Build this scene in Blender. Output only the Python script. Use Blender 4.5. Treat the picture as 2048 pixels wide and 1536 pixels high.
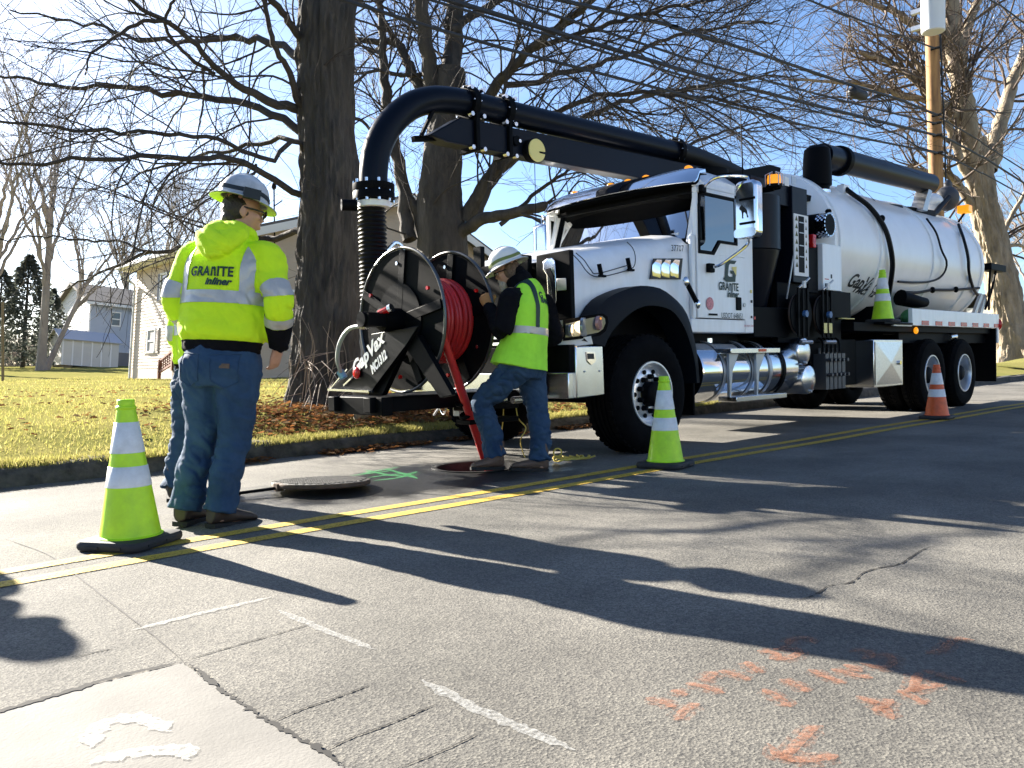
import bpy, bmesh, math, random
import numpy as np
from mathutils import Vector, Matrix, noise as mnoise
from mathutils.bvhtree import BVHTree

random.seed(7)
RNG = np.random.default_rng(11)
for _o in list(bpy.data.objects):
    bpy.data.objects.remove(_o, do_unlink=True)
SC = bpy.context.scene
COL = SC.collection
PI = math.pi

# ------------------------------------------------------------------ camera
# world axes: x runs along the road (away to the right), y across it (away to the left), z up from the road
CAM_H, FPX, YAW, PITCH, ROLL = .87, 1640., math.radians(47), math.radians(-1.57), math.radians(1.3)
_F0 = Vector((math.cos(YAW), math.sin(YAW), 0)); _R0 = Vector((math.sin(YAW), -math.cos(YAW), 0)); _Z = Vector((0, 0, 1))
_F = _F0*math.cos(PITCH) + _Z*math.sin(PITCH); _U = _Z*math.cos(PITCH) - _F0*math.sin(PITCH)
CR = _R0*math.cos(ROLL) - _U*math.sin(ROLL); CU = _U*math.cos(ROLL) + _R0*math.sin(ROLL); CF = _F
CPOS = Vector((0, 0, CAM_H))
cam = bpy.data.objects.new('camera', bpy.data.cameras.new('camera')); COL.objects.link(cam)
cam.matrix_world = Matrix(((CR.x, CU.x, -CF.x, CPOS.x), (CR.y, CU.y, -CF.y, CPOS.y), (CR.z, CU.z, -CF.z, CPOS.z), (0, 0, 0, 1)))
cam.data.lens = FPX/2048*36; cam.data.sensor_width = 36; cam.data.clip_start = .05; cam.data.clip_end = 3000
SC.camera = cam

# ------------------------------------------------------------------ sky, sun, exposure
SUN_AZ, SUN_EL = math.radians(97.3), math.radians(23.3)
SUN = Vector((math.cos(SUN_EL)*math.cos(SUN_AZ), math.cos(SUN_EL)*math.sin(SUN_AZ), math.sin(SUN_EL)))
W = bpy.data.worlds.new('World'); SC.world = W; W.use_nodes = True
wn, wl = W.node_tree.nodes, W.node_tree.links
wn.clear()
wout = wn.new('ShaderNodeOutputWorld'); wbg = wn.new('ShaderNodeBackground'); wsky = wn.new('ShaderNodeTexSky')
wsky.sky_type = 'NISHITA'; wsky.sun_disc = False; wsky.sun_elevation = SUN_EL
wsky.sun_rotation = math.atan2(SUN.x, SUN.y)
wsky.air_density = .9; wsky.dust_density = 1.7; wsky.ozone_density = 4.2; wsky.altitude = 900
wbg.inputs[1].default_value = .05
# thin high cloud over the whole sky
wtc = wn.new('ShaderNodeTexCoord'); wsep = wn.new('ShaderNodeSeparateXYZ'); wl.new(wtc.outputs['Generated'], wsep.inputs[0])
wmx = wn.new('ShaderNodeMath'); wmx.operation = 'MAXIMUM'; wmx.inputs[1].default_value = .06; wl.new(wsep.outputs[2], wmx.inputs[0])
wdv = wn.new('ShaderNodeVectorMath'); wdv.operation = 'DIVIDE'; wcb = wn.new('ShaderNodeCombineXYZ')
for _i in range(3): wl.new(wmx.outputs[0], wcb.inputs[_i])
wl.new(wtc.outputs['Generated'], wdv.inputs[0]); wl.new(wcb.outputs[0], wdv.inputs[1])
wnz = wn.new('ShaderNodeTexNoise'); wnz.inputs['Scale'].default_value = .55; wnz.inputs['Detail'].default_value = 7; wnz.inputs['Roughness'].default_value = .55; wl.new(wdv.outputs[0], wnz.inputs['Vector'])
wmr = wn.new('ShaderNodeMapRange'); wmr.inputs[1].default_value = .52; wmr.inputs[2].default_value = .78; wmr.inputs[4].default_value = .4; wl.new(wnz.outputs[0], wmr.inputs[0])
wbw = wn.new('ShaderNodeRGBToBW'); wl.new(wsky.outputs[0], wbw.inputs[0]); wsc = wn.new('ShaderNodeMath'); wsc.operation = 'MULTIPLY'; wsc.inputs[1].default_value = 1.6; wl.new(wbw.outputs[0], wsc.inputs[0])
wmix = wn.new('ShaderNodeMix'); wmix.data_type = 'RGBA'; wl.new(wmr.outputs[0], wmix.inputs[0]); wl.new(wsky.outputs[0], wmix.inputs[6]); wl.new(wsc.outputs[0], wmix.inputs[7])
wl.new(wmix.outputs[2], wbg.inputs[0]); wl.new(wbg.outputs[0], wout.inputs[0])
sun = bpy.data.objects.new('sun', bpy.data.lights.new('sun', 'SUN')); COL.objects.link(sun)
sun.data.energy = 5.0; sun.data.angle = math.radians(.53); sun.data.color = (1, .93, .82)
sun.rotation_euler = SUN.to_track_quat('Z', 'Y').to_euler()
SC.view_settings.view_transform = 'Standard'; SC.view_settings.look = 'None'
SC.view_settings.exposure = 2.45; SC.view_settings.gamma = 1

TILT = math.radians(5.2)              # the street climbs to the right: plumb things lean this much towards +x against the road
LEAN = Matrix.Rotation(TILT, 4, 'Y')

# ------------------------------------------------------------------ helpers
def at(x, y, n=None, z=None, u=None, d=None):
    """point of the place seen at photo pixel (x, y), on the plane y=n, z=z or x=u, or d metres deep"""
    r = CF + CR*((x-1024)/FPX) + CU*((768-y)/FPX)
    if n is not None: t = n/r.y
    elif z is not None: t = (z-CAM_H)/r.z
    elif u is not None: t = u/r.x
    else: t = d
    return CPOS + r*t

def tag(o, label=None, cat=None, group=None, kind=None):
    if label: o['label'] = label
    if cat: o['category'] = cat
    if group: o['group'] = group
    if kind: o['kind'] = kind
    return o

def thing(name, label, cat, loc=(0, 0, 0), group=None, rot=None):
    o = bpy.data.objects.new(name, None); COL.objects.link(o); o.empty_display_size = .2
    M = Matrix.Translation(Vector(loc))
    if rot is not None: M = M @ rot.to_4x4()
    o.matrix_world = M
    return tag(o, label, cat, group)

def wm(o):
    M = o.matrix_basis.copy()
    while o.parent:
        o = o.parent; M = o.matrix_basis @ M
    return M

def link_mesh(name, me, mat, parent=None, local=False):
    """link a mesh; vertices are in world space unless local (then in the parent's space)"""
    o = bpy.data.objects.new(name, me); COL.objects.link(o)
    if mat is not None and not me.materials: me.materials.append(mat)
    if parent is not None:
        if not local: me.transform(wm(parent).inverted())
        o.parent = parent
    elif not local and len(me.vertices):
        co = np.empty(len(me.vertices)*3, np.float32); me.vertices.foreach_get('co', co); co = co.reshape(-1, 3)
        c = co.mean(0); c[2] = co[:, 2].min()
        c = Vector([float(q) for q in c])
        me.transform(Matrix.Translation(-c)); o.location = c
    return o

def np_mesh(name, V, F, smooth=True):
    """F: (k,4) or (k,3) int array"""
    me = bpy.data.meshes.new(name); V = np.asarray(V, np.float32); F = np.asarray(F, np.int32); k = F.shape[1]
    me.vertices.add(len(V)); me.vertices.foreach_set('co', V.ravel())
    me.loops.add(F.size); me.loops.foreach_set('vertex_index', F.ravel())
    me.polygons.add(len(F)); me.polygons.foreach_set('loop_start', np.arange(0, F.size, k, dtype=np.int32))
    me.polygons.foreach_set('loop_total', np.full(len(F), k, np.int32))
    me.polygons.foreach_set('use_smooth', np.full(len(F), smooth))
    me.update(calc_edges=True); me.validate()
    return me

def frame(t, ref=None):
    t = t.normalized()
    if ref is None: ref = Vector((0, 0, 1)) if abs(t.z) < .9 else Vector((1, 0, 0))
    a = ref - t*ref.dot(t)
    if a.length < 1e-5: a = t.orthogonal()
    a.normalize(); return a, t.cross(a)

def spline(pts, n):
    """Catmull-Rom resampling of a list of tuples to n rows"""
    P = np.array([list(p) for p in pts], float)
    if len(P) == 2: return P[0] + (P[1]-P[0])*np.linspace(0, 1, n)[:, None]
    L = np.r_[0, np.cumsum(np.maximum(np.linalg.norm(np.diff(P[:, :3], axis=0), axis=1), 1e-6))]
    Q = np.vstack([2*P[0]-P[1], P, 2*P[-1]-P[-2]]); out = []
    for s in np.linspace(0, L[-1], n):
        i = min(max(np.searchsorted(L, s, 'right')-1, 0), len(P)-2); t = (s-L[i])/(L[i+1]-L[i])
        a, b, c, d = Q[i:i+4]
        out.append(.5*(2*b+(c-a)*t+(2*a-5*b+4*c-d)*t*t+(3*b-a-3*c+d)*t**3))
    return np.array(out)

class MB:
    def __init__(s): s.v = []; s.f = []
    def add(s, V, F):
        k = len(s.v); s.v += [tuple(p) for p in V]; s.f += [tuple(i+k for i in f) for f in F]; return s
    def box(s, x0, x1, y0, y1, z0, z1, M=None):
        V = [Vector((x, y, z)) for z in (z0, z1) for y in (y0, y1) for x in (x0, x1)]
        if M is not None: V = [M @ p for p in V]
        return s.add(V, [(0, 2, 3, 1), (4, 5, 7, 6), (0, 1, 5, 4), (2, 6, 7, 3), (0, 4, 6, 2), (1, 3, 7, 5)])
    def bar(s, a, b, w, h, ref=None):
        a, b = Vector(a), Vector(b); A, B = frame(b-a, ref)
        V = [p + A*(i*h/2) + B*(j*w/2) for p in (a, b) for i, j in ((-1, -1), (1, -1), (1, 1), (-1, 1))]
        return s.add(V, [(0, 1, 2, 3), (7, 6, 5, 4)] + [(i, i+4, (i+1) % 4+4, (i+1) % 4) for i in range(4)])
    def rings(s, R, cap=True, closed=False):
        n = len(R[0]); k = len(s.v)
        for r in R: s.v += [tuple(p) for p in r]
        m = len(R)
        for i in range(m if closed else m-1):
            a, b = k+i*n, k+((i+1) % m)*n
            for j in range(n):
                j2 = (j+1) % n; s.f.append((a+j, a+j2, b+j2, b+j))
        if cap and not closed:
            s.f.append(tuple(k+j for j in reversed(range(n)))); s.f.append(tuple(k+(m-1)*n+j for j in range(n)))
        return s
    def tube(s, pts, r, sides=10, n=0, ref=None, cap=True):
        P = [Vector(p) for p in (spline(pts, n) if n else pts)]; m = len(P)
        rr = [r]*m if not hasattr(r, '__len__') else list(np.interp(np.linspace(0, 1, m), np.linspace(0, 1, len(r)), r))
        R = []; A = None
        for i, p in enumerate(P):
            t = P[min(i+1, m-1)] - P[max(i-1, 0)]
            if A is None: A, B = frame(t, ref)
            else:
                t.normalize(); A = (A - t*A.dot(t)).normalized(); B = t.cross(A)
            R.append([p + (A*math.cos(2*PI*j/sides) + B*math.sin(2*PI*j/sides))*rr[i] for j in range(sides)])
        return s.rings(R, cap)
    def lathe(s, prof, c, axis=(0, 0, 1), seg=32, cap=True, ref=None):
        c = Vector(c); ax = Vector(axis).normalized(); A, B = frame(ax, ref)
        return s.rings([[c + ax*h + (A*math.cos(2*PI*j/seg) + B*math.sin(2*PI*j/seg))*max(r, 1e-4) for j in range(seg)] for r, h in prof], cap)
    def cyl(s, a, b, r, seg=16, r2=None):
        a, b = Vector(a), Vector(b); L = (b-a).length
        return s.lathe([(r, 0), (r if r2 is None else r2, L)], a, b-a, seg)
    def ell(s, c, r, M=None, nu=16, nv=10):
        c = Vector(c); R = []
        for i in range(nv+1):
            a = -PI/2 + PI*i/nv; cz = max(math.cos(a), .02)
            ring = [Vector((r[0]*cz*math.cos(2*PI*j/nu), r[1]*cz*math.sin(2*PI*j/nu), r[2]*math.sin(a))) for j in range(nu)]
            R.append([c + ((M @ p) if M is not None else p) for p in ring])
        return s.rings(R, True)
    def prism(s, poly, fn, a, b):
        """poly 2d outline, fn(p, q, t) -> 3d, between t=a and t=b"""
        return s.rings([[fn(p, q, a) for p, q in poly], [fn(p, q, b) for p, q in poly]], True)
    def torus(s, c, axis, R, r, seg=40, sides=8, ref=None):
        c = Vector(c); ax = Vector(axis).normalized(); A, B = frame(ax, ref); Rn = []
        for i in range(seg):
            d = A*math.cos(2*PI*i/seg) + B*math.sin(2*PI*i/seg)
            Rn.append([c + d*(R + r*math.cos(2*PI*j/sides)) + ax*(r*math.sin(2*PI*j/sides)) for j in range(sides)])
        return s.rings(Rn, False, True)
    def mesh(s, name='m', smooth=35, M=None):
        me = bpy.data.meshes.new(name); me.from_pydata(s.v, [], s.f)
        bm = bmesh.new(); bm.from_mesh(me); bmesh.ops.recalc_face_normals(bm, faces=bm.faces); bm.to_mesh(me); bm.free()
        if M is not None: me.transform(M)
        if smooth:
            me.polygons.foreach_set('use_smooth', [True]*len(me.polygons)); me.set_sharp_from_angle(angle=math.radians(smooth))
        return me
    def build(s, name, mat, parent=None, smooth=35, bevel=0, local=False):
        o = link_mesh(name, s.mesh(name, smooth), mat, parent, local)
        if bevel:
            b = o.modifiers.new('bevel', 'BEVEL'); b.width = bevel; b.segments = 2; b.limit_method = 'ANGLE'; b.angle_limit = math.radians(40)
            b.harden_normals = False
        return o

def text_mesh(s, size=1., shear=0., offset=0., xs=1.):
    cu = bpy.data.curves.new('t', 'FONT'); cu.body = s; cu.size = size; cu.shear = shear; cu.offset = offset
    cu.align_x = 'CENTER'; cu.align_y = 'CENTER'; cu.resolution_u = 3; cu.extrude = 0
    o = bpy.data.objects.new('t', cu); COL.objects.link(o)
    dg = bpy.context.evaluated_depsgraph_get(); dg.update()
    me = bpy.data.meshes.new_from_object(o.evaluated_get(dg))
    bpy.data.objects.remove(o, do_unlink=True); bpy.data.curves.remove(cu)
    me.transform(Matrix.Diagonal((xs, 1, 1, 1))); me.materials.clear()
    return me

def lettering(s, c, right, up, size, mat, parent, shear=0., offset=0., xs=1., name='lettering'):
    me = granite_mesh(size, offset, xs) if s == 'GRANITE' else text_mesh(s, size, shear, offset, xs)
    r = Vector(right).normalized(); u = Vector(up); u = (u - r*u.dot(r)).normalized(); n = r.cross(u); c = Vector(c)
    me.transform(Matrix(((r.x, u.x, n.x, c.x), (r.y, u.y, n.y, c.y), (r.z, u.z, n.z, c.z), (0, 0, 0, 1))))
    return link_mesh(name, me, mat, parent)

def granite_mesh(size, offset=0., xs=1.):
    """the wordmark with its arch-shaped capital N"""
    V, F, x = [], [], 0.
    for w, ys in (('GRA', 1.), ('n', 1.36), ('ITE', 1.)):
        me = text_mesh(w, size, 0., offset); c = [v.co.copy() for v in me.vertices]; x0 = min(q.x for q in c); x1 = max(q.x for q in c); y0 = min(q.y for q in c); k = len(V)
        V += [(q.x-x0+x, (q.y-y0)*ys if w == 'n' else q.y-y0, 0) for q in c]; F += [tuple(i+k for i in f.vertices) for f in me.polygons]; x += x1-x0+size*.075; bpy.data.meshes.remove(me)
    h = max(q[1] for q in V); out = bpy.data.meshes.new('granite'); out.from_pydata([((q[0]-x/2)*xs, q[1]-h/2, 0) for q in V], [], F); return out

def copy_tree(o, parent=None):
    c = o.copy(); COL.objects.link(c); c.parent = parent
    for ch in list(o.children): copy_tree(ch, c)
    return c

# ------------------------------------------------------------------ materials
def pbr(name, col, rough=.6, metal=0., var=0., vscale=6., bump=0., bscale=60., coat=0., col2=None, emit=0., spec=None, vdetail=4., stretch=None, trans=0., wrinkle=0., wscale=9.):
    m = bpy.data.materials.new(name); m.use_nodes = True; nt = m.node_tree; b = nt.nodes['Principled BSDF']
    b.inputs['Base Color'].default_value = (*col, 1); b.inputs['Roughness'].default_value = rough; b.inputs['Metallic'].default_value = metal
    if coat: b.inputs['Coat Weight'].default_value = coat; b.inputs['Coat Roughness'].default_value = .05
    if spec is not None: b.inputs['Specular IOR Level'].default_value = spec
    if trans: b.inputs['Transmission Weight'].default_value = trans
    if emit: b.inputs['Emission Color'].default_value = (*col, 1); b.inputs['Emission Strength'].default_value = emit
    tc = None
    if var or bump or col2 or wrinkle:
        tc = nt.nodes.new('ShaderNodeTexCoord'); src = tc.outputs['Object']
        if stretch:
            mp = nt.nodes.new('ShaderNodeMapping'); mp.inputs['Scale'].default_value = stretch; nt.links.new(src, mp.inputs[0]); src = mp.outputs[0]
    if var or col2:
        n = nt.nodes.new('ShaderNodeTexNoise'); n.inputs['Scale'].default_value = vscale; n.inputs['Detail'].default_value = vdetail; n.inputs['Roughness'].default_value = .65
        nt.links.new(src, n.inputs['Vector'])
        r = nt.nodes.new('ShaderNodeValToRGB'); r.color_ramp.elements[0].position = .3; r.color_ramp.elements[1].position = .7
        c2 = col2 if col2 else tuple(min(1, c*(1+var)) for c in col); c1 = col if col2 else tuple(c*(1-var) for c in col)
        r.color_ramp.elements[0].color = (*c1, 1); r.color_ramp.elements[1].color = (*c2, 1)
        nt.links.new(n.outputs[0], r.inputs[0]); nt.links.new(r.outputs[0], b.inputs['Base Color'])
    if bump:
        n = nt.nodes.new('ShaderNodeTexNoise'); n.inputs['Scale'].default_value = bscale; n.inputs['Detail'].default_value = 4
        nt.links.new(src, n.inputs['Vector'])
        bp = nt.nodes.new('ShaderNodeBump'); bp.inputs['Strength'].default_value = bump; bp.inputs['Distance'].default_value = .01
        nt.links.new(n.outputs[0], bp.inputs['Height']); nt.links.new(bp.outputs[0], b.inputs['Normal'])
        if wrinkle:
            n = nt.nodes.new('ShaderNodeTexNoise'); n.noise_type = 'RIDGED_MULTIFRACTAL'; n.inputs['Scale'].default_value = wscale; n.inputs['Detail'].default_value = 3; n.inputs['Distortion'].default_value = .9; nt.links.new(src, n.inputs['Vector'])
            b2 = nt.nodes.new('ShaderNodeBump'); b2.inputs['Strength'].default_value = wrinkle; b2.inputs['Distance'].default_value = .03; nt.links.new(n.outputs[0], b2.inputs['Height']); nt.links.new(b2.outputs[0], bp.inputs['Normal'])
    return m

M = dict(
    white=pbr('white paint', (.90, .91, .92), .28, 0, col2=(.80, .80, .79), vscale=4., vdetail=9, stretch=(2, 2, .35), coat=.3),
    tankwhite=pbr('tank white paint', (.90, .91, .92), .3, 0, col2=(.82, .82, .82), vscale=3., vdetail=9, stretch=(.8, 1.5, .4), coat=.35),
    black=pbr('black paint', (.004, .0045, .006), .4, 0, spec=.1),
    satin=pbr('satin black', (.003, .0034, .0045), .5, spec=.05),
    navy=pbr('blue black tube paint', (.003, .005, .011), .35, 0, coat=.03, spec=.12),
    rubber=pbr('tyre rubber', (.0045, .0045, .005), .8, 0, .3, 12, .25, 90, spec=.05),
    hose=pbr('black ribbed rubber', (.005, .005, .006), .45, spec=.2),
    chrome=pbr('chrome', (.82, .83, .85), .07, 1),
    alu=pbr('aluminium', (.72, .73, .75), .22, 1, .06, 8),
    aluw=pbr('wheel aluminium', (.74, .75, .77), .34, .75, .05, 6),
    alus=pbr('polished aluminium', (.78, .79, .81), .12, 1, .05, 5),
    steel=pbr('galvanised steel', (.45, .46, .48), .4, .8),
    grey=pbr('dark grey plastic', (.008, .009, .011), .55, spec=.08),
    fender=pbr('fender plastic', (.006, .008, .012), .5, spec=.1),
    glass=pbr('dark glass', (.010, .013, .016), .03, 0, spec=.8),
    red=pbr('red hose', (.55, .025, .025), .33, 0, .12, 9),
    redl=pbr('red lens', (.5, .01, .01), .2),
    amber=pbr('amber lens', (.75, .26, .01), .2, emit=.25),
    yellow=pbr('yellow paint', (.72, .55, .09), .45),
    cream=pbr('pale yellow plate', (.78, .66, .22), .45),
    letterw=pbr('white lettering', (.8, .8, .8), .5),
    letterg=pbr('dark green lettering', (.004, .03, .022), .5),
    letterk=pbr('black lettering', (.008, .009, .01), .5),
    lampglass=pbr('headlight glass', (.5, .52, .55), .08, .6),
    lamplit=pbr('lit headlight bulb', (1., .72, .38), .3, emit=5.),
    lime=pbr('lime cone plastic', (.58, .96, .008), .42, 0, col2=(.40, .70, .015), vscale=8., vdetail=8, bump=.1, bscale=30),
    orange=pbr('orange cone plastic', (.85, .13, .025), .45, 0, col2=(.55, .09, .02), vscale=9., vdetail=7),
    collar=pbr('white reflective collar', (.80, .81, .80), .4, 0, col2=(.62, .62, .60), vscale=16., vdetail=7),
    conebase=pbr('black rubber base', (.02, .02, .021), .7, 0, .3, 14),
    wood=pbr('weathered wood', (.20, .15, .09), .85, 0, .3, 20, stretch=(1, 1, .1)),
    pole=pbr('treated pole wood', (.42, .23, .085), .8, 0, col2=(.20, .10, .045), vscale=3., stretch=(3, 3, .35), bump=.3, bscale=25),
    rope=pbr('yellow rope', (.66, .50, .10), .7),
    iron=pbr('cast iron', (.046, .044, .041), .75, .1, .5, 18, .8, 60),
    rust=pbr('rusty steel', (.085, .05, .028), .75, .2, .4, 20),
    brownwood=pbr('red brown stain', (.22, .075, .03), .7),
    siding=pbr('beige vinyl siding', (.50, .40, .30), .6, 0, .04, 2),
    sidingg=pbr('grey blue shaded siding', (.36, .40, .47), .6, 0, .04, 2),
    sidingw=pbr('white siding', (.56, .54, .50), .6, 0, .05, 2),
    trim=pbr('white trim', (.74, .73, .71), .5),
    shingle=pbr('grey roof shingle', (.13, .115, .105), .9, 0, .35, 14, stretch=(1, 1, 4)),
    shutter=pbr('slate shutter', (.13, .14, .19), .6),
    shutterb=pbr('tan shutter', (.5, .42, .36), .6),
    winglass=pbr('window glass', (.05, .06, .075), .05, spec=.7),
    curtain=pbr('pale curtain', (.42, .40, .38), .8),
    cable=pbr('cable black', (.008, .009, .012), .6),
)
# ------------------------------------------------------------------ ground materials
def asphalt_mat():
    m = bpy.data.materials.new('aged asphalt'); m.use_nodes = True; nt = m.node_tree; N = nt.nodes; L = nt.links; b = N['Principled BSDF']
    geo = N.new('ShaderNodeNewGeometry')
    def noise(s, det=4, rough=.6):
        n = N.new('ShaderNodeTexNoise'); n.inputs['Scale'].default_value = s; n.inputs['Detail'].default_value = det; n.inputs['Roughness'].default_value = rough
        L.new(geo.outputs['Position'], n.inputs['Vector']); return n.outputs[0]
    def ramp(i, a, c, p0=.35, p1=.65):
        r = N.new('ShaderNodeValToRGB'); e = r.color_ramp.elements; e[0].position = p0; e[1].position = p1; e[0].color = (*a, 1); e[1].color = (*c, 1)
        L.new(i, r.inputs[0]); return r.outputs[0]
    def mix(f, a, c, mode='MIX'):
        x = N.new('ShaderNodeMix'); x.data_type = 'RGBA'; x.blend_type = mode
        if isinstance(f, float): x.inputs[0].default_value = f
        else: L.new(f, x.inputs[0])
        L.new(a, x.inputs[6]); L.new(c, x.inputs[7]); return x.outputs[2]
    vor = N.new('ShaderNodeTexVoronoi'); vor.inputs['Scale'].default_value = 130; L.new(geo.outputs['Position'], vor.inputs['Vector'])
    base = ramp(noise(.9, 5), (.130, .127, .119), (.182, .177, .165))
    stain = ramp(noise(.35, 6, .7), (.60, .60, .60), (1.06, 1.05, 1.03), .34, .58)
    speck = ramp(vor.outputs['Color'], (.62, .62, .63), (1.22, 1.2, 1.15), .15, .85)
    fine = ramp(noise(210, 6, .8), (.24, .24, .25), (1.18, 1.17, 1.14), .37, .50)
    col = mix(1., mix(1., mix(1., base, stain, 'MULTIPLY'), speck, 'MULTIPLY'), fine, 'MULTIPLY')
    # water spilled round the open manhole and the cover
    sep = N.new('ShaderNodeVectorMath'); sep.operation = 'SUBTRACT'; sep.inputs[1].default_value = (3.75, 5.0, 0); L.new(geo.outputs['Position'], sep.inputs[0])
    scl = N.new('ShaderNodeVectorMath'); scl.operation = 'MULTIPLY'; scl.inputs[1].default_value = (1/1.75, 1/.80, 0); L.new(sep.outputs[0], scl.inputs[0])
    ln = N.new('ShaderNodeVectorMath'); ln.operation = 'LENGTH'; L.new(scl.outputs[0], ln.inputs[0])
    ad = N.new('ShaderNodeMath'); ad.operation = 'MULTIPLY_ADD'; ad.inputs[1].default_value = 1.3; L.new(noise(2.2, 5, .7), ad.inputs[0]); L.new(ln.outputs[1], ad.inputs[2])
    wet = N.new('ShaderNodeMapRange'); wet.inputs[1].default_value = 1.75; wet.inputs[2].default_value = 1.35; L.new(ad.outputs[0], wet.inputs[0])
    dark = N.new('ShaderNodeMix'); dark.data_type = 'RGBA'; dark.blend_type = 'MULTIPLY'; L.new(wet.outputs[0], dark.inputs[0]); L.new(col, dark.inputs[6]); dark.inputs[7].default_value = (.22, .23, .26, 1)
    L.new(dark.outputs[2], b.inputs['Base Color'])
    rg = N.new('ShaderNodeMapRange'); rg.inputs[3].default_value = .88; rg.inputs[4].default_value = .28; L.new(wet.outputs[0], rg.inputs[0]); L.new(rg.outputs[0], b.inputs['Roughness'])
    h = N.new('ShaderNodeMath'); h.operation = 'ADD'; L.new(noise(210, 6, .8), h.inputs[0]); L.new(vor.outputs['Distance'], h.inputs[1])
    bp = N.new('ShaderNodeBump'); bp.inputs['Strength'].default_value = .42; bp.inputs['Distance'].default_value = .0045
    L.new(h.outputs[0], bp.inputs['Height']); L.new(bp.outputs[0], b.inputs['Normal'])
    b.inputs['Specular IOR Level'].default_value = .2
    return m

def paint_mat(name, col, wear=.5, scale=40., edge=.08, rough=.75):
    """worn paint: gaps where the noise falls under the wear level"""
    m = bpy.data.materials.new(name); m.use_nodes = True; nt = m.node_tree; N = nt.nodes; L = nt.links; b = N['Principled BSDF']
    b.inputs['Base Color'].default_value = (*col, 1); b.inputs['Roughness'].default_value = rough
    geo = N.new('ShaderNodeNewGeometry'); n = N.new('ShaderNodeTexNoise'); n.inputs['Scale'].default_value = scale; n.inputs['Detail'].default_value = 6; n.inputs['Roughness'].default_value = .75
    L.new(geo.outputs['Position'], n.inputs['Vector'])
    mr = N.new('ShaderNodeMapRange'); mr.inputs[1].default_value = wear-edge; mr.inputs[2].default_value = wear+edge; L.new(n.outputs[0], mr.inputs[0]); L.new(mr.outputs[0], b.inputs['Alpha'])
    n2 = N.new('ShaderNodeTexNoise'); n2.inputs['Scale'].default_value = 230; n2.inputs['Detail'].default_value = 4; L.new(geo.outputs['Position'], n2.inputs['Vector'])
    bp = N.new('ShaderNodeBump'); bp.inputs['Strength'].default_value = .25; bp.inputs['Distance'].default_value = .003; L.new(n2.outputs[0], bp.inputs['Height']); L.new(bp.outputs[0], b.inputs['Normal'])
    return m

def leafy_mat(name, cols, trans=.35):
    """thin leaf or blade: colour picked per island, some light passes through"""
    m = bpy.data.materials.new(name); m.use_nodes = True; nt = m.node_tree; N = nt.nodes; L = nt.links
    N.remove(N['Principled BSDF']); out = [n for n in N if n.type == 'OUTPUT_MATERIAL'][0]
    geo = N.new('ShaderNodeNewGeometry'); r = N.new('ShaderNodeValToRGB'); r.color_ramp.interpolation = 'LINEAR'
    e = r.color_ramp.elements
    while len(e) < len(cols): e.new(.5)
    for i, c in enumerate(cols): e[i].position = i/(len(cols)-1); e[i].color = (*c, 1)
    L.new(geo.outputs['Random Per Island'], r.inputs[0])
    d = N.new('ShaderNodeBsdfDiffuse'); t = N.new('ShaderNodeBsdfTranslucent'); mx = N.new('ShaderNodeMixShader'); mx.inputs[0].default_value = trans
    L.new(r.outputs[0], d.inputs[0]); L.new(r.outputs[0], t.inputs[0]); L.new(d.outputs[0], mx.inputs[1]); L.new(t.outputs[0], mx.inputs[2]); L.new(mx.outputs[0], out.inputs[0])
    return m

ASPH = asphalt_mat()
M['concrete'] = pbr('concrete slab', (.165, .157, .141), .9, 0, .2, 3.5, .16, 120, vdetail=8)
M['crack'] = pbr('crack dirt', (.012, .011, .010), .95)
M['tar'] = pbr('sealed joint', (.035, .032, .03), .9)
M['soil'] = pbr('kerb asphalt and soil', (.07, .062, .05), .95, 0, .6, 9, .9, 30)
M['turf'] = pbr('winter turf', (.24, .21, .078), .95, 0, col2=(.175, .18, .055), vscale=.9, vdetail=8, bump=.9, bscale=35, spec=0.)
M['blade'] = leafy_mat('grass blades', [(.22, .23, .05), (.42, .37, .125), (.31, .30, .075), (.48, .42, .17), (.19, .16, .06)], .45)
M['leaf'] = leafy_mat('dead leaves', [(.10, .045, .02), (.19, .09, .04), (.32, .14, .05), (.13, .08, .05), (.24, .17, .10)], .25)

# ------------------------------------------------------------------ road with the open manhole
HOLE = Vector((4.42, 5.20, 0)); HR = .34
def flat_grid_with_hole(x0, x1, y0, y1, c, r, s, z):
    mb = MB(); n = 40
    circ = [(c.x+r*math.cos(2*PI*i/n), c.y+r*math.sin(2*PI*i/n), z) for i in range(n)]
    sq = []
    for i in range(n):
        a = 2*PI*i/n; k = s/max(abs(math.cos(a)), abs(math.sin(a))); sq.append((c.x+k*math.cos(a), c.y+k*math.sin(a), z))
    mb.add(circ+sq, [(i, (i+1) % n, n+(i+1) % n, n+i) for i in range(n)])
    X = [x0, c.x-s, c.x+s, x1]; Y = [y0, c.y-s, c.y+s, y1]
    for i in range(3):
        for j in range(3):
            if i == 1 and j == 1: continue
            mb.add([(X[i], Y[j], z), (X[i+1], Y[j], z), (X[i+1], Y[j+1], z), (X[i], Y[j+1], z)], [(0, 1, 2, 3)])
    return mb
KERB = 7.2
road = flat_grid_with_hole(-120, 220, -120, KERB+.02, HOLE, HR, .6, 0).build('road', ASPH, smooth=0)
tag(road, kind='structure')

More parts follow.
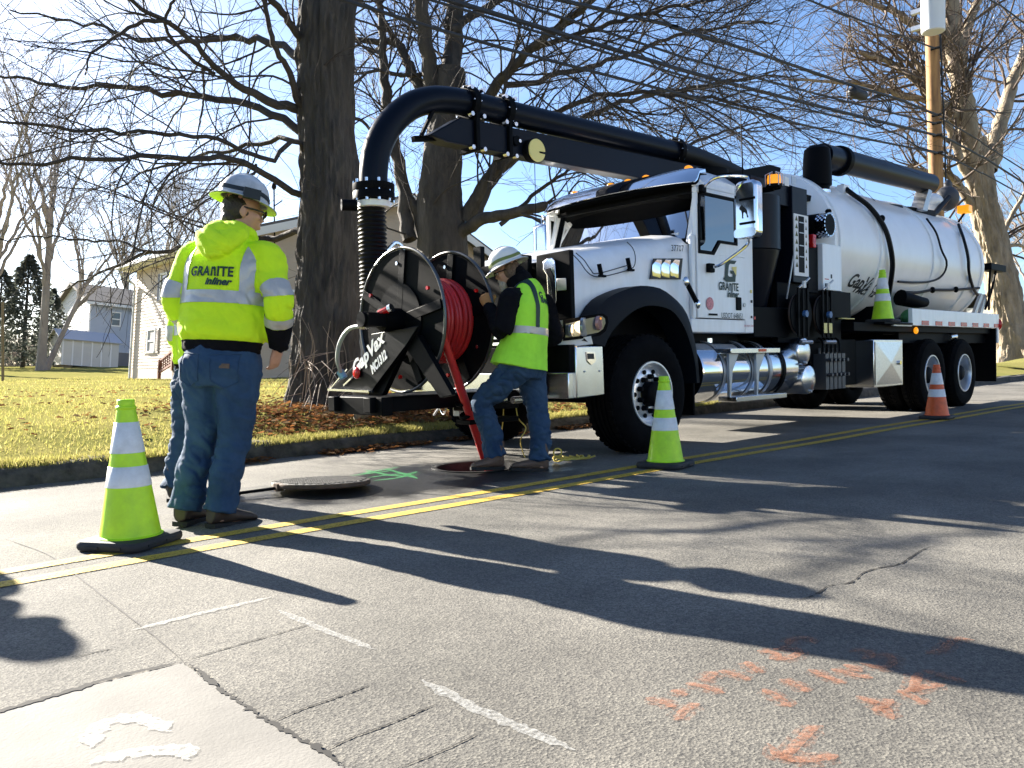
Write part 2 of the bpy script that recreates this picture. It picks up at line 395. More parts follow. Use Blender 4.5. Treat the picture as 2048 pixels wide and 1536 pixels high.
def ribbon(pts, w, z, n=0, jit=0., taper=True):
    P = spline(pts, n) if n else np.array([list(p) for p in pts], float)
    m = len(P); T = np.gradient(P[:, :2], axis=0); T /= np.maximum(np.linalg.norm(T, axis=1), 1e-9)[:, None]; Nn = np.c_[-T[:, 1], T[:, 0]]
    ww = np.full(m, w/2)*(1+jit*RNG.standard_normal(m))
    if taper: ww *= np.clip(np.minimum(np.arange(m), np.arange(m)[::-1])/max(m*.12, 1), .15, 1)
    c = P[:, :2] + Nn*(jit*w*.6*RNG.standard_normal(m))[:, None]
    V = np.r_[np.c_[c+Nn*ww[:, None], np.full(m, z)], np.c_[c-Nn*ww[:, None], np.full(m, z)]]
    return V, [(i, i+1, m+i+1, m+i) for i in range(m-1)]

def pix_ribbon(name, pix, w, mat, z, n=40, jit=0., taper=True, parent=None):
    mb = MB(); lst = pix if isinstance(pix[0][0], (tuple, list)) else [pix]
    for p in lst: mb.add(*ribbon([at(x, y, z=0) for x, y in p], w, z, n, jit, taper))
    return mb.build(name, mat, parent or road, smooth=0)

YEL = paint_mat('worn yellow road paint', (.52, .34, .03), .40, 90, .14)
for y0 in (4.14, 3.90):
    mb = MB(); xs = np.linspace(-3, 90, 260)
    mb.add(*ribbon([(x, y0-.004*max(x-5, 0)*1.6 + .012*math.sin(x*1.7+y0), 0) for x in xs], .105, .004, 0, .02, False))
    mb.build('yellow_line', YEL, road, smooth=0)

slab = MB(); pp = [at(x, y, z=0) for x, y in ((365, 1328), (180, 1373), (0, 1426))]; q = [at(x, y, z=0) for x, y in ((440, 1381), (505, 1424), (565, 1462), (640, 1502), (690, 1536))]
dl = (pp[-1]-pp[0]).normalized(); dr = (q[-1]-pp[0]).normalized()
e1 = pp[-1]+dl*3; e2 = q[-1]+dr*3
slab.add([(p.x, p.y, .004) for p in pp+[e1, e1+dr*3.2, e2]+q[::-1]], [tuple(range(len(pp)+3+len(q)))])
slab.build('concrete_patch', M['concrete'], road, smooth=0)
pix_ribbon('crack', [(-60, 1446), (0, 1426), (80, 1403), (180, 1373), (260, 1350), (366, 1327)], .022, M['crack'], .0058, 60, .22)
pix_ribbon('crack', [(366, 1328), (405, 1350), (440, 1381), (505, 1424), (565, 1462), (640, 1502), (700, 1545)], .014, M['crack'], .0058, 90, .45)
pix_ribbon('joint', [(366, 1323), (300, 1266), (250, 1228), (170, 1165), (100, 1112), (10, 1078)], .007, M['tar'], .0024, 60, .12)
pix_ribbon('crack', [(368, 1322), (430, 1304), (520, 1278), (640, 1244)], .005, M['crack'], .0022, 50, .3)
pix_ribbon('crack', [(545, 1446), (600, 1421), (660, 1400), (745, 1369)], .006, M['crack'], .0022, 50, .35)
pix_ribbon('crack', [(650, 1502), (700, 1478), (770, 1452), (870, 1410)], .006, M['crack'], .0022, 50, .35)
pix_ribbon('crack', [(800, 1536), (900, 1496), (960, 1466)], .004, M['crack'], .0022, 40, .35)
pix_ribbon('crack', [(150, 1316), (190, 1305), (225, 1298)], .006, M['crack'], .0022, 30, .3)
pix_ribbon('crack', [(1580, 1207), (1630, 1190), (1660, 1172), (1700, 1166), (1728, 1146), (1760, 1136), (1800, 1128), (1845, 1100), (1870, 1092)], .006, M['crack'], .0022, 80, .5)

WHT = paint_mat('faded white marking paint', (.40, .40, .38), .57, 90, .24)
pix_ribbon('white_mark', [(262, 1262), (400, 1228), (545, 1195)], .032, WHT, .0026, 30, .15)
pix_ribbon('white_mark', [(556, 1222), (650, 1262), (750, 1300)], .030, WHT, .0026, 30, .15)
pix_ribbon('white_mark', [(842, 1362), (1000, 1440), (1150, 1502)], .036, WHT, .0026, 30, .15)
ORG = paint_mat('faded orange marking paint', (.36, .155, .085), .60, 70, .24)
o_ = lambda *p: [(1024+x/2, 1000+y/2) for x, y in p]
strokes = [o_((535, 795), (600, 812), (655, 832)), o_((750, 818), (700, 838), (655, 885)), o_((640, 762), (700, 786)), o_((695, 735), (780, 752), (850, 776)),
    o_((760, 730), (820, 690)), o_((825, 686), (890, 700), (955, 724)), o_((935, 648), (965, 675), (1005, 695)), o_((980, 606), (1040, 612), (1062, 626), (1030, 640)),
    o_((1040, 640), (1100, 636), (1150, 612), (1110, 596), (1045, 600)), o_((1100, 584), (1122, 562), (1180, 556), (1218, 578)),
    o_((1348, 610), (1400, 604), (1440, 622), (1400, 640)), o_((1440, 622), (1505, 624), (1525, 652), (1480, 674), (1390, 656)),
    o_((1650, 618), (1720, 602), (1768, 562), (1850, 562)), o_((1636, 684), (1700, 700), (1820, 732)), o_((1185, 680), (1250, 706), (1335, 738)),
    o_((1275, 678), (1360, 700), (1445, 716)), o_((1330, 660), (1400, 690)), o_((1070, 720), (1130, 740), (1185, 772)), o_((1000, 758), (1060, 790), (1115, 832)),
    o_((1375, 788), (1470, 822), (1525, 882)), o_((1545, 762), (1600, 790), (1655, 822)), o_((1570, 772), (1650, 752), (1735, 742)), o_((1630, 690), (1600, 770)),
    o_((1025, 978), (1080, 1035), (1140, 980), (1200, 920), (1245, 908)), o_((1080, 1040), (1200, 1042), (1305, 1024)), o_((1450, 850), (1520, 800))]
ORG2 = paint_mat('orange overspray', (.36, .17, .10), .74, 45, .30)
for s in strokes:
    pix_ribbon('orange_mark', s, .026, ORG, .0030, 16, .05); pix_ribbon('orange_haze', s, .062, ORG2, .0018, 16, .05)
GRN = paint_mat('green marking paint', (.03, .40, .11), .60, 90, .30)
pix_ribbon('green_mark', [[(722, 948), (760, 941), (800, 934)], [(735, 956), (780, 950), (842, 946)], [(770, 938), (800, 946), (836, 958)], [(728, 940), (790, 952), (838, 950)], [(745, 962), (800, 955), (835, 943)], [(700, 952), (750, 946), (790, 941)]], .042, GRN, .0022, 24, .12)
WARC = paint_mat('old white paint', (.50, .50, .47), .57, 60, .26)
pix_ribbon('white_mark', [(185, 1500), (190, 1465), (230, 1445), (290, 1443), (335, 1470)], .05, WARC, .0068, 30, .15)
pix_ribbon('white_mark', [(180, 1534), (240, 1515), (310, 1508), (365, 1505), (375, 1525)], .05, WARC, .0068, 30, .15)

# manhole shaft, ring and the mud at its bottom
mh = thing('manhole', 'open round manhole in the wet road with iron ring and brick shaft', 'manhole', HOLE)
MB().lathe([(HR+.035, .003), (HR+.035, .007), (HR+.005, .007), (HR-.012, .004), (HR-.012, -.10), (HR-.05, -.10), (HR-.05, -.13)], HOLE, seg=48, cap=False).build('ring', pbr('wet dark iron', (.018, .017, .016), .5, .3, .4, 20), mh)
MB().lathe([(HR-.03, -.13), (HR, -.5), (.55, -1.2), (.55, -1.9), (.01, -1.9)], HOLE, seg=32, cap=False).build('shaft', pbr('dark shaft', (.06, .05, .045), .9, 0, .3, 9), mh)

# ------------------------------------------------------------------ kerb, lawn
def Hl(n): return np.interp(n, [KERB, KERB+.25, KERB+.6, 8.6, 9.8, 12, 18, 31, 40, 49, 62, 90, 300], [.13, .16, .21, .31, .40, .47, .52, .56, .82, 1.10, 1.25, 1.6, 2.5])
def lawn_z(x, y):
    x = np.asarray(x, float); y = np.asarray(y, float)
    return Hl(y) + .03*np.sin(x*.55+1)*np.sin(y*.4)*np.clip((y-KERB)/2, 0, 1) + .014*np.sin(x*3.1+y*2.2)*np.clip((y-KERB)/.6, 0, 1)
mb = MB(); xs = np.r_[np.arange(-30, 0, 1.), np.arange(0, 12, .06), np.arange(12, 40, .5), np.arange(40, 221, 6.)]
prof = [(-.035, -.05), (-.02, .03), (.0, .085), (.03, .125), (.10, .145), (.22, .150), (.34, .145), (.40, .05)]
R = []
for x in xs:
    w = .06*mnoise.noise((x*.9, 3.1, 0))+.04*mnoise.noise((x*4, 1.1, 0))+.02*mnoise.noise((x*11, 1.1, 0)); h = 1+.35*mnoise.noise((x*1.3, 7.7, 0))
    R.append([(x, KERB+w+a+.03*mnoise.noise((x*7, a*9, 2)), b*h) for a, b in prof])
kerb = mb.rings(R, False).build('kerb', M['soil'], smooth=60); tag(kerb, kind='structure')
xs = np.r_[np.arange(-60, -4, 4.), np.arange(-4, 24, .3), np.arange(24, 80, 2.), np.arange(80, 241, 16.)]
ys = np.r_[KERB+.20, np.arange(KERB+.3, 14, .2), np.arange(14, 40, 1.), np.arange(40, 300, 12.)]
X, Y = np.meshgrid(xs, ys); Zg = lawn_z(X, Y); V = np.c_[X.ravel(), Y.ravel(), Zg.ravel()]
k = len(xs); idx = (np.arange(len(ys)-1)[:, None]*k+np.arange(k-1)[None]).ravel()
lawn = link_mesh('lawn', np_mesh('lawn', V, np.c_[idx, idx+1, idx+k+1, idx+k]), M['turf']); tag(lawn, kind='structure')

def blades(name, x, y, hmin, hmax, w, label, mat):
    n = len(x); z = lawn_z(x, y); h = RNG.uniform(hmin, hmax, n); a = RNG.uniform(0, 2*PI, n); lean = RNG.uniform(.1, .95, n)*h; b = RNG.uniform(0, 2*PI, n)
    base = np.c_[x, y, z-.006]; d = np.c_[np.cos(a), np.sin(a), 0*a]*(w*RNG.uniform(.6, 1.4, n)/2)[:, None]
    tip = base + np.c_[np.cos(b)*lean, np.sin(b)*lean, h]
    V = np.empty((n, 3, 3)); V[:, 0] = base-d; V[:, 1] = base+d; V[:, 2] = tip
    o = link_mesh(name, np_mesh(name, V.reshape(-1, 3), np.arange(3*n).reshape(-1, 3), False), mat)
    return tag(o, label, 'grass', kind='stuff')
def scatter(n, x0, x1, y0, y1, pw=1.6, clump=.55, sc=1.1):
    x = RNG.uniform(x0, x1, n); y = y0+(y1-y0)*RNG.random(n)**pw
    keep = np.array([mnoise.noise((a*sc, b*sc, 5)) for a, b in zip(x, y)]) > RNG.uniform(-clump, .5, n)-.15
    return x[keep], y[keep]
blades('verge_grass', *scatter(95000, -1.5, 15, KERB+.16, 12.5, 1.5), .015, .055, .009, 'straw yellow winter grass on the verge behind the kerb', M['blade'])
blades('lawn_grass', *scatter(70000, -3, 28, 12, 34, 1.2), .02, .06, .016, 'sunlit yellow green lawn grass below the beige house', M['blade'])
# grass hanging over the kerb edge
xk = RNG.uniform(-1.5, 14, 30000); yk = KERB+.02+.22*RNG.random(30000)**.8+.05*np.sin(xk*1.7)
blades('kerb_grass', xk, yk, .02, .065, .009, 'straw grass fringe hanging over the dark kerb edge', M['blade'])

def leaves(name, x, y, z, s0, s1, label):
    n = len(x); s = RNG.uniform(s0, s1, n); a = RNG.uniform(0, 2*PI, n); tz = RNG.uniform(-.5, .5, (n, 2)); cz = RNG.uniform(.05, .5, n)
    A = np.c_[np.cos(a), np.sin(a), tz[:, 0]*.8]*s[:, None]; B = np.c_[-np.sin(a), np.cos(a), tz[:, 1]*.8]*(s*.55)[:, None]
    c = np.c_[x, y, z]; up = np.c_[0*x, 0*x, s*cz]
    V = np.empty((n, 6, 3)); V[:, 0] = c-A; V[:, 1] = c-A*.2-B+up; V[:, 2] = c+A*.5-B*.7+up*.6; V[:, 3] = c+A; V[:, 4] = c+A*.4+B*.8+up*.7; V[:, 5] = c-A*.3+B+up
    V[:, :, 2] -= np.minimum(V[:, :, 2]-(z-.004)[:, None], 0)
    i = np.arange(n)[:, None]*6
    F = np.r_[i+[0, 1, 2, 3], i+[0, 3, 4, 5]]
    return tag(link_mesh(name, np_mesh(name, V.reshape(-1, 3), F, False), M['leaf']), label, 'leaves', kind='stuff')
x, y = scatter(3600, -1, 15, KERB+.3, 18, 1.3, .2, .8); leaves('lawn_leaves', x, y, lawn_z(x, y)+.02, .02, .05, 'brown dead leaves scattered over the winter lawn')
x = RNG.normal(5.6, 1.5, 5200); y = KERB+.35+np.abs(RNG.normal(.9, .75, 5200)); ok = (x > 3.4)
leaves('tree_litter', x[ok], y[ok], lawn_z(x[ok], y[ok])+RNG.uniform(.005, .06, ok.sum()), .018, .055, 'deep dark leaf litter round the foot of the big trunk')
x = RNG.uniform(2.6, 9, 2600); y = KERB-.02-np.abs(RNG.normal(0, .10, 2600)); ok = np.array([mnoise.noise((q*1.2, 0, 9)) > -.12 for q in x])
leaves('gutter_leaves', x[ok], y[ok], RNG.uniform(.004, .035, ok.sum()), .015, .045, 'brown leaves gathered in the gutter along the kerb')
# ------------------------------------------------------------------ bare trees
def bark_mat(name, c1, c2, sc=5., st=.18, bump=1.):
    m = pbr(name, c1, .92, 0, col2=c2, vscale=sc, vdetail=8, stretch=(1, 1, st*1.5), bump=bump, bscale=16)
    for n in m.node_tree.nodes:
        if n.type == 'BUMP': n.inputs['Distance'].default_value = .035
    return m
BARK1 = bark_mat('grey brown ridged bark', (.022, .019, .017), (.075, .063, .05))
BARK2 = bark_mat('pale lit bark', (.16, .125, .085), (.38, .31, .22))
BARK3 = bark_mat('thin twig bark', (.028, .023, .020), (.05, .04, .034), 9, .4, .4)
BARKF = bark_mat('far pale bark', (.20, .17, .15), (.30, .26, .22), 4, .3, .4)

def tubes(P, R, sides):
    """P (M,N,3), R (M,N) -> verts, quads"""
    Mn, N, _ = P.shape
    T = np.gradient(P, axis=1); T /= np.maximum(np.linalg.norm(T, axis=2), 1e-9)[..., None]
    ref = np.cross(T[:, N//2], np.array([.31, .52, .79])); ref /= np.maximum(np.linalg.norm(ref, axis=1), 1e-9)[:, None]
    A = ref[:, None]-T*np.sum(T*ref[:, None], axis=2)[..., None]; A /= np.maximum(np.linalg.norm(A, axis=2), 1e-9)[..., None]; B = np.cross(T, A)
    an = np.arange(sides)*2*PI/sides
    V = P[:, :, None]+(A[:, :, None]*np.cos(an)[None, None, :, None]+B[:, :, None]*np.sin(an)[None, None, :, None])*R[:, :, None, None]
    i = (np.arange(Mn)*N*sides)[:, None, None]+(np.arange(N-1)*sides)[None, :, None]; j = np.arange(sides)[None, None]; j2 = (j+1) % sides
    F = np.stack([i+j, i+j2, i+sides+j2, i+sides+j], -1)
    return V.reshape(-1, 3), F.reshape(-1, 4)

def spawn(P, R, count, lmin, lmax, ang, npts, rr, rmin, trop=(0, 0, .03), wander=.10, t0=.15, t1=.98, shrink=.55, rcap=1.):
    Mn, N, _ = P.shape; seg = np.linalg.norm(np.diff(P, axis=1), axis=2).sum(1); pi = RNG.choice(Mn, count, p=seg/seg.sum())
    t = RNG.uniform(t0, t1, count); f = t*(N-1); i = np.minimum(f.astype(int), N-2); w = (f-i)[:, None]
    p = P[pi, i]*(1-w)+P[pi, i+1]*w; T = P[pi, i+1]-P[pi, i]; T /= np.maximum(np.linalg.norm(T, axis=1), 1e-9)[:, None]
    r = (R[pi, i]*(1-w[:, 0])+R[pi, i+1]*w[:, 0])
    q = RNG.standard_normal((count, 3)); q -= T*np.sum(q*T, 1)[:, None]; q /= np.linalg.norm(q, axis=1)[:, None]
    a = RNG.normal(ang, .22, count)[:, None]; d = T*np.cos(a)+q*np.sin(a)
    L = RNG.uniform(lmin, lmax, count)*(1-shrink*t)*np.clip(.6+seg[pi]/np.maximum(seg.mean(), 1e-6)*.4, .5, 1.6)
    out = np.empty((count, npts, 3)); out[:, 0] = p; tr = np.array(trop)
    bend = RNG.standard_normal((count, 3))*wander*.5
    for k in range(1, npts):
        d = d+RNG.standard_normal((count, 3))*wander+bend+tr; d /= np.linalg.norm(d, axis=1)[:, None]
        out[:, k] = out[:, k-1]+d*(L/(npts-1))[:, None]
    r0 = np.minimum(np.maximum(r*rr, rmin*1.3), rcap); Rr = r0[:, None]*np.linspace(1, 0, npts)[None]**.8+rmin*np.linspace(0, 1, npts)[None]
    return out, Rr

def limb_arrays(limbs, n=28):
    P = np.stack([spline([tuple(q) for q in l[0]], n) for l in limbs])
    R = np.stack([np.interp(np.linspace(0, 1, n), np.linspace(0, 1, len(l[1])), l[1]) for l in limbs])
    L = np.linalg.norm(np.diff(P, axis=1), axis=2).sum(1)[:, None, None]
    P[:, 1:-1] += RNG.standard_normal((len(limbs), n-2, 3))*(.004*L)
    return P, R

def trunk_mesh(path, rad, sides=48, n=90, ridge=.03, flare=0., lobes=5, seed=0):
    P = spline(path, n); rr = np.interp(np.linspace(0, 1, n), np.linspace(0, 1, len(rad)), rad); T = np.gradient(P, axis=0); V = np.empty((n, sides, 3))
    for i in range(n):
        A, B = frame(Vector(T[i]), Vector((1, 0, 0))); s = np.linalg.norm(P[i]-P[0])
        for j in range(sides):
            a = 2*PI*j/sides
            rg = .5*abs(mnoise.noise((math.cos(a)*3.2+seed, math.sin(a)*3.2, s*.55)))+.8*abs(mnoise.noise((math.cos(a)*8+seed, math.sin(a)*8, s*2.0)))+.4*abs(mnoise.noise((math.cos(a)*15+seed, math.sin(a)*15, s*3.5)))
            fl = flare*math.exp(-s/.38)*(.75+.6*math.cos(lobes*a+seed)+.5*mnoise.noise((math.cos(a)*2, math.sin(a)*2, seed)))
            r = rr[i]*(1+.06*mnoise.noise((math.cos(a)+seed, math.sin(a), s*.4)))+ridge*(rg-.35)+max(fl, -.05)
            p = Vector(P[i])+(A*math.cos(a)+B*math.sin(a))*r; V[i, j] = p
    i = (np.arange(n-1)*sides)[:, None]; j = np.arange(sides)[None]; j2 = (j+1) % sides
    return np_mesh('trunk', V.reshape(-1, 3), np.stack([i+j, i+j2, i+sides+j2, i+sides+j], -1).reshape(-1, 4))

def tree(name, label, base, trunk, limbs, levels, bark, twigbark, group=None, trunk_kw={}, limb_scale=1.):
    root = thing(name, label, 'tree', base, group)
    for tp, tr in trunk: link_mesh('trunk', trunk_mesh([tuple(p) for p in tp], tr, **trunk_kw), bark, root)
    P, R = limb_arrays(limbs); R *= limb_scale
    for k in range(len(limbs)):
        V, F = tubes(P[k:k+1], R[k:k+1], 10); link_mesh('limb', np_mesh('limb', V, F), bark if R[k, 0] > .07 else twigbark, root)
    Vs, Fs, off = [], [], 0; cur = [(P, R)]
    for lv in levels:
        src = cur[-lv.pop('back', 1)]; sides = lv.pop('sides', 3)
        p, r = spawn(src[0], src[1], **lv); cur.append((p, r)); V, F = tubes(p, r, sides); Vs.append(V); Fs.append(F+off); off += len(V)
    tw = link_mesh('twigs', np_mesh('twigs', np.vstack(Vs), np.vstack(Fs)), twigbark, root); tw['kind'] = 'stuff'
    return root

def dp(x, y, d): return at(x, y, d=d)

# ---- the big trunk beside worker and reel
D = 10.75
def L1(*pts): return [dp(x, y, D+dd) for x, y, dd in pts]
big = [
 (L1((640, 215, 0), (601, 219, -.1), (513, 191, -.6), (444, 147, -1.), (393, 89, -1.4), (325, 41, -1.8), (263, 0, -2.1), (180, -60, -2.5)), [.10, .085, .06, .045, .035, .02]),
 (L1((640, 280, 0), (595, 256, .1), (547, 229, .3), (461, 205, .6), (342, 188, .9), (239, 174, 1.1), (137, 174, 1.3), (51, 161, 1.5), (-60, 135, 1.8)), [.085, .075, .06, .045, .035, .02]),
 (L1((650, 420, 0), (608, 390, -.1), (547, 359, -.4), (495, 328, -.7), (444, 318, -1.), (342, 316, -1.4), (273, 307, -1.7), (255, 320, -1.8), (170, 319, -2.), (60, 327, -2.3), (-60, 322, -2.6)), [.07, .06, .048, .04, .03, .018]),
 (L1((640, 140, 0), (600, 118, .2), (535, 82, .7), (444, 82, 1.2), (342, 84, 1.6), (240, 66, 2.), (130, 40, 2.4), (20, 20, 2.7)), [.085, .07, .05, .04, .03, .02]),
 (L1((630, 230, 0), (595, 205, -.2), (582, 155, -.4), (547, 85, -.7), (527, 0, -.9), (500, -90, -1.2)), [.075, .065, .05, .04, .03]),
 (L1((640, 290, 0), (598, 282, .2), (550, 278, .5), (500, 290, .8), (444, 305, 1.1), (400, 312, 1.4), (340, 330, 1.7), (260, 358, 2.), (215, 400, 2.2)), [.055, .045, .035, .028, .016]),
 (L1((650, 470, 0), (607, 463, .2), (558, 470, .5), (450, 487, .9), (341, 500, 1.2), (288, 508, 1.4), (250, 528, 1.5), (207, 540, 1.7), (120, 585, 2.)), [.075, .062, .05, .04, .032, .016]),
 (L1((310, 505, 1.3), (280, 500, 1.4), (245, 484, 1.6), (180, 482, 1.8), (90, 474, 2.), (-40, 484, 2.3)), [.03, .026, .02, .015]),
 (L1((640, 120, 0), (600, 75, -.2), (560, 20, -.6), (500, -50, -1.), (420, -120, -1.4)), [.09, .07, .05, .035]),
 (L1((640, 350, 0), (594, 282, -.3), (540, 318, -.5), (470, 296, -.9), (400, 272, -1.3), (300, 262, -1.7), (180, 262, -2.1), (60, 250, -2.5), (-60, 236, -2.8)), [.05, .042, .034, .028, .016]),
 (L1((650, 60, 0), (700, 10, .2), (760, -40, .5), (830, -120, .8)), [.09, .07, .05]),
 (L1((660, 330, 0), (705, 240, .3), (750, 270, .6), (800, 330, .9)), [.05, .035, .02]),
 (L1((430, 148, -1.), (385, 120, -1.2), (330, 52, -1.5), (360, -20, -1.7)), [.035, .03, .022]),
 (L1((344, 44, -1.8), (280, 45, -1.9), (205, 92, -2.1), (180, 110, -2.2), (170, 150, -2.3)), [.034, .03, .022, .012]),
 (L1((512, 330, -.6), (505, 350, -.7), (455, 375, -.8), (400, 410, -1.), (330, 455, -1.2)), [.03, .024, .015, .010]),
 (L1((405, 130, -1.2), (408, 190, -1.1), (400, 240, -1.), (392, 290, -.9)), [.022, .018, .010]),
]
b1 = at(640, 800, d=D)
t1 = [at(655, 835, d=D), at(655, 770, d=D), at(652, 700, d=D), at(656, 560, d=D), at(660, 400, d=D), at(654, 250, d=D), at(652, 120, d=D), at(655, 0, d=D), at(658, -160, d=D), at(662, -380, d=D)]
tree('big_oak', 'massive bare tree with dark ridged trunk right behind the standing worker', (b1.x, b1.y, float(lawn_z(b1.x, b1.y))),
     [(t1, [.40, .39, .385, .375, .365, .36, .345, .335, .31, .26])], big,
     [dict(count=130, lmin=1.3, lmax=3.2, ang=.75, npts=14, rr=.4, rmin=.004, wander=.10, trop=(0, 0, -.012), sides=5, t0=.12, rcap=.016),
      dict(count=390, lmin=.7, lmax=2.0, ang=.65, npts=9, rr=.55, rmin=.0026, wander=.11, trop=(0, 0, -.01), sides=4, rcap=.0065),
      dict(count=950, lmin=.35, lmax=1.1, ang=.5, npts=7, rr=.55, rmin=.0018, wander=.12, trop=(0, 0, .01), rcap=.005),
      dict(count=500, lmin=.4, lmax=1.2, ang=.7, npts=7, rr=.4, rmin=.002, wander=.12, back=3, rcap=.006)],
     BARK1, BARK3, limb_scale=.68, trunk_kw=dict(ridge=.11, flare=.18, lobes=4, seed=3, sides=130, n=200))

# thin suckers round its foot
su = MB(); sup = []
for k in range(34):
    x0, y0 = random.uniform(600, 730), random.uniform(700, 800); d0 = D-random.uniform(.35, .9)
    dx = random.uniform(-130, -10) if random.random() < .75 else random.uniform(10, 60); dy = random.uniform(20, 110)
    pts = [at(x0, y0, d=d0), at(x0+dx*.45, y0+dy*.25, d=d0-.25), at(x0+dx*.8, y0+dy*.62, d=d0-.4), at(x0+dx, y0+dy, d=d0-.5)]
    if random.random() < .4: pts = [at(x0+dx*.3, y0+40, d=d0), at(x0+dx*.2, y0-20, d=d0-.2), at(x0+dx*.4, y0-70, d=d0-.3)]
    pts = [Vector((p.x, p.y, max(p.z, float(lawn_z(p.x, p.y))+.02))) for p in pts]
    su.tube(pts, [.006, .005, .0025], 5, 10)
tag(su.build('sucker_twigs', pbr('pale sucker bark', (.22, .17, .13), .8)), 'tangle of pale sucker twigs arching from the big trunk foot', 'twigs', kind='stuff')

# ---- the forked tree behind the boom
D2 = 15.5
def L2(*pts): return [dp(x, y, D2+dd) for x, y, dd in pts]
fork = [
 (L2((880, 330, 0), (862, 150, -.2), (848, 60, -.4), (835, -60, -.6), (820, -200, -.8)), [.20, .17, .15, .12]),
 (L2((895, 250, 0), (905, 120, .2), (912, 0, .4), (925, -140, .6)), [.24, .22, .2, .15]),
 (L2((930, 440, 0), (985, 350, -.3), (1040, 300, -.6), (1075, 240, -.8)), [.19, .16, .14, .10]),
 (L2((960, 240, 0), (985, 180, -.3), (1020, 140, -.6), (1060, 100, -.9), (1110, 60, -1.2), (1160, 22, -1.5), (1220, -30, -1.8)), [.12, .12, .10, .085, .07, .05]),
 (L2((905, 480, 0), (960, 440, -.5), (1040, 425, -1.), (1110, 410, -1.4), (1180, 400, -1.9), (1230, 370, -2.2)), [.15, .13, .11, .09, .06]),
 (L2((820, 480, 0), (812, 420, .1), (800, 330, .2), (780, 240, .2), (768, 150, .2), (765, 60, .2), (755, -60, .2)), [.17, .15, .13, .11, .08, .06]),
 (L2((880, 540, 0), (850, 480, .1), (838, 430, .1), (815, 395, .1)), [.18, .16, .14, .12]),
 (L2((850, 200, 0), (810, 115, .3), (790, 85, .5), (740, 82, .8), (700, 75, 1.)), [.13, .11, .08, .05]),
 (L2((790, 85, .5), (770, 45, .4), (740, 15, .3), (700, 5, .2)), [.07, .055, .04]),
 (L2((850, 150, 0), (800, 150, -.3), (745, 142, -.6), (705, 170, -.8)), [.05, .04, .025]),
 (L2((990, 330, 0), (1070, 290, .8), (1180, 230, 1.4), (1300, 190, 2.), (1450, 165, 2.6), (1600, 150, 3.)), [.09, .075, .055, .04, .02]),
 (L2((1010, 170, 0), (1120, 150, .5), (1250, 110, 1.), (1400, 60, 1.6), (1560, 40, 2.)), [.07, .055, .04, .02]),
 (L2((900, 60, 0), (1000, 0, .6), (1150, -60, 1.2), (1300, -110, 1.6)), [.10, .08, .05, .03]),
 (L2((1080, 240, -.8), (1200, 190, -1.), (1340, 190, -1.3), (1480, 210, -1.6), (1600, 250, -1.8)), [.06, .045, .035, .015]),
 (L2((1180, 400, -1.8), (1290, 345, -2.), (1400, 280, -2.2), (1520, 245, -2.4)), [.055, .04, .03, .012]),
 (L2((1060, 100, -.8), (1180, 60, -1.2), (1320, 20, -1.8), (1460, -5, -2.4)), [.06, .05, .035, .02]),
 (L2((960, 430, -.5), (985, 350, -.6), (1000, 250, -.7), (1010, 170, -.8), (1040, 60, -1.)), [.06, .05, .04, .025]),
 (L2((1000, 450, -.8), (1080, 380, -1.), (1150, 330, -1.3), (1210, 260, -1.6)), [.05, .04, .03, .015]),
]
b2 = at(875, 800, d=D2)
t2 = [at(880, 790, d=D2), at(882, 700, d=D2), at(885, 600, d=D2), at(885, 500, d=D2), at(880, 400, d=D2), at(885, 320, d=D2), at(895, 230, d=D2), at(898, 140, d=D2)]
tree('forked_tree', 'bare multi-stemmed tree rising behind the vacuum boom and hose', (b2.x, b2.y, float(lawn_z(b2.x, b2.y))),
     [(t2, [.52, .50, .48, .46, .42, .38, .33, .30])], fork,
     [dict(count=260, lmin=1.6, lmax=4.2, ang=.7, npts=14, rr=.5, rmin=.007, wander=.09, trop=(.012, 0, -.01), sides=5, t0=.1, rcap=.02),
      dict(count=1150, lmin=1., lmax=2.8, ang=.55, npts=10, rr=.5, rmin=.0034, wander=.09, trop=(.012, 0, -.008), sides=4, rcap=.008),
      dict(count=3400, lmin=.5, lmax=1.5, ang=.5, npts=7, rr=.5, rmin=.0024, wander=.10, rcap=.006),
      dict(count=1200, lmin=.4, lmax=1.3, ang=.7, npts=7, rr=.4, rmin=.0026, wander=.1, back=3, rcap=.007)],
     BARK1, BARK3, limb_scale=.85, trunk_kw=dict(ridge=.07, flare=.25, seed=8, sides=44, n=80))

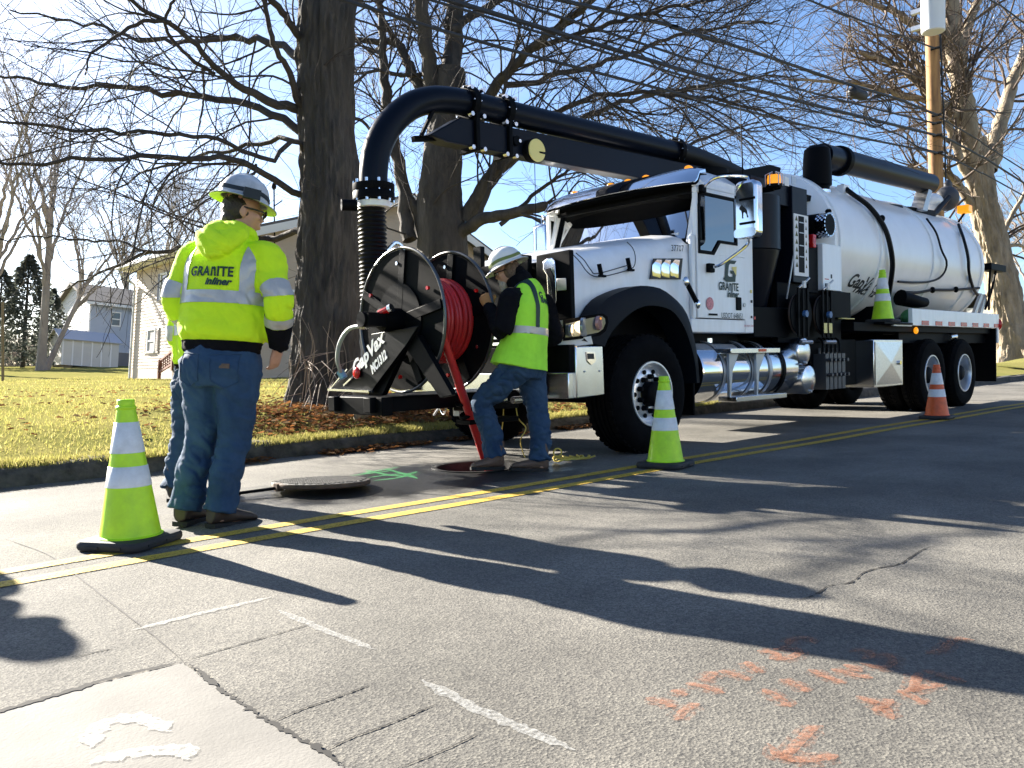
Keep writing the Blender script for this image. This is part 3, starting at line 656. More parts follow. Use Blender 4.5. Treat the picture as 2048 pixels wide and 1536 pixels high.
# ---- the sunlit tree beyond the truck's tail
D3 = 27.
def L3(*pts): return [dp(x, y, D3+dd) for x, y, dd in pts]
right = [
 (L3((1950, 330, 0), (1925, 200, -.3), (1910, 90, -.6), (1895, -40, -.9), (1880, -160, -1.2)), [.38, .32, .28, .2]),
 (L3((1975, 340, 0), (2000, 250, .3), (2025, 170, .6), (2048, 110, .8), (2090, 20, 1.2)), [.30, .22, .18, .13]),
 (L3((1930, 260, 0), (1880, 205, -.6), (1830, 160, -1.), (1790, 130, -1.4), (1720, 105, -2.)), [.2, .16, .12, .08, .05]),
 (L3((1905, 130, 0), (1860, 75, -.4), (1800, 30, -.8), (1750, 10, -1.2), (1690, -10, -1.6)), [.2, .16, .12, .08, .05]),
 (L3((1950, 420, 0), (1905, 355, -.4), (1860, 345, -.8), (1815, 335, -1.2)), [.16, .13, .10, .05]),
 (L3((1950, 390, 0), (1918, 310, -.2), (1890, 240, -.4), (1850, 200, -.6), (1790, 190, -1.), (1700, 165, -1.5), (1580, 160, -2.)), [.14, .12, .09, .06, .03]),
 (L3((1918, 110, 0), (1940, 40, .3), (1975, -40, .6)), [.2, .15, .1]),
 (L3((1975, 520, 0), (2005, 470, .2), (2030, 420, .4), (2060, 370, .6)), [.10, .08, .05]),
 (L3((1990, 500, 0), (2030, 490, .4), (2070, 500, .8)), [.08, .06, .04]),
 (L3((1880, 210, -.5), (1850, 150, -.8), (1800, 90, -1.2), (1730, 60, -1.6)), [.1, .07, .05, .03]),
]
b3 = at(2020, 708, d=D3)
t3 = [at(2034, 715, d=D3), at(2022, 660, d=D3), at(2002, 560, d=D3), at(1985, 480, d=D3), at(1965, 400, d=D3), at(1955, 330, d=D3), at(1945, 280, d=D3)]
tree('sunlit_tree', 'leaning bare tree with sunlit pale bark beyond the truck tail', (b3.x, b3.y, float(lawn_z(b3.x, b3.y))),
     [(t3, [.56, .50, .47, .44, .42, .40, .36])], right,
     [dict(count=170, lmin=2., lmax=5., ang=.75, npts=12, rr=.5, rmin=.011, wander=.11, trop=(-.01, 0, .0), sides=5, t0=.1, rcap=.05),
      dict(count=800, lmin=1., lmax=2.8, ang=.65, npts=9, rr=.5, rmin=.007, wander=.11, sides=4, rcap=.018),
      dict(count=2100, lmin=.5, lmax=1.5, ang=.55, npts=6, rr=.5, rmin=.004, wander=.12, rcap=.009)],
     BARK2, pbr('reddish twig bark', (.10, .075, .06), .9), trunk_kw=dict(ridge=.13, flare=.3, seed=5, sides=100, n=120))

# ---- distant trees at the left and behind the houses
def far_tree(name, label, px, py, d, h, seed, spread=.45, dense=1., r0=.03, lean=0., lo=.3):
    rs = np.random.default_rng(seed); b = at(px, py, d=d); base = Vector((b.x, b.y, float(lawn_z(b.x, b.y))))
    up = (LEAN.to_3x3() @ Vector((lean, 0, 1))).normalized(); s = h*r0
    trunk = [base-up*.4, base+up*h*.12, base+up*h*.3, base+up*h*.55]
    limbs = []
    for k in range(9):
        t = lo+.25*rs.random()-.05; p = base+up*h*max(t, .12); a = rs.uniform(0, 2*PI); o = Vector((math.cos(a), math.sin(a), 0)); L = h*rs.uniform(.45, .7)
        q = [p, p+up*L*.3+o*L*spread*.22, p+up*L*.65+o*L*spread*.55, p+up*L+o*L*spread]
        limbs.append((q, [s*.5, s*.34, s*.2, s*.07]))
    return tree(name, label, base, [(trunk, [s*1.3, s, s*.85, s*.5])], limbs,
        [dict(count=int(90*dense), lmin=h*.12, lmax=h*.3, ang=.6, npts=9, rr=.5, rmin=s*.045, wander=.09, trop=(0, 0, .03), sides=4, rcap=s*.18),
         dict(count=int(520*dense), lmin=h*.06, lmax=h*.16, ang=.6, npts=6, rr=.5, rmin=s*.03, wander=.1, trop=(0, 0, .02), rcap=s*.08),
         dict(count=int(1900*dense), lmin=h*.025, lmax=h*.08, ang=.6, npts=4, rr=.5, rmin=s*.02, wander=.1, rcap=s*.04)],
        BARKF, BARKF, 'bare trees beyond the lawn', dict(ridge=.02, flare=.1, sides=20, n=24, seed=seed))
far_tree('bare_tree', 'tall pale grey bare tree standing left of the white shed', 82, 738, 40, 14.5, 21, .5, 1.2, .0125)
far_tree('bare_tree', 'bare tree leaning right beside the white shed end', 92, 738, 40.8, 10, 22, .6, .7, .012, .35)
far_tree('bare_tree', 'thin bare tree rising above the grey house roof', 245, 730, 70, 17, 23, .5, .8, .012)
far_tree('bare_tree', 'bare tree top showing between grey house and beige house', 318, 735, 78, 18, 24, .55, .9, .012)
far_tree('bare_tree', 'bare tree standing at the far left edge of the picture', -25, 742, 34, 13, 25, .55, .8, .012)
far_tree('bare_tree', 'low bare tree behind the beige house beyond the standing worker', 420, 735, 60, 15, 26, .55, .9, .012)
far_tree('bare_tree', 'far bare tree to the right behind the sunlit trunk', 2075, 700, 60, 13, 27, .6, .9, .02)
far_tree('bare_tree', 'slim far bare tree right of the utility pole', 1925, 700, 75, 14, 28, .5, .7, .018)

# ---- evergreens at the left
NEEDLE = leafy_mat('hazed conifer needles', [(.07, .08, .065), (.10, .11, .09), (.13, .14, .12)], .3)  # greyed and lightened to stand for the haze over the far trees
def conifer(label, px, py, d, h, rad, seed, n=5200):
    rs = np.random.default_rng(seed); b = at(px, py, d=d); base = Vector((b.x, b.y, float(lawn_z(b.x, b.y))))
    root = thing('evergreen', label, 'tree', base, 'dark evergreens at the left'); up = (LEAN.to_3x3() @ Vector((0, 0, 1)))
    link_mesh('trunk', trunk_mesh([tuple(base-up*.3), tuple(base+up*h*.5), tuple(base+up*h*.97)], [h*.02, h*.014, h*.003], sides=12, n=14, ridge=.01), BARK1, root)
    t = rs.random(n)**.75; a = rs.uniform(0, 2*PI, n); whorl = .75+.25*np.sin(a*7+np.floor(t*16)*2.1); r = rad*(1-t)**.8*(.25+.75*rs.random(n)**.45)*whorl
    c = np.array(base)+np.outer(.06*h+t*h*.93, np.array(up))+np.c_[np.cos(a)*r, np.sin(a)*r, -.12*r]
    s = rs.uniform(.10, .26, n)*h/9; dirv = np.c_[np.cos(a)+rs.normal(0, .35, n), np.sin(a)+rs.normal(0, .35, n), rs.normal(-.15, .3, n)]*s[:, None]; q = rs.standard_normal((n, 3))*(s*.45)[:, None]
    V = np.stack([c-q, c+q, c+dirv+q*.4, c+dirv-q*.4], 1)
    link_mesh('crown', np_mesh('crown', V.reshape(-1, 3), np.arange(4*n).reshape(-1, 4), False), NEEDLE, root)
conifer('dark evergreen behind the tall grey bare tree', 45, 740, 46, 6.4, 3.0, 31, 4200)
conifer('dark evergreen at the far left picture edge', -8, 742, 44, 5.4, 3.2, 32, 4200)
conifer('low evergreen bush tucked between bare trunk and shed', 98, 738, 50, 4.8, 1.9, 33, 3500)

# brush along the far edge of the lots
bx = []
for px in list(range(-40, 110, 9))+list(range(1980, 2100, 8)):
    d = random.uniform(52, 66); p = at(px, 735 if px < 1000 else 690, d=d); bx.append((p.x, p.y, float(lawn_z(p.x, p.y))))
P = np.array([[(x+RNG.normal(0, .4), y+RNG.normal(0, .6), z)]*2 for x, y, z in bx for _ in range(26)]); P[:, 1] += np.c_[RNG.normal(0, .5, len(P)), RNG.normal(0, .5, len(P)), RNG.uniform(.7, 2.6, len(P))]
P2 = np.stack([P[:, 0], P[:, 0]*.5+P[:, 1]*.5+RNG.normal(0, .12, (len(P), 3)), P[:, 1]], 1)
pa, ra = spawn(P2, np.full((len(P), 3), .02), 2600, .5, 1.3, .5, 5, .5, .007)
V1, F1 = tubes(P2, np.full((len(P), 3), .018), 3); V2, F2 = tubes(pa, ra, 3)
tag(link_mesh('brush', np_mesh('brush', np.vstack([V1, V2]), np.vstack([F1, F2+len(V1)])), BARKF), 'bare brush thicket along the back of the lots', 'brush', kind='stuff')
# ------------------------------------------------------------------ houses
def lap_wall(mb, p0, ax, out, w, h, course=.115, lap=.014, gable=None):
    """lapped boards: p0 lower corner, ax unit vector along the wall, out the outward normal; gable(z)->(a,b) limits"""
    p0, ax, out = Vector(p0), Vector(ax), Vector(out); k = 0; z = 0.
    while z < h-1e-6:
        z1 = min(z+course, h)
        a0, b0 = gable(z) if gable else (0, w); a1, b1 = gable(z1) if gable else (0, w)
        if b0-a0 < .02: break
        q = [p0+ax*a0+out*lap+Vector((0, 0, z)), p0+ax*b0+out*lap+Vector((0, 0, z)), p0+ax*b1+Vector((0, 0, z1)), p0+ax*a1+Vector((0, 0, z1)), p0+ax*a0+Vector((0, 0, z)), p0+ax*b0+Vector((0, 0, z))]
        mb.add(q, [(0, 1, 2, 3), (4, 5, 1, 0)]); z = z1

def local_hit(root, x, y, axis, val):
    """photo pixel -> point on the plane local[axis] = val of a thing"""
    Mi = wm(root).inverted(); o = Mi @ CPOS; d = (Mi.to_3x3() @ (at(x, y, d=1.)-CPOS)); return o+d*((val-o[axis])/d[axis])

def window(root, p0, p1, axis, out, mat=None, shutters=None, rows=2):
    """window between local points p0 (low) and p1 (high) on a wall whose normal is +-axis"""
    lo = Vector([min(a, b) for a, b in zip(p0, p1)]); hi = Vector([max(a, b) for a, b in zip(p0, p1)]); t = 1-axis
    def bx(mb, a0, a1, z0, z1, d0, d1):
        v = [0]*6; v[2*t], v[2*t+1] = a0, a1; v[2*axis], v[2*axis+1] = sorted((lo[axis]+out*d0, lo[axis]+out*d1)); v[4], v[5] = z0, z1; mb.box(*v)
    f = .07; mb = MB()
    bx(mb, lo[t]-f, lo[t], lo[2]-f, hi[2]+f, 0, .05); bx(mb, hi[t], hi[t]+f, lo[2]-f, hi[2]+f, 0, .05)
    bx(mb, lo[t], hi[t], hi[2], hi[2]+f, 0, .048); bx(mb, lo[t], hi[t], lo[2]-f, lo[2], 0, .06); zm = (lo[2]+hi[2])/2
    bx(mb, lo[t], hi[t], zm-.03, zm+.03, .018, .04)
    w = mb.build('window', M['trim'], root, local=True, smooth=0)
    g = MB(); bx(g, lo[t], hi[t], lo[2], hi[2], .004, .018); g.build('pane', mat or M['winglass'], w, local=True, smooth=0)
    if shutters:
        wd = (hi[t]-lo[t])*.42
        for s in (lo[t]-f-wd-.02, hi[t]+f+.02):
            sh = MB(); bx(sh, s, s+wd, lo[2]-f, hi[2]+f, .012, .035)
            nz = 12
            for k in range(nz):
                z = lo[2]+(hi[2]-lo[2])*(k+.15)/nz; bx(sh, s+.05, s+wd-.05, z, z+(hi[2]-lo[2])/nz*.62, .035, .045)
            sh.build('shutter', shutters, root, local=True, smooth=0)

def roof_slab(root, poly, thick, mat, name='roof'):
    mb = MB(); A = [Vector(p) for p in poly]; n = (A[1]-A[0]).cross(A[2]-A[0]).normalized()
    if n.z < 0: n = -n
    mb.rings([[p for p in A], [p+n*thick for p in A]]); return mb.build(name, mat, root, local=True, smooth=0)

# ---- beige house, gable to the street
hx, hy = 10.3, 22.
H1 = thing('beige_house', 'beige vinyl sided two storey house partly hidden behind worker and trunk', 'house', (hx, hy, float(lawn_z(hx, hy))-.02), rot=LEAN)
Wd, Dp, Eh, Pk = 10.4, 9.6, 4.25, 6.25
fo = .42
mb = MB(); lap_wall(mb, (0, Dp, fo), (0, -1, 0), (-1, 0, 0), Dp, Eh-fo)
s1 = mb.build('side_siding', M['siding'], H1, local=True, smooth=0)
mb = MB(); lap_wall(mb, (0, 0, 0), (1, 0, 0), (0, -1, 0), Wd, Eh); lap_wall(mb, (0, 0, Eh), (1, 0, 0), (0, -1, 0), Wd, Pk-Eh, gable=lambda z: (z/(Pk-Eh)*Wd/2, Wd-z/(Pk-Eh)*Wd/2))
mb.build('front_siding', M['siding'], H1, local=True, smooth=0)
MB().box(-.005, .2, 0, Dp, -.6, fo).box(.2, Wd, .02, Dp, -1.6, Eh-.1).build('foundation', pbr('beige foundation', (.56, .47, .38), .8), H1, local=True, smooth=0)
ov, oe = .5, .45; sl = (Pk-Eh)/(Wd/2)
roof_slab(H1, [(-ov, -oe, Eh-ov*sl), (Wd/2, -oe, Pk), (Wd/2, Dp+oe, Pk), (-ov, Dp+oe, Eh-ov*sl)], .14, M['shingle'])
roof_slab(H1, [(Wd/2, -oe, Pk), (Wd+ov, -oe, Eh-ov*sl), (Wd+ov, Dp+oe, Eh-ov*sl), (Wd/2, Dp+oe, Pk)], .14, M['shingle'])
MB().box(-ov-.02, -.016, -oe, Dp+oe, Eh-ov*sl-.06, Eh-ov*sl-.02).build('soffit', M['trim'], H1, local=True, smooth=0)
g = MB(); z = Eh-ov*sl
g.box(-ov-.14, -ov-.022, -oe, Dp+oe, z-.04, z+.10)
g.build('gutter', M['trim'], H1, local=True, smooth=0, bevel=.02)
MB().tube([(-ov-.08, Dp+.1, z-.05), (-ov-.06, Dp+.05, z-.2), (-.09, Dp-.08, z-.55), (-.07, Dp-.10, z-.8), (-.07, Dp-.10, .05)], .045, 8).build('downspout', M['trim'], H1, local=True)
for sg in (0, 1):
    a = Vector((-ov, -oe-.012, Eh-ov*sl-.05)) if not sg else Vector((Wd+ov, -oe-.012, Eh-ov*sl-.05)); b = Vector((Wd/2, -oe-.012, Pk-.05))
    MB().bar(a, b, .03, .22, Vector((0, 0, 1))).build('rake_board', M['trim'], H1, local=True, smooth=0)
q = lambda x, y: local_hit(H1, x, y, 0, 0.)
a, b = q(296, 703), q(312, 660); window(H1, a, b, 0, -1, M['curtain'], M['shutterb'])
a, b = q(322, 597), q(336, 548); window(H1, a, b, 0, -1, M['winglass'], M['shutter'])
q = lambda x, y: local_hit(H1, x, y, 1, 0.)
a, b = q(703, 560), q(790, 512); window(H1, a, b, 1, -1)
a, b = q(560, 640), q(590, 585); window(H1, a, b, 1, -1, M['curtain'])
# side stoop with stained lattice rail
st = thing('stoop_rail', 'small red brown lattice rail on wooden steps beside the beige house', 'railing', wm(H1) @ Vector((-.6, 5.4, 0)), rot=LEAN)
p0 = local_hit(H1, 318, 752, 0, -.5); p1 = local_hit(H1, 345, 735, 0, -.5); ya, yb = p0.y, p1.y; z0, z1 = p0.z, p1.z
off = Vector((.6, -5.4, 0))
L_ = lambda x, y, z: Vector((x, y, z))+off
top0, top1 = local_hit(H1, 318, 722, 0, -.5).z, local_hit(H1, 345, 700, 0, -.5).z
for yy, zb, zt in ((ya, z0, top0), (yb, z1, top1)): MB().bar(L_(-.5, yy, zb-.1), L_(-.5, yy, zt+.05), .09, .09).build('post', M['brownwood'], st, local=True, smooth=0)
for zb, zt in ((z0+.12, z1+.12), (top0, top1)): MB().bar(L_(-.5, ya, zb), L_(-.5, yb, zt), .05, .07).build('rail', M['brownwood'], st, local=True, smooth=0)
lat = MB(); nL = 7
for k in range(1, nL):
    t = k/nL; y = ya+(yb-ya)*t; lat.bar(L_(-.5, y, z0+.12+(z1-z0)*t), L_(-.5, y, top0+(top1-top0)*t), .02, .03)
for k in range(1, 5):
    t = k/5; lat.bar(L_(-.49, ya, z0+.12+(top0-z0-.12)*t), L_(-.49, yb, z1+.12+(top1-z1-.12)*t), .02, .03)
lat.build('lattice', M['brownwood'], st, local=True, smooth=0)
for k in range(3): MB().box(-.5+.6, .05+.6, yb-5.4-.3*k-.35, yb-5.4-.3*k, z0-.2, z0+.2+.0-.0*k+(.16*(2-k) if k < 2 else 0)).build('step', M['wood'], st, local=True, smooth=0)
# aerial mast over the near roof corner
am = at(548, 452, n=21.6); at_ = at(548, 376, n=21.6)
an = thing('roof_aerial', 'thin weather mast with small sensors on the beige house roof', 'aerial', am)
MB().tube([am-Vector((0, 0, .5)), at_], .022, 8).build('mast', M['grey'], an)
MB().ell(at_+Vector((0, 0, .05)), (.07, .07, .1)).build('sensor', M['grey'], an)
c = at(555, 407, n=21.6); MB().bar(c-Vector((.1, 0, .08)), c+Vector((.15, 0, .1)), .02, .03).build('vane', M['grey'], an)

# ---- grey house behind, ridge along the street
c2 = at(173, 736, d=50.); H2 = thing('grey_house', 'grey two storey house, front coloured as shaded, gable as sunlit, behind the shed', 'house', (c2.x, c2.y, float(lawn_z(c2.x, c2.y))-.05), rot=LEAN)
W2, D2h, E2 = 10., 7.2, 4.05
mb = MB(); lap_wall(mb, (0, 0, 1.05), (1, 0, 0), (0, -1, 0), W2, E2-1.05, .15, .018); mb.build('front_siding', M['sidingg'], H2, local=True, smooth=0)  # front siding coloured grey blue for its shade
mb = MB(); lap_wall(mb, (0, D2h, .0), (0, -1, 0), (-1, 0, 0), D2h, E2, .15, .018); lap_wall(mb, (0, D2h, E2), (0, -1, 0), (-1, 0, 0), D2h, 1.3, .15, .018, gable=lambda z: (z/1.3*D2h/2, D2h-z/1.3*D2h/2))
mb.build('lit_gable_siding', M['sidingw'], H2, local=True, smooth=0)  # gable siding coloured white for the sunlight on it
MB().box(.02, W2, .04, D2h, -1.2, 1.05).build('foundation', pbr('grey block wall', (.16, .16, .17), .9), H2, local=True, smooth=0)
sl2 = 1.3/(D2h/2); o2 = .35
roof_slab(H2, [(-.3, -o2, E2-o2*sl2), (W2+.3, -o2, E2-o2*sl2), (W2+.3, D2h/2, E2+1.3), (-.3, D2h/2, E2+1.3)], .16, M['shingle'])
roof_slab(H2, [(-.3, D2h/2, E2+1.3), (W2+.3, D2h/2, E2+1.3), (W2+.3, D2h+o2, E2-o2*sl2), (-.3, D2h+o2, E2-o2*sl2)], .16, M['shingle'])
MB().box(-.3, W2+.3, -o2-.03, -o2-.004, E2-o2*sl2-.08, E2-o2*sl2+.14).build('fascia', M['trim'], H2, local=True, smooth=0)
MB().box(-.03, .05, -.03, .05, 0, E2).build('corner_board', M['trim'], H2, local=True, smooth=0)
q = lambda x, y: local_hit(H2, x, y, 1, 0.)
a, b = q(223, 650), q(240, 627); window(H2, a, b, 1, -1)
q = lambda x, y: local_hit(H2, x, y, 0, 0.)
a, b = q(120, 650), q(133, 627); window(H2, a, b, 0, -1)

# ---- white shed
cs = at(121, 739, d=45.); S = thing('garden_shed', 'long low white garden shed with pale roof on the lawn', 'shed', (cs.x, cs.y, float(lawn_z(cs.x, cs.y))+.02), rot=LEAN)
ws = (local_hit(S, 236, 730, 1, 0.)).x; es = 1.55
MB().box(0, ws, 0, 2.5, .12, es).build('wall', M['sidingw'], S, local=True, smooth=0)
for k in range(6): MB().box(ws*k/6+.02, ws*k/6+.10, -.03, -.002, .12, es).build('batten', M['trim'], S, local=True, smooth=0)
MB().add([(-.005, 0, es), (-.005, 2.5, es), (-.005, 1.25, es+.55)], [(0, 1, 2)]).build('gable', M['sidingw'], S, local=True, smooth=0)
rf = pbr('pale metal roof', (.45, .45, .47), .5, .2)
roof_slab(S, [(-.15, -.15, es-.05), (ws+.15, -.15, es-.05), (ws+.15, 1.25, es+.57), (-.15, 1.25, es+.57)], .05, rf)
roof_slab(S, [(-.15, 1.25, es+.57), (ws+.15, 1.25, es+.57), (ws+.15, 2.65, es-.05), (-.15, 2.65, es-.05)], .05, rf)
for k in (0, 1, 2): MB().box(.2+k*(ws-.6)/2, .6+k*(ws-.6)/2, .1, 2.4, -.3, .12).build('skid', M['wood'], S, local=True, smooth=0)

# thin post at the left edge
pb = at(5, 752, d=28.); tag(MB().tube([pb-Vector((0, 0, .3)), at(5, 604, d=28.)], .045, 8).build('thin_post', M['wood']), 'thin wooden post at the left edge of the lawn', 'post')

# low house seen past the tail of the truck
c4 = at(2012, 690, d=75.); H4 = thing('far_house', 'pale far house low behind the sunlit trunk at the right edge', 'house', (c4.x, c4.y, c4.z-1.), rot=LEAN)
MB().box(0, 9, 0, 7, 0, 4.6).build('wall', M['sidingw'], H4, local=True, smooth=0)
roof_slab(H4, [(-.4, -.5, 4.5), (9.4, -.5, 4.5), (9.4, 3.5, 6.3), (-.4, 3.5, 6.3)], .15, M['shingle']); roof_slab(H4, [(-.4, 3.5, 6.3), (9.4, 3.5, 6.3), (9.4, 7.5, 4.5), (-.4, 7.5, 4.5)], .15, M['shingle'])
for xw in (1.2, 4., 6.6): window(H4, Vector((xw, 0, 1.6)), Vector((xw+1., 0, 2.9)), 1, -1)

# ------------------------------------------------------------------ utility pole and cables
NP = 8.05
pb, pt = at(1881, 690, n=NP), at(1858, -150, n=NP)
UP = thing('utility_pole', 'orange brown wooden utility pole behind the white tank', 'utility pole', (pb.x, pb.y, 0))
MB().tube([pb-Vector((0, 0, .8)), pb*.5+pt*.5, pt], [.185, .17, .15], 20).build('shaft', M['pole'], UP)
tr = at(1866, 30, n=NP-.45); TM = pbr('grey transformer paint', (.62, .64, .66), .4)
MB().lathe([(.24, -.42), (.265, -.40), (.27, .35), (.28, .38), (.2, .52), (.05, .56)], tr, seg=28).build('transformer', TM, UP)
for dz in (-.2, .2): MB().box(tr.x-.06, tr.x+.06, tr.y+.2, tr.y+.5, tr.z+dz-.05, tr.z+dz+.05).build('bracket', M['steel'], UP, smooth=0)
for px, py in ((1874, 246), (1876, 270), (1878, 305), (1872, 96), (1874, 230)):
    c = at(px, py, n=NP-.17); MB().cyl(c+Vector((0, .12, 0)), c-Vector((0, .1, 0)), .035, 10).build('insulator', M['grey'], UP)
MB().tube([at(1880, 62, n=NP-.2), at(1884, 150, n=NP-.2), at(1890, 300, n=NP-.2), at(1893, 420, n=NP-.2)], .02, 6).build('riser', M['cable'], UP)

def cable(label, pix, r, ext=1, sag=0., name='overhead_cable'):
    P = [at(x, y, n=NP-.19) for x, y in pix]
    if ext:
        d = (P[0]-P[1])
        if d.x != 0: P = [P[0]+d*((-26-P[0].x)/d.x)] + P
    return tag(MB().tube(P, r*1.5, 6, 40).build(name, M['cable']), label, 'cable', 'cables on the utility pole')
cable('thick black lower cable running from picture top centre to the pole', [(924, 8), (1400, 150), (1620, 208), (1870, 270)], .024)
cable('thin cable just under the thick cable, ending in a drop loop', [(889, 8), (1400, 161), (1650, 228), (1790, 264), (1812, 292), (1840, 294), (1874, 305)], .013)
cable('lowest overhead cable crossing behind the forked tree to the pole', [(713, 8), (850, 51), (990, 92), (1400, 198), (1650, 260), (1874, 306)], .016)
cable('cable just above the thick lower one', [(1014, 0), (1400, 124), (1700, 205), (1872, 247)], .015)
cable('upper cable carrying the splice case and slack coil', [(1155, 8), (1300, 42), (1483, 96), (1702, 170), (1790, 196), (1874, 230)], .022)
cable('topmost cable meeting the pole below the transformer', [(1560, -25), (1618, 0), (1738, 47), (1868, 96)], .014)
for lb, pix, r in (('cable leaving the pole to the right, thick lower one', [(1880, 270), (1960, 312), (2048, 366), (2400, 590)], .02),
                   ('cable leaving the pole to the right, lowest thin one', [(1880, 306), (1960, 345), (2048, 392), (2400, 590)], .014),
                   ('cable leaving the pole to the right, upper thin one', [(1880, 236), (1960, 282), (2048, 340), (2400, 560)], .013),
                   ('high cable crossing the upper right picture corner', [(1880, -60), (1987, 4), (2048, 46), (2300, 240)], .016)):
    cable(lb, pix, r, 0)
sp = at(1716, 180, n=NP-.19); sx = (at(1740, 187, n=NP-.19)-at(1700, 170, n=NP-.19)).normalized()
SPL = thing('splice_case', 'black splice case clamped on the upper overhead cable', 'splice case', sp)
MB().lathe([(.03, -.34), (.1, -.28), (.115, -.2), (.115, .2), (.1, .28), (.03, .34)], sp-Vector((0, 0, .08)), sx, 16).build('case', M['cable'], SPL)
cl = MB()
for k in range(4): cl.torus(at(1755, 222, n=NP-.2+.05*k), Vector((.5, 1, .25*k-.3)), .30+.02*k, .014, 36, 6)
tag(cl.build('slack_coil', M['cable']), 'coil of slack black cable hanging under the splice case', 'cable coil')
# ------------------------------------------------------------------ the other side of the street, seen only in glass, paint and chrome
xs = np.arange(-60, 141, 8.); ys = np.r_[-3.4, -4.2, -6, -10, -20, -60, -130]; X, Y = np.meshgrid(xs, ys); V = np.c_[X.ravel(), Y.ravel(), np.interp(Y.ravel(), [-130, -20, -6, -3.4], [1.4, .5, .16, .05])]
k = len(xs); idx = (np.arange(len(ys)-1)[:, None]*k+np.arange(k-1)[None]).ravel()
tag(link_mesh('far_lawn', np_mesh('far_lawn', V, np.c_[idx, idx+k, idx+k+1, idx+1]), M['turf']), kind='structure')
H5 = thing('street_house', 'white sided house across the street behind the camera', 'house', (9, -19, .3), rot=LEAN)
mb = MB(); lap_wall(mb, (0, 0, 0), (1, 0, 0), (0, 1, 0), 12, 5., .15, .018); mb.build('front_siding', M['sidingw'], H5, local=True, smooth=0); MB().box(0, 12, -8, -.02, -1.5, 5).build('wall', M['sidingw'], H5, local=True, smooth=0)
roof_slab(H5, [(-.4, .5, 4.8), (12.4, .5, 4.8), (12.4, -4, 7.2), (-.4, -4, 7.2)], .15, M['shingle']); roof_slab(H5, [(-.4, -4, 7.2), (12.4, -4, 7.2), (12.4, -8.5, 4.8), (-.4, -8.5, 4.8)], .15, M['shingle'])
for xw in (1.5, 5., 8.6):
    for zw in (.9, 3.3): window(H5, Vector((xw, .02, zw)), Vector((xw+1.1, .02, zw+1.3)), 1, 1)
def across_tree(x, y, h, seed, lab):
    rs = np.random.default_rng(seed); base = Vector((x, y, .2)); up = Vector((0, 0, 1)); s = h*.022; limbs = []
    for k in range(9):
        p = base+up*h*rs.uniform(.2, .5); a = rs.uniform(0, 2*PI); o = Vector((math.cos(a), math.sin(a), 0)); L = h*rs.uniform(.4, .6)
        limbs.append(([p, p+up*L*.3+o*L*.12, p+up*L*.65+o*L*.3, p+up*L+o*L*.5], [s*.5, s*.34, s*.2, s*.07]))
    t = tree('street_tree', lab, base, [([base-up*.3, base+up*h*.3, base+up*h*.6], [s*1.3, s, s*.5])], limbs,
        [dict(count=90, lmin=h*.12, lmax=h*.3, ang=.6, npts=7, rr=.5, rmin=s*.045, wander=.09, sides=4, rcap=s*.18), dict(count=700, lmin=h*.06, lmax=h*.16, ang=.6, npts=5, rr=.5, rmin=s*.04, wander=.1, rcap=s*.08)], BARKF, BARKF, 'trees across the street', dict(sides=14, n=14, ridge=.02))
for x, y, h, sd, lb in ((20, -9, 12, 41, 'bare tree across the street opposite the truck tail'), (7.5, -8.5, 11, 42, 'bare tree across the street opposite the truck cab'), (33, -10, 13, 43, 'bare tree across the street, farthest up the road'), (-6, -9, 12, 44, 'bare tree across the street behind the camera')): across_tree(x, y, h, sd, lb)
# ------------------------------------------------------------------ the vacuum truck
TX, TY = 6.05, 5.8
T = thing('vacuum_truck', 'white and black vacuum truck with boom, hose reel and white tank', 'truck', (TX, TY, 0))
FX, NF = (lambda p, q, t: (p, t, q)), 4.78       # side outline (x, z) pushed across y
def side_prism(poly, y0, y1, name, mat, parent=T, bevel=0, smooth=35): return MB().prism(poly, FX, y0, y1).build(name, mat, parent, smooth, bevel)
def bx(name, mat, x0, x1, y0, y1, z0, z1, parent=T, bevel=.008): return MB().box(x0, x1, y0, y1, z0, z1).build(name, mat, parent, 35, bevel)
def poly_at(pix, **k): return [at(x, y, **k) for x, y in pix]
def rounded(x0, x1, z0, z1, r, n=5):
    P = []
    for cx, cz, a in ((x1-r, z1-r, 0), (x0+r, z1-r, PI/2), (x0+r, z0+r, PI), (x1-r, z0+r, 3*PI/2)):
        P += [(cx+r*math.cos(a+PI/2*i/n), cz+r*math.sin(a+PI/2*i/n)) for i in range(n+1)]
    return P

# chassis
for y in (5.38, 6.22): bx('frame_rail', M['satin'], 5.05, 15.7, y-.05, y+.05, .72, 1.02)
bx('crossmember', M['satin'], 8.2, 10.7, 5.0, 6.6, .55, .98); bx('engine_sun_block', M['satin'], 5.07, 6.95, 5.06, 6.54, .52, 1.55)  # engine box enlarged to stop sunlight leaking through the bay
for x in (6.05, 12.77, 14.1): MB().cyl((x, 4.95, .53), (x, 6.65, .53), .085, 14).build('axle', M['satin'], T)

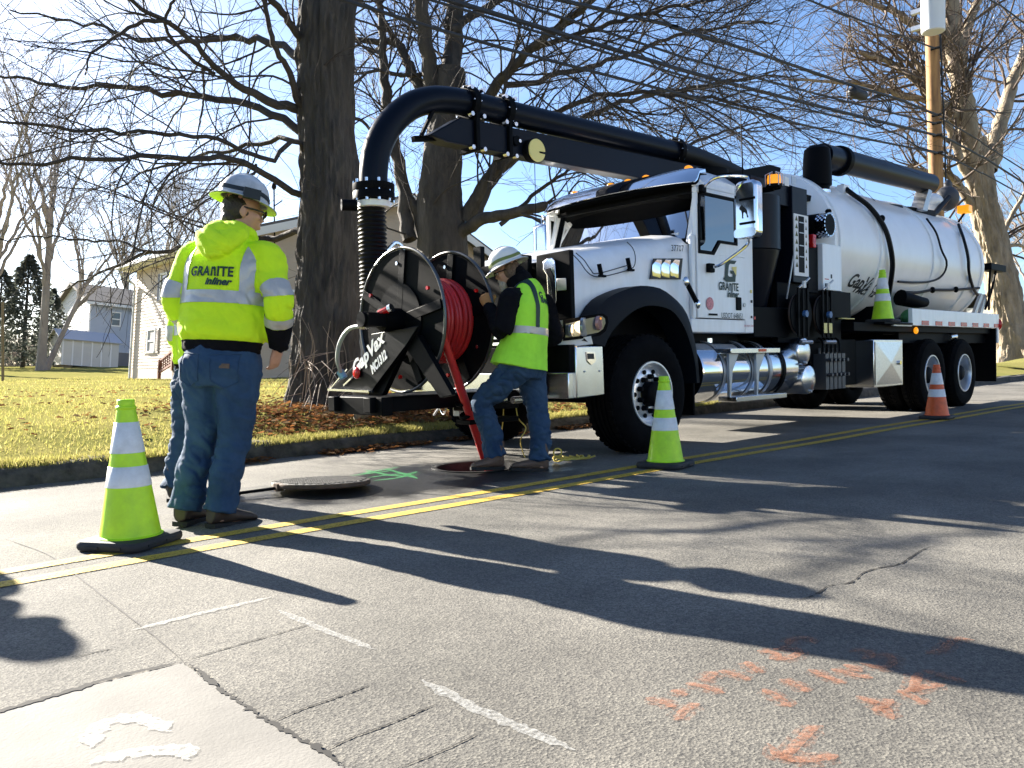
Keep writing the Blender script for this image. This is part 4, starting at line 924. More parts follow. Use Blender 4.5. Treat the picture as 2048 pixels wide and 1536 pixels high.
# wheels
def wheel(x, yo, s, r, w, front):
    """yo: outer face, s: +1 when the wheel body lies towards +y from that face"""
    c = Vector((x, yo, r)); ax = Vector((0, s, 0)); ri = .292
    pr = [(ri-.01, .02), (ri+.012, .004), (.36, -.012), (.43, -.014), (.49, .0), (r-.022, .03), (r-.006, .048), (r, .075)]
    for g in range(4):
        h = .075+(w-.15)*(g+.8)/4.6; pr += [(r, h-.012), (r-.016, h-.008), (r-.016, h+.008), (r, h+.012)]
    pr += [(r, w-.075), (r-.006, w-.048), (r-.022, w-.03), (.47, w), (.36, w+.006), (ri, w-.02)]
    o = MB().lathe(pr, c, ax, 64, False).build('wheel', M['rubber'], T, 40)
    tb = MB()
    for k in range(44):
        a = 2*PI*k/44; q = Matrix.Translation(c) @ Matrix.Rotation(a, 4, 'Y')
        for h0, h1 in ((.045, .10), (w-.10, w-.045)): tb.box(-.022, .022, min(s*h0, s*h1), max(s*h0, s*h1), r-.03, r+.006, q)
    tb.build('tread', M['rubber'], o)['kind'] = 'stuff'
    if front:
        rp = [(ri+.008, .006), (ri+.004, -.004), (ri-.01, -.004), (ri-.02, .012), (.262, .05), (.252, .075), (.235, .062), (.20, .048), (.165, .046), (.12, .05)]
        hz, hub = .047, [(.115, .05), (.115, -.03), (.10, -.045), (.055, -.05), (.01, -.05)]; nr, hr = .158, .208
    else:
        rp = [(ri+.008, .006), (ri+.004, -.004), (ri-.01, -.004), (ri-.02, .012), (.268, .06), (.262, .15), (.255, .185), (.235, .19), (.2, .18), (.16, .165), (.12, .16)]
        hz, hub = .165, [(.125, .165), (.12, .06), (.09, .03), (.05, .02), (.01, .02)]; nr, hr = .155, .212
    MB().lathe(rp, c, ax, 56, False).build('rim', M['aluw'], o, 40)
    MB().lathe(hub, c, ax, 28, True).build('hub', M['satin'] if front else M['grey'], o, 40)
    nt, hl = MB(), MB()
    for k in range(10):
        a = 2*PI*(k+.5)/10; d = Vector((math.cos(a), 0, math.sin(a))); p = c+ax*hz+d*nr; nt.cyl(p, p-ax*.05, .025, 8, .020)
        a += PI/10; d = Vector((math.cos(a), 0, math.sin(a))); p = c+ax*(hz+.004)+d*hr; hl.cyl(p, p-ax*.012, .022, 10)
    nt.build('lug_nuts', M['satin'] if front else M['steel'], o)['kind'] = 'stuff'; hl.build('hand_holes', M['satin'], o)['kind'] = 'stuff'
    return o
wheel(6.05, 4.60, 1, .546, .38, True); wheel(6.05, 7.0, -1, .546, .38, True)
for x in (12.77, 14.1):
    for yo, s in ((4.60, 1), (4.94, 1), (7.02, -1), (6.68, -1)): wheel(x, yo, s, .53, .29, False)

# hood
arch_o = [(5.31, 1.23), (5.49, 1.39), (5.84, 1.50), (6.08, 1.52), (6.33, 1.48), (6.64, 1.30), (6.78, .99)]
arch_i = [(5.49, 1.10), (5.66, 1.22), (5.84, 1.31), (6.02, 1.35), (6.22, 1.345), (6.40, 1.30), (6.56, 1.17), (6.67, .99), (6.74, .80), (6.76, .62)]
R = []
for u in np.unique(np.r_[np.linspace(5.04, 6.98, 40), [p[0] for p in arch_o[:-1]]]):
    zb = np.interp(u, [5.04, 5.30]+[p[0] for p in arch_o]+[6.80, 6.98], [1.20, 1.20]+[p[1]-.02 for p in arch_o]+[1.10, 1.10]); t = (u-5.04)/1.94
    zt = 1.755+.345*t-.08*math.exp(-(t/.14)**2); n0 = 4.80+.06*(1-t)**2
    half = [(n0, zb), (n0, zb*.6+(zt-.2)*.4), (n0+.010, zt-.21), (n0+.045, zt-.10), (n0+.115, zt-.025), (n0+.25, zt+.025), (n0+.50, zt+.06), (5.8, zt+.075)]
    R.append([(u, y, z) for y, z in half]+[(u, 11.6-y, z) for y, z in reversed(half[:-1])])
hood = MB().rings(R, False)
hood.f = [f for f in hood.f if not (f[0] % 15 == 14 or f[1] % 15 == 0 and f[0] % 15 == 14)]
hood.add([(p[0]+.004, p[1], p[2]) for p in R[0]], [tuple(range(15))])
HOOD = hood.build('hood', M['white'], T, 50)
hs = lambda x, y, d=.0: at(x, y, n=4.80-d)
seamm = MB()
for pl in ([(1143, 506), (1160, 524), (1172, 541), (1186, 552), (1206, 553), (1240, 545), (1262, 538), (1270, 528), (1270, 508), (1264, 494), (1254, 484)],
           [(1152, 506), (1168, 520), (1182, 540), (1195, 547), (1258, 530)]):
    seamm.tube([hs(x, y, -.045+.055*min(max((y-478)/45, 0), 1)) for x, y in pl], .0045, 5, 30)
seamm.build('seam', M['letterk'], HOOD)['kind'] = 'stuff'
for x, y in ((1200, 542), (1257, 530)):
    a, b = hs(x-2, y-14, .012), hs(x+3, y+10, .012); MB().bar(a, b, .02, .035, Vector((0, 1, 0))).bar(b+Vector((-.03, 0, 0)), b+Vector((.05, 0, 0)), .03, .02).build('latch', M['satin'], HOOD)
for k in range(3):
    vt = MB(); x0 = 1302+k*18; P = [hs(x0+2, 553, .01), hs(x0+3, 530, .014), hs(x0+12, 519, .014)]; Q = [hs(x0+19, 556, .012), hs(x0+19, 535, .035), hs(x0+22, 520, .02)]
    vt.add([tuple(p) for p in P+Q], [(0, 1, 4, 3), (1, 2, 5, 4)])
    vt.build('side_vent', M['chrome'], HOOD, 60)
MB().prism([(p.x, p.z) for p in poly_at([(1299, 558), (1306, 517), (1364, 517), (1360, 559)], n=4.797)], FX, 4.788, 4.797).build('vent_back', M['letterk'], HOOD)
lettering('37707', hs(1355, 497, .004), (1, 0, .05), (0, 0, 1), .085, M['letterk'], HOOD, offset=.001)
# fender flare
n = 26
ao = spline([(x, 0, z) for x, z in [(5.16, 1.02)]+arch_o+[(6.83, .62)]], n); ai = spline([(x, 0, z) for x, z in [(5.40, .98)]+arch_i], n)
for yo, yi in ((4.61, 4.86), (6.99, 6.74)):
    fl = MB(); ym = yo+(.03 if yo < 5 else -.03)
    fl.rings([[(o[0], yi-(.04 if yo < 5 else -.04), o[2]+.015), (o[0], ym, o[2]+.012), (o[0]*.7+i[0]*.3, yo, o[2]*.7+i[2]*.3), (i[0], yo, i[2]), (i[0], yi, i[2]-.01)] for o, i in zip(ao, ai)], False)
    fl.f = [f for f in fl.f if not (f[0] % 5 == 4)]
    fl.build('fender', M['fender'], T, 50)
bx('wheel_well', M['satin'], 5.3, 6.85, 5.02, 5.06, .9, 1.5, bevel=0)
bx('wheel_well', M['satin'], 5.3, 6.85, 6.54, 6.58, .9, 1.5, bevel=0)
bx('mud_flap', M['satin'], 6.80, 6.83, 4.68, 5.1, .30, 1.05)

# headlight cluster wrapping the near front corner
def obl(x, y, d=0.): return at(x, y, n=4.585+max(0., 1180-x)/54*.19+d)
def obl_plate(pix, d0, d1, name, mat, parent=T):
    return MB().rings([[obl(x, y, d0) for x, y in pix], [obl(x, y, d1) for x, y in pix]]).build(name, mat, parent, 30)
hpx = [(1126, 640), (1180, 630), (1206, 627), (1215, 633), (1217, 645), (1212, 662), (1200, 671), (1160, 678), (1126, 682)]
HL = obl_plate(hpx, .0, .12, 'headlight', M['satin'])
obl_plate([(1131, 648), (1180, 636), (1204, 632), (1210, 637), (1211, 646), (1206, 658), (1196, 665), (1160, 672), (1131, 675)], -.004, .0, 'lens', pbr('clear lamp glass', (.20, .22, .25), .06, .35, coat=.5), HL)
obl_plate([(1105, 640), (1126, 638), (1126, 682), (1182, 672), (1186, 688), (1107, 697)], .01, .14, 'light_surround', M['white'])
for x, y, rx, m in ((1141, 661, 11, 'lampglass'), (1166, 654, 17, 'lampglass'), (1196, 646, 13, 'amber')):
    c = obl(x, y, -.008); r = rx/215; MB().lathe([(r, .02), (r, -.006), (r*.8, -.014), (r*.01, -.018)], c, (.45, -1, 0), 24).build('reflector', M[m] if m != 'amber' else pbr('pinkish lamp glass', (.5, .28, .26), .15, .3), HL)
    if rx == 17: MB().lathe([(r*.72, -.010), (r*.5, -.022), (r*.01, -.026)], c, (.45, -1, 0), 20).build('bulb', M['lamplit'], HL)
    if rx == 13: MB().ell(obl(1199, 637, -.02), (.025, .01, .012)).build('signal', M['amber'], HL)
# front fascia, grille and bumper
gr = MB()
for k in range(12): gr.box(5.0, 5.035, 5.12, 6.48, 1.02+k*.058, 1.045+k*.058)
gr.build('grille', M['chrome'], T)['kind'] = 'stuff'
bx('grille_back', M['satin'], 5.01, 5.03, 4.9, 6.7, .96, 1.72, bevel=0)
bx('bumper', M['satin'], 4.98, 5.06, 4.64, 6.96, .77, 1.0); bx('bumper_face', M['alu'], 4.965, 5.05, 4.64, 6.96, .55, .768)
BE = side_prism([(p.x, p.z) for p in poly_at([(1150, 693), (1205, 691), (1209, 790), (1153, 797)], n=4.62)], 4.615, 4.80, 'bumper_end', M['alu'], bevel=.01)
side_prism([(p.x, p.z) for p in poly_at([(1172, 704), (1189, 704), (1191, 722), (1182, 730), (1174, 722)], n=4.612)], 4.605, 4.614, 'tow_plate', M['alus'], BE)
side_prism([(p.x, p.z) for p in poly_at([(1175, 707), (1187, 707), (1188, 718), (1176, 718)], n=4.604)], 4.600, 4.604, 'tow_opening', M['letterk'], BE)
for px, py in ((1168, 743), (1198, 742)): MB().cyl(at(px, py, n=4.62), at(px, py, n=4.62)-Vector((0, .012, 0)), .008, 8).build('bolt', M['steel'], BE)
# black shields in front of the hood with the chrome pull
ux = 4.93
SH = MB().rings([[at(x, y, u=ux) for x, y in ((1072, 511), (1139, 499), (1143, 637), (1076, 645))], [at(x, y, u=ux)+Vector((.05, 0, 0)) for x, y in ((1072, 511), (1139, 499), (1143, 637), (1076, 645))]]).build('shield', M['satin'], T, 30, .006)
pt = [(1086, 524), (1093, 517), (1104, 515), (1110, 522), (1112, 560), (1113, 600), (1107, 623), (1104, 606), (1095, 590), (1093, 550), (1086, 540)]
MB().rings([[at(x, y, u=ux-.025) for x, y in pt], [at(x, y, u=ux-.002) for x, y in pt]]).build('pull', pbr('polished steel', (.8, .84, .9), .22, 1), SH, 30, .008)
pt = [(1092, 538), (1099, 536), (1106, 552), (1110, 580), (1111, 606), (1107, 606), (1104, 580), (1099, 556), (1093, 548)]
MB().rings([[at(x, y, u=ux-.032) for x, y in pt], [at(x, y, u=ux-.026) for x, y in pt]]).build('pull_arm', M['navy'], SH, 30)
MB().rings([[at(x, y, u=ux-.03) for x, y in ((1113, 557), (1132, 556), (1133, 580), (1114, 582))], [at(x, y, u=ux) for x, y in ((1113, 557), (1132, 556), (1133, 580), (1114, 582))]]).build('hinge', M['steel'], SH, 30, .004)
MB().rings([[at(x, y, u=ux) for x, y in ((1018, 506), (1056, 510), (1056, 640), (1018, 640))], [at(x, y, u=ux)+Vector((.05, 0, 0)) for x, y in ((1018, 506), (1056, 510), (1056, 640), (1018, 640))]]).build('shield', M['satin'], T, 30, .006)
bx('shield', M['satin'], 4.93, 4.98, 5.36, 6.95, 1.16, 1.74)
for y in (4.95, 6.75): bx('shield_post', M['satin'], 4.9, 4.97, y-.03, y+.03, .6, 1.3)
# work lamp and small post behind worker
p = at(954, 520, u=4.93); MB().box(p.x, p.x+.05, p.y-.05, p.y+.05, p.z-.5, p.z+.12).build('lamp_post', M['satin'], T)

# cab shell
CAB = MB().box(6.99, 8.08, 4.80, 6.80, 1.12, 1.20).box(8.03, 8.08, 4.80, 6.80, 1.20, 2.62).box(6.99, 7.06, 4.86, 6.74, 1.2, 2.04).build('cab', M['white'], T, 35, .015)
rf = MB(); RR = []
for t in np.linspace(0, 1, 14):
    y = 4.785+2.03*t; e = min(t, 1-t)*2.03; dz = -.13*math.exp(-(e/.09)**1.5*1.2)
    RR.append([(7.16, y, 2.60), (7.15, y, 2.66+dz*.5), (7.155, y, 2.765+dz), (7.35, y, 2.83+dz), (7.85, y, 2.815+dz), (8.04, y, 2.77+dz), (8.09, y, 2.66+dz*.5), (8.09, y, 2.60)])
rf.rings(RR, True).build('roof', M['white'], CAB, 40)
for s, nm in ((1, 'near'), (-1, 'far')):
    Y = (lambda d: 4.80-d) if s > 0 else (lambda d: 6.80+d)
    def yy(a, b): return tuple(sorted((Y(a), Y(b))))
    def sb(mb, x0, x1, z0, z1, a=0., b=.04): y0, y1 = yy(a, b); mb.box(x0, x1, y0, y1, z0, z1)
    w = MB(); sb(w, 7.90, 8.08, 1.12, 2.62); sb(w, 6.90, 7.90, 1.12, 1.26); sb(w, 6.93, 6.995, 1.26, 2.10); sb(w, 6.995, 7.9, 2.585, 2.64); w.build('side_panel', M['white'], CAB, 35, .012)
    d = MB(); sb(d, 7.003, 7.893, 1.268, 1.925, 0, .052); sb(d, 7.003, 7.035, 1.925, 2.53, 0, .05); sb(d, 7.735, 7.893, 1.925, 2.53, 0, .052); sb(d, 7.003, 7.893, 2.53, 2.58, 0, .052)
    y0, y1 = yy(0, .051); d.prism([(7.31, 1.92), (7.74, 1.92), (7.74, 2.055), (7.43, 2.055), (7.40, 2.03)], FX, y0, y1)
    DO = d.build('door', M['white'], CAB, 35, .006)
    y0, y1 = yy(.0, .046); gk = MB().prism([(7.025, 1.915), (7.30, 1.915), (7.42, 2.045), (7.745, 2.045), (7.745, 2.54), (7.06, 2.54), (7.025, 2.4)], FX, y0, y1)
    gp = [(7.055, 1.95), (7.285, 1.95), (7.40, 2.075), (7.715, 2.075), (7.715, 2.51), (7.085, 2.51), (7.055, 2.39)]
    y0, y1 = yy(.047, .0535)
    outer = [(7.025, 1.915), (7.30, 1.915), (7.42, 2.045), (7.745, 2.045), (7.745, 2.54), (7.06, 2.54), (7.025, 2.4)]
    gk = MB(); k = len(gp); y0, y1 = yy(.030, .060)
    for yv in (y0, y1): gk.v += [(x, yv, z) for x, z in outer+gp]
    for i in range(k):
        j = (i+1) % k; gk.f += [(i, j, k+j, k+i), (2*k+i, 3*k+i, 3*k+j, 2*k+j), (i, 2*k+i, 2*k+j, j), (k+i, k+j, 3*k+j, 3*k+i)]
    gk.build('window_seal', M['satin'], DO, 30)
    y0, y1 = yy(.040, .046); wg = MB().prism(gp, FX, y0, y1).build('window', None, DO, 30); wg['side'] = nm
    WGL = wg if s > 0 else WGL
    wg.data.materials.append(M['glass'])
    if s > 0: NEARDOOR = DO
# door details (near side)
dn = 4.745
bx('handle', M['satin'], 7.70, 7.80, dn-.012, dn+.01, 1.36, 1.50, NEARDOOR, .02)
MB().cyl((7.86, dn, 1.42), (7.86, dn-.01, 1.42), .022, 12).build('lock', M['steel'], NEARDOOR)
LT = dict(parent=NEARDOOR); dl = dn-.0045
gw = [(.06, .5), (.32, .5), (.28, .36), (.16, .36), (.12, .28), (.12, .0), (.20, -.02), (.30, .05), (.34, .12), (.20, .12), (.30, .22), (.46, .12), (.44, -.12), (.36, -.14), (.12, -.16), (0, -.04), (0, .40)]
G = at(1459, 545, n=dl); gz = .23
MB().add([(G.x-.12+x*.50, dl, G.z-.05+y*.36) for x, y in [(.0, -.06), (.06, .0), (.10, .38), (.22, .5), (.52, .5), (.44, .40), (.26, .40), (.22, .34), (.18, .06), (.22, .02), (.36, .02), (.37, .10), (.28, .12), (.26, .2), (.50, .2), (.46, -.12), (.12, -.14)]], [tuple(range(17))]).build('emblem', M['letterg'], NEARDOOR, 0)
MB().add([(G.x+.04, dl-.001, G.z+.06), (G.x+.14, dl-.001, G.z+.07), (G.x+.13, dl-.001, G.z-.03)], [(0, 1, 2)]).build('emblem_flash', M['cream'], NEARDOOR, 0)
lettering('GRANITE', at(1458, 573, n=dl), (1, 0, 0), (0, 0, 1), .115, M['letterg'], NEARDOOR, offset=.003, xs=.84)
lettering('inliner', at(1466, 589, n=dl), (1, 0, 0), (0, 0, 1), .095, M['letterg'], NEARDOOR, shear=.22, offset=.003, xs=.9)
lettering('USDOT 648651', at(1465, 632, n=dl), (1, 0, .0), (0, 0, 1), .082, M['letterg'], NEARDOOR, xs=.78)
MB().lathe([(.065, 0), (.065, -.002)], at(1420, 607, n=dl), (0, 1, 0), 24).build('red_seal', pbr('pale red seal', (.62, .25, .27), .6, 0, .35, 60), NEARDOOR)
bx('name_strip', M['grey'], 7.18, 7.34, dl-.002, dl, 1.295, 1.315, NEARDOOR, 0)
# grab handle on the cowl
a, b = at(1372, 563, n=4.70), at(1395, 608, n=4.68); MB().bar(a, b, .03, .045, Vector((0, 1, 0))).build('cowl_latch', M['satin'], CAB, 30, .006); MB().ell(a, (.035, .03, .05)).ell(b, (.03, .03, .05)).build('latch_end', M['chrome'], CAB)
for px, py, c_, s_ in ((1502, 583, 'cream', .035), (1503, 603, 'letterk', .03), (1503, 634, 'letterk', .025), (1509, 636, 'redl', .03)):
    p = at(px, py, n=4.756); bx('sticker', M[c_], p.x-s_/2, p.x+s_/2, 4.752, 4.757, p.z-s_/2, p.z+s_/2, CAB, 0)
lettering('DO NOT STEP', at(1498, 652, n=4.757), (1, 0, 0), (0, 0, 1), .03, M['redl'], CAB)
# windshield and visor
def ws(y, t, d=0.): k = ((y-5.8)/.95)**2; return (6.955+.20*t+.055*k-d, y, 2.05+.60*t)
Ys = np.linspace(4.87, 6.73, 15)
gl = MB().rings([[ws(y, t) for y in Ys] for t in np.linspace(0, 1, 6)], False); gl.f = [f for f in gl.f if abs(f[0]-f[1]) == 1]
WSG = gl.build('windshield', None, CAB, 60)
fr = MB()
fr.tube([ws(y, 0, .005) for y in np.linspace(4.85, 6.75, 15)], .032, 8).tube([ws(y, 1, .0) for y in np.linspace(4.85, 6.75, 15)], .03, 8)
for y in (4.86, 6.74): fr.tube([ws(y, t, .0) for t in np.linspace(0, 1, 6)], .034, 8)
fr.build('windshield_seal', M['satin'], CAB, 60)
for y in (4.825, 6.775): MB().bar((7.0, y, 2.02), (7.17, y, 2.68), .055, .09, Vector((1, 0, 0))).build('pillar', M['white'], CAB, 35, .012)
vs = MB(); VR = []
for y in np.linspace(4.74, 6.86, 22):
    k = ((y-5.8)/1.06)**2; e = .045*k**4
    VR.append([(6.80+.13*k+e, y, 2.635-.01*k), (6.86+.11*k+e, y, 2.71-e), (7.0+.06*k, y, 2.785-e), (7.16, y, 2.83-e*1.3), (7.17, y, 2.80-e*1.3), (7.0+.06*k, y, 2.765-e), (6.87+.11*k+e, y, 2.695-e), (6.81+.13*k+e, y, 2.63-.01*k)])
vs.rings(VR, True).build('visor', M['chrome'], CAB, 60)
sv = MB().rings([[(a[0]+.012, a[1], a[2]-.016) for a in (r[7], r[6], r[5], r[4])]+[(a[0]+.012, a[1], a[2]-.024) for a in (r[4], r[5], r[6], r[7])] for r in VR], True); sv.build('visor_shadow', M['satin'], CAB, 60)  # black sheet added under the visor to stand for its shade
bx('header_shadow', M['satin'], 7.13, 7.155, 4.84, 6.76, 2.60, 2.80, CAB, 0)  # black strip added for the shade between visor and glass
for y in (5.0, 5.55, 5.8, 6.05, 6.6): MB().ell((7.25, y, 2.835), (.06, .04, .035)).build('marker_light', M['amber'], CAB)
for s_ in (-1, 1): MB().bar(ws(5.8+s_*.12, -.02, .05), ws(5.8+s_*.78, .05, .03), .012, .02).build('wiper', M['satin'], CAB)
# interior
for y in (5.25, 6.35):
    se = bx('seat', M['grey'], 7.45, 7.9, y-.25, y+.25, 1.25, 1.62, CAB, .05); bx('seat_back', M['grey'], 7.78, 7.95, y-.24, y+.24, 1.6, 2.3, CAB, .05)
MB().torus((7.28, 6.3, 1.98), (1, 0, .9), .21, .018, 28, 8).build('steering_wheel', M['satin'], CAB)
bx('dashboard', M['satin'], 7.02, 7.25, 4.9, 6.7, 1.7, 2.03, CAB, .03)
bx('window_card', M['letterw'], 7.02, 7.03, 4.98, 5.2, 2.10, 2.15, CAB, 0)
bx('headliner', M['satin'], 7.10, 8.03, 4.83, 6.77, 2.56, 2.60, CAB, 0); bx('rear_trim', M['satin'], 8.0, 8.03, 4.83, 6.77, 1.2, 2.56, CAB, 0); bx('floor_mat', M['satin'], 7.07, 8.0, 4.84, 6.76, 1.2, 1.24, CAB, 0)  # black headliner and rear trim added to stand for shade inside the cab
# thin tinted glass for windscreen and side windows
def thin_glass(name, tint, refl):
    m = bpy.data.materials.new(name); m.use_nodes = True; nt = m.node_tree; N = nt.nodes; L = nt.links; N.remove(N['Principled BSDF']); out = [n for n in N if n.type == 'OUTPUT_MATERIAL'][0]
    t = N.new('ShaderNodeBsdfTransparent'); t.inputs[0].default_value = (*tint, 1); g = N.new('ShaderNodeBsdfGlossy'); g.inputs['Roughness'].default_value = .02
    fz = N.new('ShaderNodeFresnel'); fz.inputs[0].default_value = 1.5; mr = N.new('ShaderNodeMapRange'); mr.inputs[3].default_value = refl; mr.inputs[4].default_value = 1.; L.new(fz.outputs[0], mr.inputs[0])
    mx = N.new('ShaderNodeMixShader'); L.new(mr.outputs[0], mx.inputs[0]); L.new(t.outputs[0], mx.inputs[1]); L.new(g.outputs[0], mx.inputs[2]); L.new(mx.outputs[0], out.inputs[0]); return m
M['ws'] = thin_glass('tinted windscreen', (.06, .075, .085), .38)
WSG.data.materials.clear(); WSG.data.materials.append(M['ws'])
for o in bpy.data.objects:
    if o.name.startswith('window') and o.get('side'):
        o.data.materials.clear(); o.data.materials.append(M['ws'] if o['side'] == 'far' else thin_glass('side window', (.03, .04, .045), .22)); del o['side']
# mirrors
mp = at(1497, 420, n=4.42)
MI = MB().prism(rounded(-.13, .13, -.29, .29, .07), lambda p, q, t: (mp.x+t, mp.y+p, mp.z+q), -.07, .07).build('mirror', M['chrome'], CAB, 40, .03)
for dz in (.10, -.14): MB().box(mp.x-.082, mp.x-.068, mp.y-.12, mp.y+.06, mp.z+dz-.012, mp.z+dz+.012).build('mirror_rib', M['satin'], MI, 35, .006)
em = [(-.3, .5), (-.1, .62), (0, .5), (.25, .3), (.45, .05), (.5, -.35), (.62, -.6), (.45, -.6), (.38, -.3), (.2, -.1), (.05, -.1), (.0, -.5), (.08, -.62), (-.12, -.62), (-.12, -.2), (-.2, .1), (-.38, .2), (-.42, .38)]
MB().add([(mp.x-.0725, mp.y+.02-x*.10, mp.z-.02+y*.11) for x, y in em], [tuple(range(len(em)))]).build('emblem', M['letterk'], MI, 0)
MB().prism(rounded(-.12, .12, -.09, .09, .05), lambda p, q, t: (mp.x-.073+t, mp.y+p, mp.z-.235+q*.5), -.012, 0).build('lower_mirror', M['alus'], MI, 40)
MB().tube([(7.08, 4.74, 2.56), (7.15, 4.60, 2.66), (mp.x, mp.y+.03, mp.z+.34), (mp.x, mp.y, mp.z+.27)], .016, 8, 20).build('mirror_arm', M['chrome'], CAB)
MB().tube([(7.20, 4.74, 1.78), (7.22, 4.62, 1.80), (mp.x, mp.y+.04, mp.z-.36), (mp.x, mp.y, mp.z-.27)], .016, 8, 20).build('mirror_arm', M['chrome'], CAB)
bx('arm_mount', M['satin'], 7.15, 7.25, 4.70, 4.746, 1.73, 1.82, CAB); bx('arm_mount', M['satin'], 7.04, 7.12, 4.70, 4.746, 2.52, 2.60, CAB)
fm = at(1086, 485, n=7.05); MB().box(fm.x-.06, fm.x+.06, fm.y-.13, fm.y+.13, fm.z-.28, fm.z+.22).build('mirror', M['chrome'], CAB, 40, .04)
MB().tube([(7.08, 6.86, 2.50), (fm.x, fm.y, fm.z+.32), (fm.x, fm.y, fm.z+.2)], .016, 8, 14).build('mirror_arm', M['chrome'], CAB)
p = at(1486, 355, n=4.9); q = at(1479, 168, n=4.9); MB().tube([p, q], [.008, .004], 6).build('aerial', M['satin'], CAB)
# cab step skirts, fuel tank and air tanks
bx('cab_mount', M['satin'], 6.85, 8.1, 4.98, 6.6, .92, 1.12)
FT = MB().lathe([(.02, -.012), (.27, -.012), (.31, .0), (.318, .02), (.318, 1.93), (.31, 1.95), (.27, 1.962), (.02, 1.962)], (7.02, 5.02, .715), (1, 0, 0), 40).build('fuel_tank', M['alus'], T, 40)
for x in (7.40, 7.95, 8.32, 8.62): MB().lathe([(.326, -.03), (.33, -.028), (.33, .028), (.326, .03)], (x, 5.02, .715), (1, 0, 0), 40, False).build('strap', M['steel'] if x != 8.62 else M['satin'], FT, 40)
ss = at(1440, 700, n=4.62); bx('step', M['alu'], 7.36, 8.35, 4.60, 4.82, .90, .955, FT, .006); bx('reflector', M['orange'], 7.90, 8.05, 4.594, 4.602, .915, .945, FT, 0)
for x in (7.42, 7.95): MB().prism([(x, .90), (x+.18, .90), (x+.06, .72), (x+.02, .42), (x, .42)], FX, 4.66, 4.69).build('step_bracket', M['steel'], FT)
bx('step', M['alu'], 7.42, 8.45, 4.58, 4.80, .40, .455, FT, .006)
MB().cyl((7.55, 5.0, 1.02), (7.55, 5.0, 1.07), .05, 14).build('filler_cap', M['chrome'], FT)
MB().cyl((7.0, 5.0, .9), (7.12, 4.95, .9), .12, 18).build('blue_tank', pbr('blue cap', (.02, .05, .3), .4), T)
for px, py, r in ((1607, 703, .165), (1617, 759, .172)):
    c = at(px, py, n=4.72); MB().lathe([(.01, -.035), (r*.6, -.028), (r*.95, -.008), (r, .012), (r, .85), (r*.9, .87)], c, (0, 1, 0), 30).build('air_tank', M['alu'], T, 40)
    MB().cyl(c+Vector((0, -.04, -r*.8)), c+Vector((0, .02, -r*.8)), .015, 8).build('drain', M['steel'], T)
vb = MB()
for k in range(5):
    x = 9.62+k*.11; vb.box(x, x+.085, 4.70, 4.95, .44, .88); vb.cyl((x+.04, 4.69, .80), (x+.04, 4.64, .80), .022, 8); vb.cyl((x+.04, 4.69, .62), (x+.04, 4.63, .62), .022, 8); vb.cyl((x+.04, 4.8, .88), (x+.04, 4.8, .95), .018, 8)
vb.build('valve_bank', pbr('cast valve body', (.10, .10, .105), .45, .7), T)['kind'] = 'stuff'
for k in range(5): x = 9.66+k*.11; MB().tube([(x, 4.75, .9), (x+.02, 4.78, 1.05), (x+.05, 4.95, 1.1)], .012, 6, 8).build('hydraulic_line', M['satin'], T)
bx('side_box', M['satin'], 9.55, 10.80, 4.86, 5.3, .46, 1.06)
TB = bx('toolbox', M['alu'], 10.80, 11.73, 4.62, 5.2, .42, 1.05)
x0, x1, z0, z1 = 10.83, 11.70, .45, 1.02; cx, cz = (x0+x1)/2, (z0+z1)/2
tri = MB()
for a, b in (((x0, z0), (x1, z0)), ((x1, z1), (x0, z1)), ((x0, z1), (x0, z0)), ((x1, z0), (x1, z1))):
    tri.add([(a[0], 4.612, a[1]), (b[0], 4.612, b[1]), (cx, 4.585, cz)], [(0, 1, 2)])
tri.build('door_panel', pbr('tread plate', (.74, .72, .70), .28, 1, .12, 40, .25, 70), TB, 0)
MB().cyl((11.55, 4.60, cz), (11.55, 4.575, cz), .03, 12).build('latch', M['chrome'], TB)

# equipment tower behind the cab
bx('tower', M['satin'], 8.16, 9.3, 5.05, 6.7, 1.0, 2.62)
CY = MB().lathe([(.16, -.62), (.20, -.58), (.345, .02), (.35, .05), (.365, .06), (.365, .66), (.02, .66)], (8.55, 5.10, 2.02), (0, 0, 1), 36).build('cyclone', M['navy'], T, 30)
bx('cyclone_base', M['satin'], 8.15, 8.92, 4.80, 5.1, 1.08, 1.42)
MB().bar((8.98, 4.76, 2.05), (8.80, 4.76, 1.52), .012, .02).build('cone_edge', M['steel'], CY)
HB = bx('head_box', M['navy'], 8.12, 9.06, 4.80, 5.6, 2.60, 2.86); 
BC = at(1548, 360, n=4.66); BE2 = MB().lathe([(.07, -.10), (.085, -.08), (.085, -.05)], BC, (0, 0, 1), 20).build('beacon', M['satin'], T)
MB().lathe([(.072, -.05), (.075, .0), (.068, .05), (.01, .056)], BC, (0, 0, 1), 20).build('lens', M['amber'], BE2)
cg = MB()
for k in range(6): a = PI*k/3; d = Vector((math.cos(a)*.092, math.sin(a)*.092, 0)); cg.tube([BC+d+Vector((0, 0, -.07)), BC+d+Vector((0, 0, .06)), BC+d*.4+Vector((0, 0, .085))], .006, 5)
cg.build('cage', M['steel'], BE2)['kind'] = 'stuff'; bx('beacon_bracket', M['satin'], BC.x-.02, BC.x+.02, BC.y, 4.82, BC.z-.12, BC.z-.06)
for px, py, c_ in ((1573, 363, 'letterw'), (1587, 361, 'steel')): p = at(px, py, n=4.796); bx('sticker', M[c_], p.x-.05, p.x+.05, 4.792, 4.797, p.z-.05, p.z+.05, HB, 0)
bx('column', M['navy'], 8.96, 9.32, 4.76, 5.0, 1.72, 2.84)
